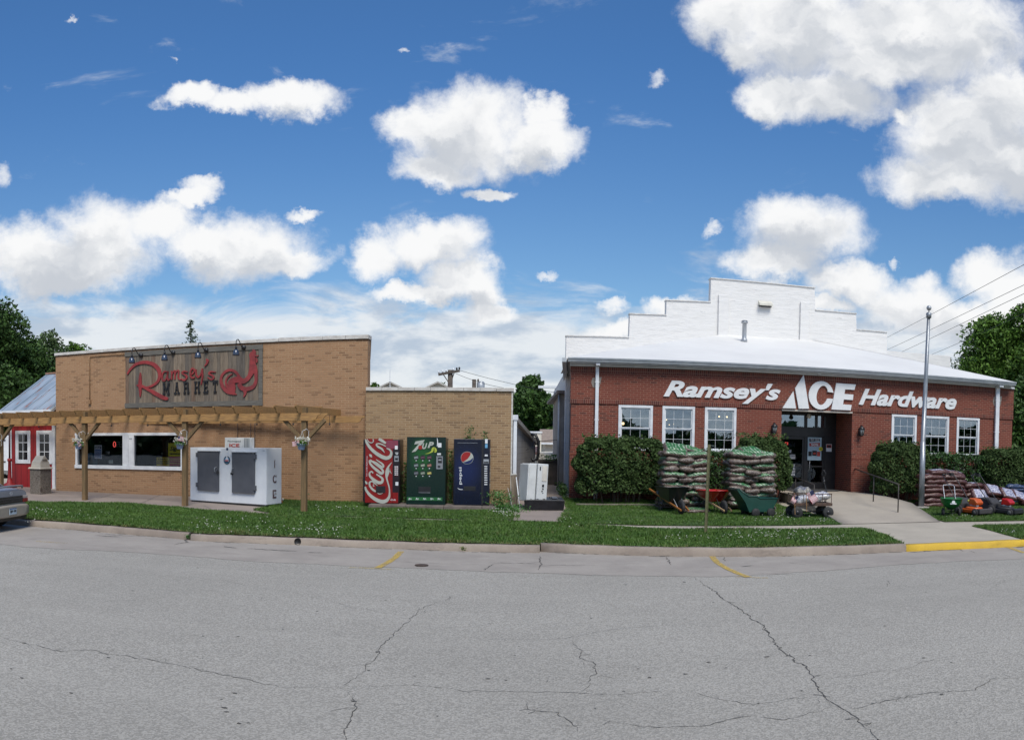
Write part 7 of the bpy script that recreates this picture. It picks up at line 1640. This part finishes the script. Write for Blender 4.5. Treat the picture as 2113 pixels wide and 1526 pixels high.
# utility pole behind the extension
PW = M('pole_wood', (.10, .08, .065, 1), (.055, .045, .038, 1), 6, .9); yp = 48
x = atp(927, yp); zt_ = zat(927, 763, yp); up = thing('utility_pole', 'weathered utility pole with crossarm above the extension roof', 'utility pole', (x, yp, .3)); b = B(); b.tube([(0, 0, 0), (0, 0, zt_ - .3)], [.2, .15], 9); b.obj('pole', PW, up)
a = at_y(905, 773, yp); c = at_y(949, 765, yp); b = B(); b.beam((a.x - x, -.15, a.z - .3), (c.x - x, -.15, c.z - .3), .12, .14); b.tube([(a.x - x + .3, -.1, a.z - .3), (0, 0, a.z - .9)], .03, 5); b.tube([(c.x - x - .3, -.1, c.z - .3), (0, 0, a.z - .9)], .03, 5); b.obj('crossarm', PW, up)
for t in (.02, .2, .36, .7, .86, .98): b = B(); b.lathe((a.x - x + (c.x - a.x) * t, -.15, a.z - .3 + (c.z - a.z) * t + .07), [(.03, 0), (.06, .06), (.06, .12), (.02, .16)], 8); b.obj('insulator', WHITE if t < .8 else BLACK, up)
tf = at_y(992, 795, 60); o = thing('transformer', 'grey pole transformer can peeping over the extension roof', 'transformer', (tf.x, 60, tf.z - 1)); b = B(); b.lathe((0, 0, 0), [(.3, 0), (.3, 1.2), (.2, 1.3)], 14); b.obj('can', STEEL, o); b = B(); b.tube([(-.5, 0, -5), (-.5, 0, 1.45)], .15, 8); b.lathe((-.2, 0, 1.3), [(.06, 0), (.08, .1), (.03, .2)], 8); b.obj('pole', PW, o)
def wire(label, a, b_, r=.012, sag=.4, n=24):
    P0, P1 = Vector(a), Vector(b_); b = B(); b.tube([P0.lerp(P1, k / n) + Vector((0, 0, -sag * 4 * (k / n) * (1 - k / n))) for k in range(n + 1)], r, 5); return tag(b.obj('overhead_wire', M('wire_black', (.02, .02, .022, 1), rough=.6)), label, 'wire')
def rp(px, py, dist): r = ray(px, py); t = dist / math.hypot(r.x, r.y); return Vector((r.x * t, r.y * t, HC + r.z * t))
for k, ((x0, y0), (x1, y1), lab) in enumerate([((2260, 468), (1790, 716), 'highest overhead wire sloping down to the white gable at the upper right'), ((2260, 518), (1790, 739), 'second overhead wire from the top at the upper right'), ((2260, 536), (1790, 757), 'third overhead wire from the top, running behind the big tree'), ((2260, 579), (1880, 748), 'lowest overhead wire passing behind the flagpole')]):
    wire(lab, rp(x0, y0, 30), rp(x1, y1, 75), .013, .15)
wire('thin wire from the utility pole sloping right over the extension roof, upper', at_y(949, 764, yp), at_y(1175, 815, 40), .012, .1); wire('thin wire from the utility pole sloping right over the extension roof, lower', at_y(940, 770, yp), at_y(1040, 800, 46), .012, .1)
# houses behind
SHG = M('shingle_tan', (.30, .24, .19, 1), (.22, .17, .14, 1), 7, .9); SID = M('siding_cream', (.62, .58, .50, 1), (.55, .52, .45, 1), 3, .7)
x0, x1 = atp(1116, 55), atp(1172, 55); hs = thing('house', 'cream sided house with tan shingle roof seen down the alley', 'house', (x0, 55, .3)); zw, ze_ = zat(1130, 913, 55) - .3, zat(1130, 887, 55) - .3
b = B(); b.box(.28, 9, 0, 8, -1, zw); b.obj('wall', SID, hs); b = B(); b.prism([(-.35, zw - .05), (-.35, zw + .1), (3, ze_ + .1), (7, zw), (7, zw - .1)], 0, 9.3, 'x'); b.obj('roof', SHG, hs)
b = B(); b.box(-.02, 9.3, -.45, -.35, zw - .12, zw + .02); b.obj('gutter', WHITE, hs)
x0 = atp(1108, 46); gg = thing('garage', 'white garage with panelled door in front of the cream house', 'garage', (x0, 46, .3)); zg = zat(1130, 934, 46) - .3; b = B(); b.box(0, 6, 0, 5, -1, zg); b.obj('wall', SID, gg)
b = B()
for k in range(4): b.box(.25, 4.5, -.03, 0, zg - .12 - .62 * (k + 1), zg - .14 - .62 * k)
b.obj('door', M('garage_door', (.66, .60, .50, 1)), gg); b = B(); b.prism([(-.6, zg - .1), (-.6, zg + .05), (2.5, zg + .35), (2.5, zg)], -.9, .1, 'x'); b.obj('roof', M('maroon_shingle', (.12, .06, .05, 1)), gg)
x0 = atp(1106, 50); b = B(); p = at_y(1108, 893, 50); q = at_y(1117, 915, 50); ob = thing('shed', 'small white shed top beside the cream house in the alley gap', 'shed', (p.x, 50, .3)); b.box(-.6, q.x - p.x, 0, 1.5, 0, p.z - .3); b.obj('wall', SID, ob); b = B(); b.box(-.65, q.x - p.x + .05, -.05, 1.55, p.z - .3, p.z - .2); b.obj('roof', WHITE, ob)
for px, lab in ((806, 'pale gable tip of a far house above the extension roof, below the lightning rod'), (904, 'pale gable tip of a far house beside the utility pole')):
    p = at_y(px, 790, 62); hh = thing('house', lab, 'house', (p.x, 62, .3), 0, 'far houses behind the extension'); z = p.z - .3
    b = B(); b.prism([(-3, 0), (3, 0), (3, z - 1.4), (0, z), (-3, z - 1.4)], 0, 6, 'y'); b.obj('wall', SID, hh); b = B()
    for s in (-1, 1): b.prism([(0, z + .0), (s * 3.3, z - 1.54), (s * 3.3, z - 1.42), (0, z + .12)], -.3, 6, 'y')
    b.obj('roof', M('roof_pale', (.45, .43, .40, 1)), hh)
p0 = at_y(805, 763, 61); an = thing('lightning_rod', 'thin rod standing on the gable tip above the extension roof', 'rod', (p0.x, 61, zat(805, 797, 61) - .5)); b = B(); b.tube([(0, 0, 0), (0, 0, p0.z - zat(805, 797, 61) + .5)], .03, 5); b.obj('rod', WHITE, an); b = B(); b.ball((0, 0, (p0.z - zat(805, 797, 61)) * .7), .07, 8); b.obj('ball', WHITE, an)
p0 = at_y(1134, 800, 78); lt = thing('street_lamp', 'white street lamp head among the trees in the gap', 'street lamp', (p0.x, 78, .3)); b = B(); b.tube([(0.6, 0, 0), (.6, 0, p0.z - .3)], .1, 7); b.obj('pole', STEEL, lt); b = B(); b.box(-1.1, .8, -.2, .2, p0.z - .35, p0.z - .1); b.obj('lamp_head', WHITE, lt)
# unseen wood added behind the viewer so its reflection darkens the window glass
n = 16000; P_ = np.stack([RS.uniform(-75, 75, n), RS.uniform(-52, -40, n), np.zeros(n)], 1); P_[:, 2] = RS.uniform(0, 1, n) ** .7 * (3.9 + 1.0 * np.sin(P_[:, 0] * .23) + .7 * np.sin(P_[:, 0] * .61 + 2))
fw_ = stuff(quads_mesh('wood', leaf_quads(P_, .75, .2), 4, TD, RS.randint(0, 2, n)))
# ---- car parked at the kerb
car = thing('parked_car', 'beige and silver sedan parked at the kerb, cut by the left edge', 'car', (-11.22, 15.42, 0), math.radians(183.5))
CS = M('car_silver', (.30, .31, .34, 1), (.27, .28, .31, 1), 1, .25, .35, spec=.7); CB = M('car_beige', (.36, .32, .26, 1), (.32, .285, .235, 1), 2, .35, .1, spec=.6)
def loft(b, st, m=0, smooth=True, n=20, pw=5.0):
    """st: (x, half width, z low, z high)"""
    rings = []
    for x, hw_, z0, z1 in st:
        cz, hz = (z0 + z1) / 2, (z1 - z0) / 2; ring = []
        for k in range(n):
            a = 2 * math.pi * (k + .5) / n; c, s = math.cos(a), math.sin(a); q = (abs(c) ** pw + abs(s) ** pw) ** (-1 / pw); ring.append(b.V((x, c * q * hw_, cz + s * q * hz)))
        rings.append(ring)
    for i in range(len(rings) - 1):
        for k in range(n): b.fi((rings[i][k], rings[i][(k + 1) % n], rings[i + 1][(k + 1) % n], rings[i + 1][k])[::1], m, smooth)
    b.fi(rings[0][::-1], m); b.fi(rings[-1], m)
b = B(); loft(b, [(.02, .78, .60, .96), (.10, .83, .34, 1.00), (.6, .85, .26, 1.02), (1.4, .86, .24, .98), (2.6, .86, .24, .94), (3.4, .85, .26, .88), (4.1, .80, .30, .78), (4.35, .70, .36, .66)], 0); b.obj('body', CS, car)
b = B(); loft(b, [(.45, .66, .90, 1.0), (1.15, .64, .92, 1.30), (1.55, .60, .94, 1.38), (2.3, .60, .94, 1.38), (2.6, .62, .92, 1.30), (3.2, .70, .86, .92)], 0, pw=4); b.obj('window_glass', M('car_glass', (.02, .03, .045, 1), rough=.05, spec=.9), car)
b = B(); loft(b, [(1.25, .60, 1.30, 1.40), (1.6, .60, 1.30, 1.42), (2.3, .60, 1.30, 1.42), (2.55, .58, 1.28, 1.38)], 0, pw=3)
for s in (-1, 1): b.beam((.62, s * .64, 1.0), (1.28, s * .60, 1.36), .07, .04); b.beam((1.9, s * .66, .96), (1.9, s * .60, 1.38), .06, .04)
b.obj('roof', CS, car)
b = B(); loft(b, [(-.06, .62, .36, .58), (-.04, .80, .33, .62), (.10, .86, .32, .63), (.45, .87, .34, .60)], 0, pw=6); b.obj('bumper', CB, car)
b = B(); loft(b, [(.05, .84, .24, .34), (.5, .84, .22, .34), (4.0, .82, .22, .34)], 0, pw=6); b.obj('underbody', BLACK, car)
b = B(); b.box(-.012, .06, -.56, .56, .66, .82); b.obj('rear_panel', M('lamp_black', (.02, .018, .018, 1), rough=.2), car)
LRD, LWH = P('lamp_red', (.22, .012, .012, 1), .15), P('lamp_clear', (.42, .36, .32, 1), .2)
for s in (-1, 1):
    b = B(); b.box(-.016, .12, min(s * .56, s * .80), max(s * .56, s * .80), .655, .745); tl_ = b.obj('tail_lamp', LRD, car, .01); b = B(); b.box(-.014, .12, min(s * .56, s * .79), max(s * .56, s * .79), .748, .82); b.obj('lens', LWH, tl_, .01)
b = B()
for z in (.70, .76): b.box(-.015, -.01, -.54, .54, z, z + .012)
b.obj('panel_trim', M('trim_dark', (.06, .05, .055, 1)), car)
b = B(); b.tube([(.10, -.70, .99), (.06, -.66, 1.045), (.03, -.5, 1.06), (.02, 0, 1.068), (.03, .5, 1.06), (.06, .66, 1.045), (.10, .70, .99)], .022, 8); b.obj('spoiler', CS, car)
b = B(); b.T = Matrix.Rotation(-math.pi / 2, 4, 'Z'); b.box(-.155, .155, -.085, -.075, .40, .55, 0); b.text('EJM 498', -.13, .13, .43, .51, -.088, .003, .02, 0, m=1); b.box(-.155, .155, -.0855, -.084, .525, .55, 2); b.obj('licence_plate', [P('plate_blue_white', (.45, .55, .62, 1)), INK, BLUEP], car)
b = B(); b.T = Matrix.Rotation(-math.pi / 2, 4, 'Z'); b.tube([(.06 * math.cos(a), -.03, .90 + .035 * math.sin(a)) for a in [k * .524 for k in range(12)]], .006, 5, closed=True); b.tube([(.025 * math.cos(a), -.03, .90 + .035 * math.sin(a)) for a in [k * .524 for k in range(12)]], .005, 5, closed=True); b.obj('emblem', STEEL, car)
for x in (.85, 3.45):
    for s in (-1, 1):
        b = B(); b.lathe((x, s * .76, .30), [(.16, -.09), (.27, -.10), (.30, -.06), (.30, .06), (.27, .10), (.16, .09)], 24, ax='y'); wh = b.obj('wheel', RUBBER, car); b = B(); b.lathe((x, s * .76, .30), [(.02, -.09), (.17, -.085), (.17, .085), (.02, .09)], 16, ax='y'); b.obj('rim', STEEL, wh)
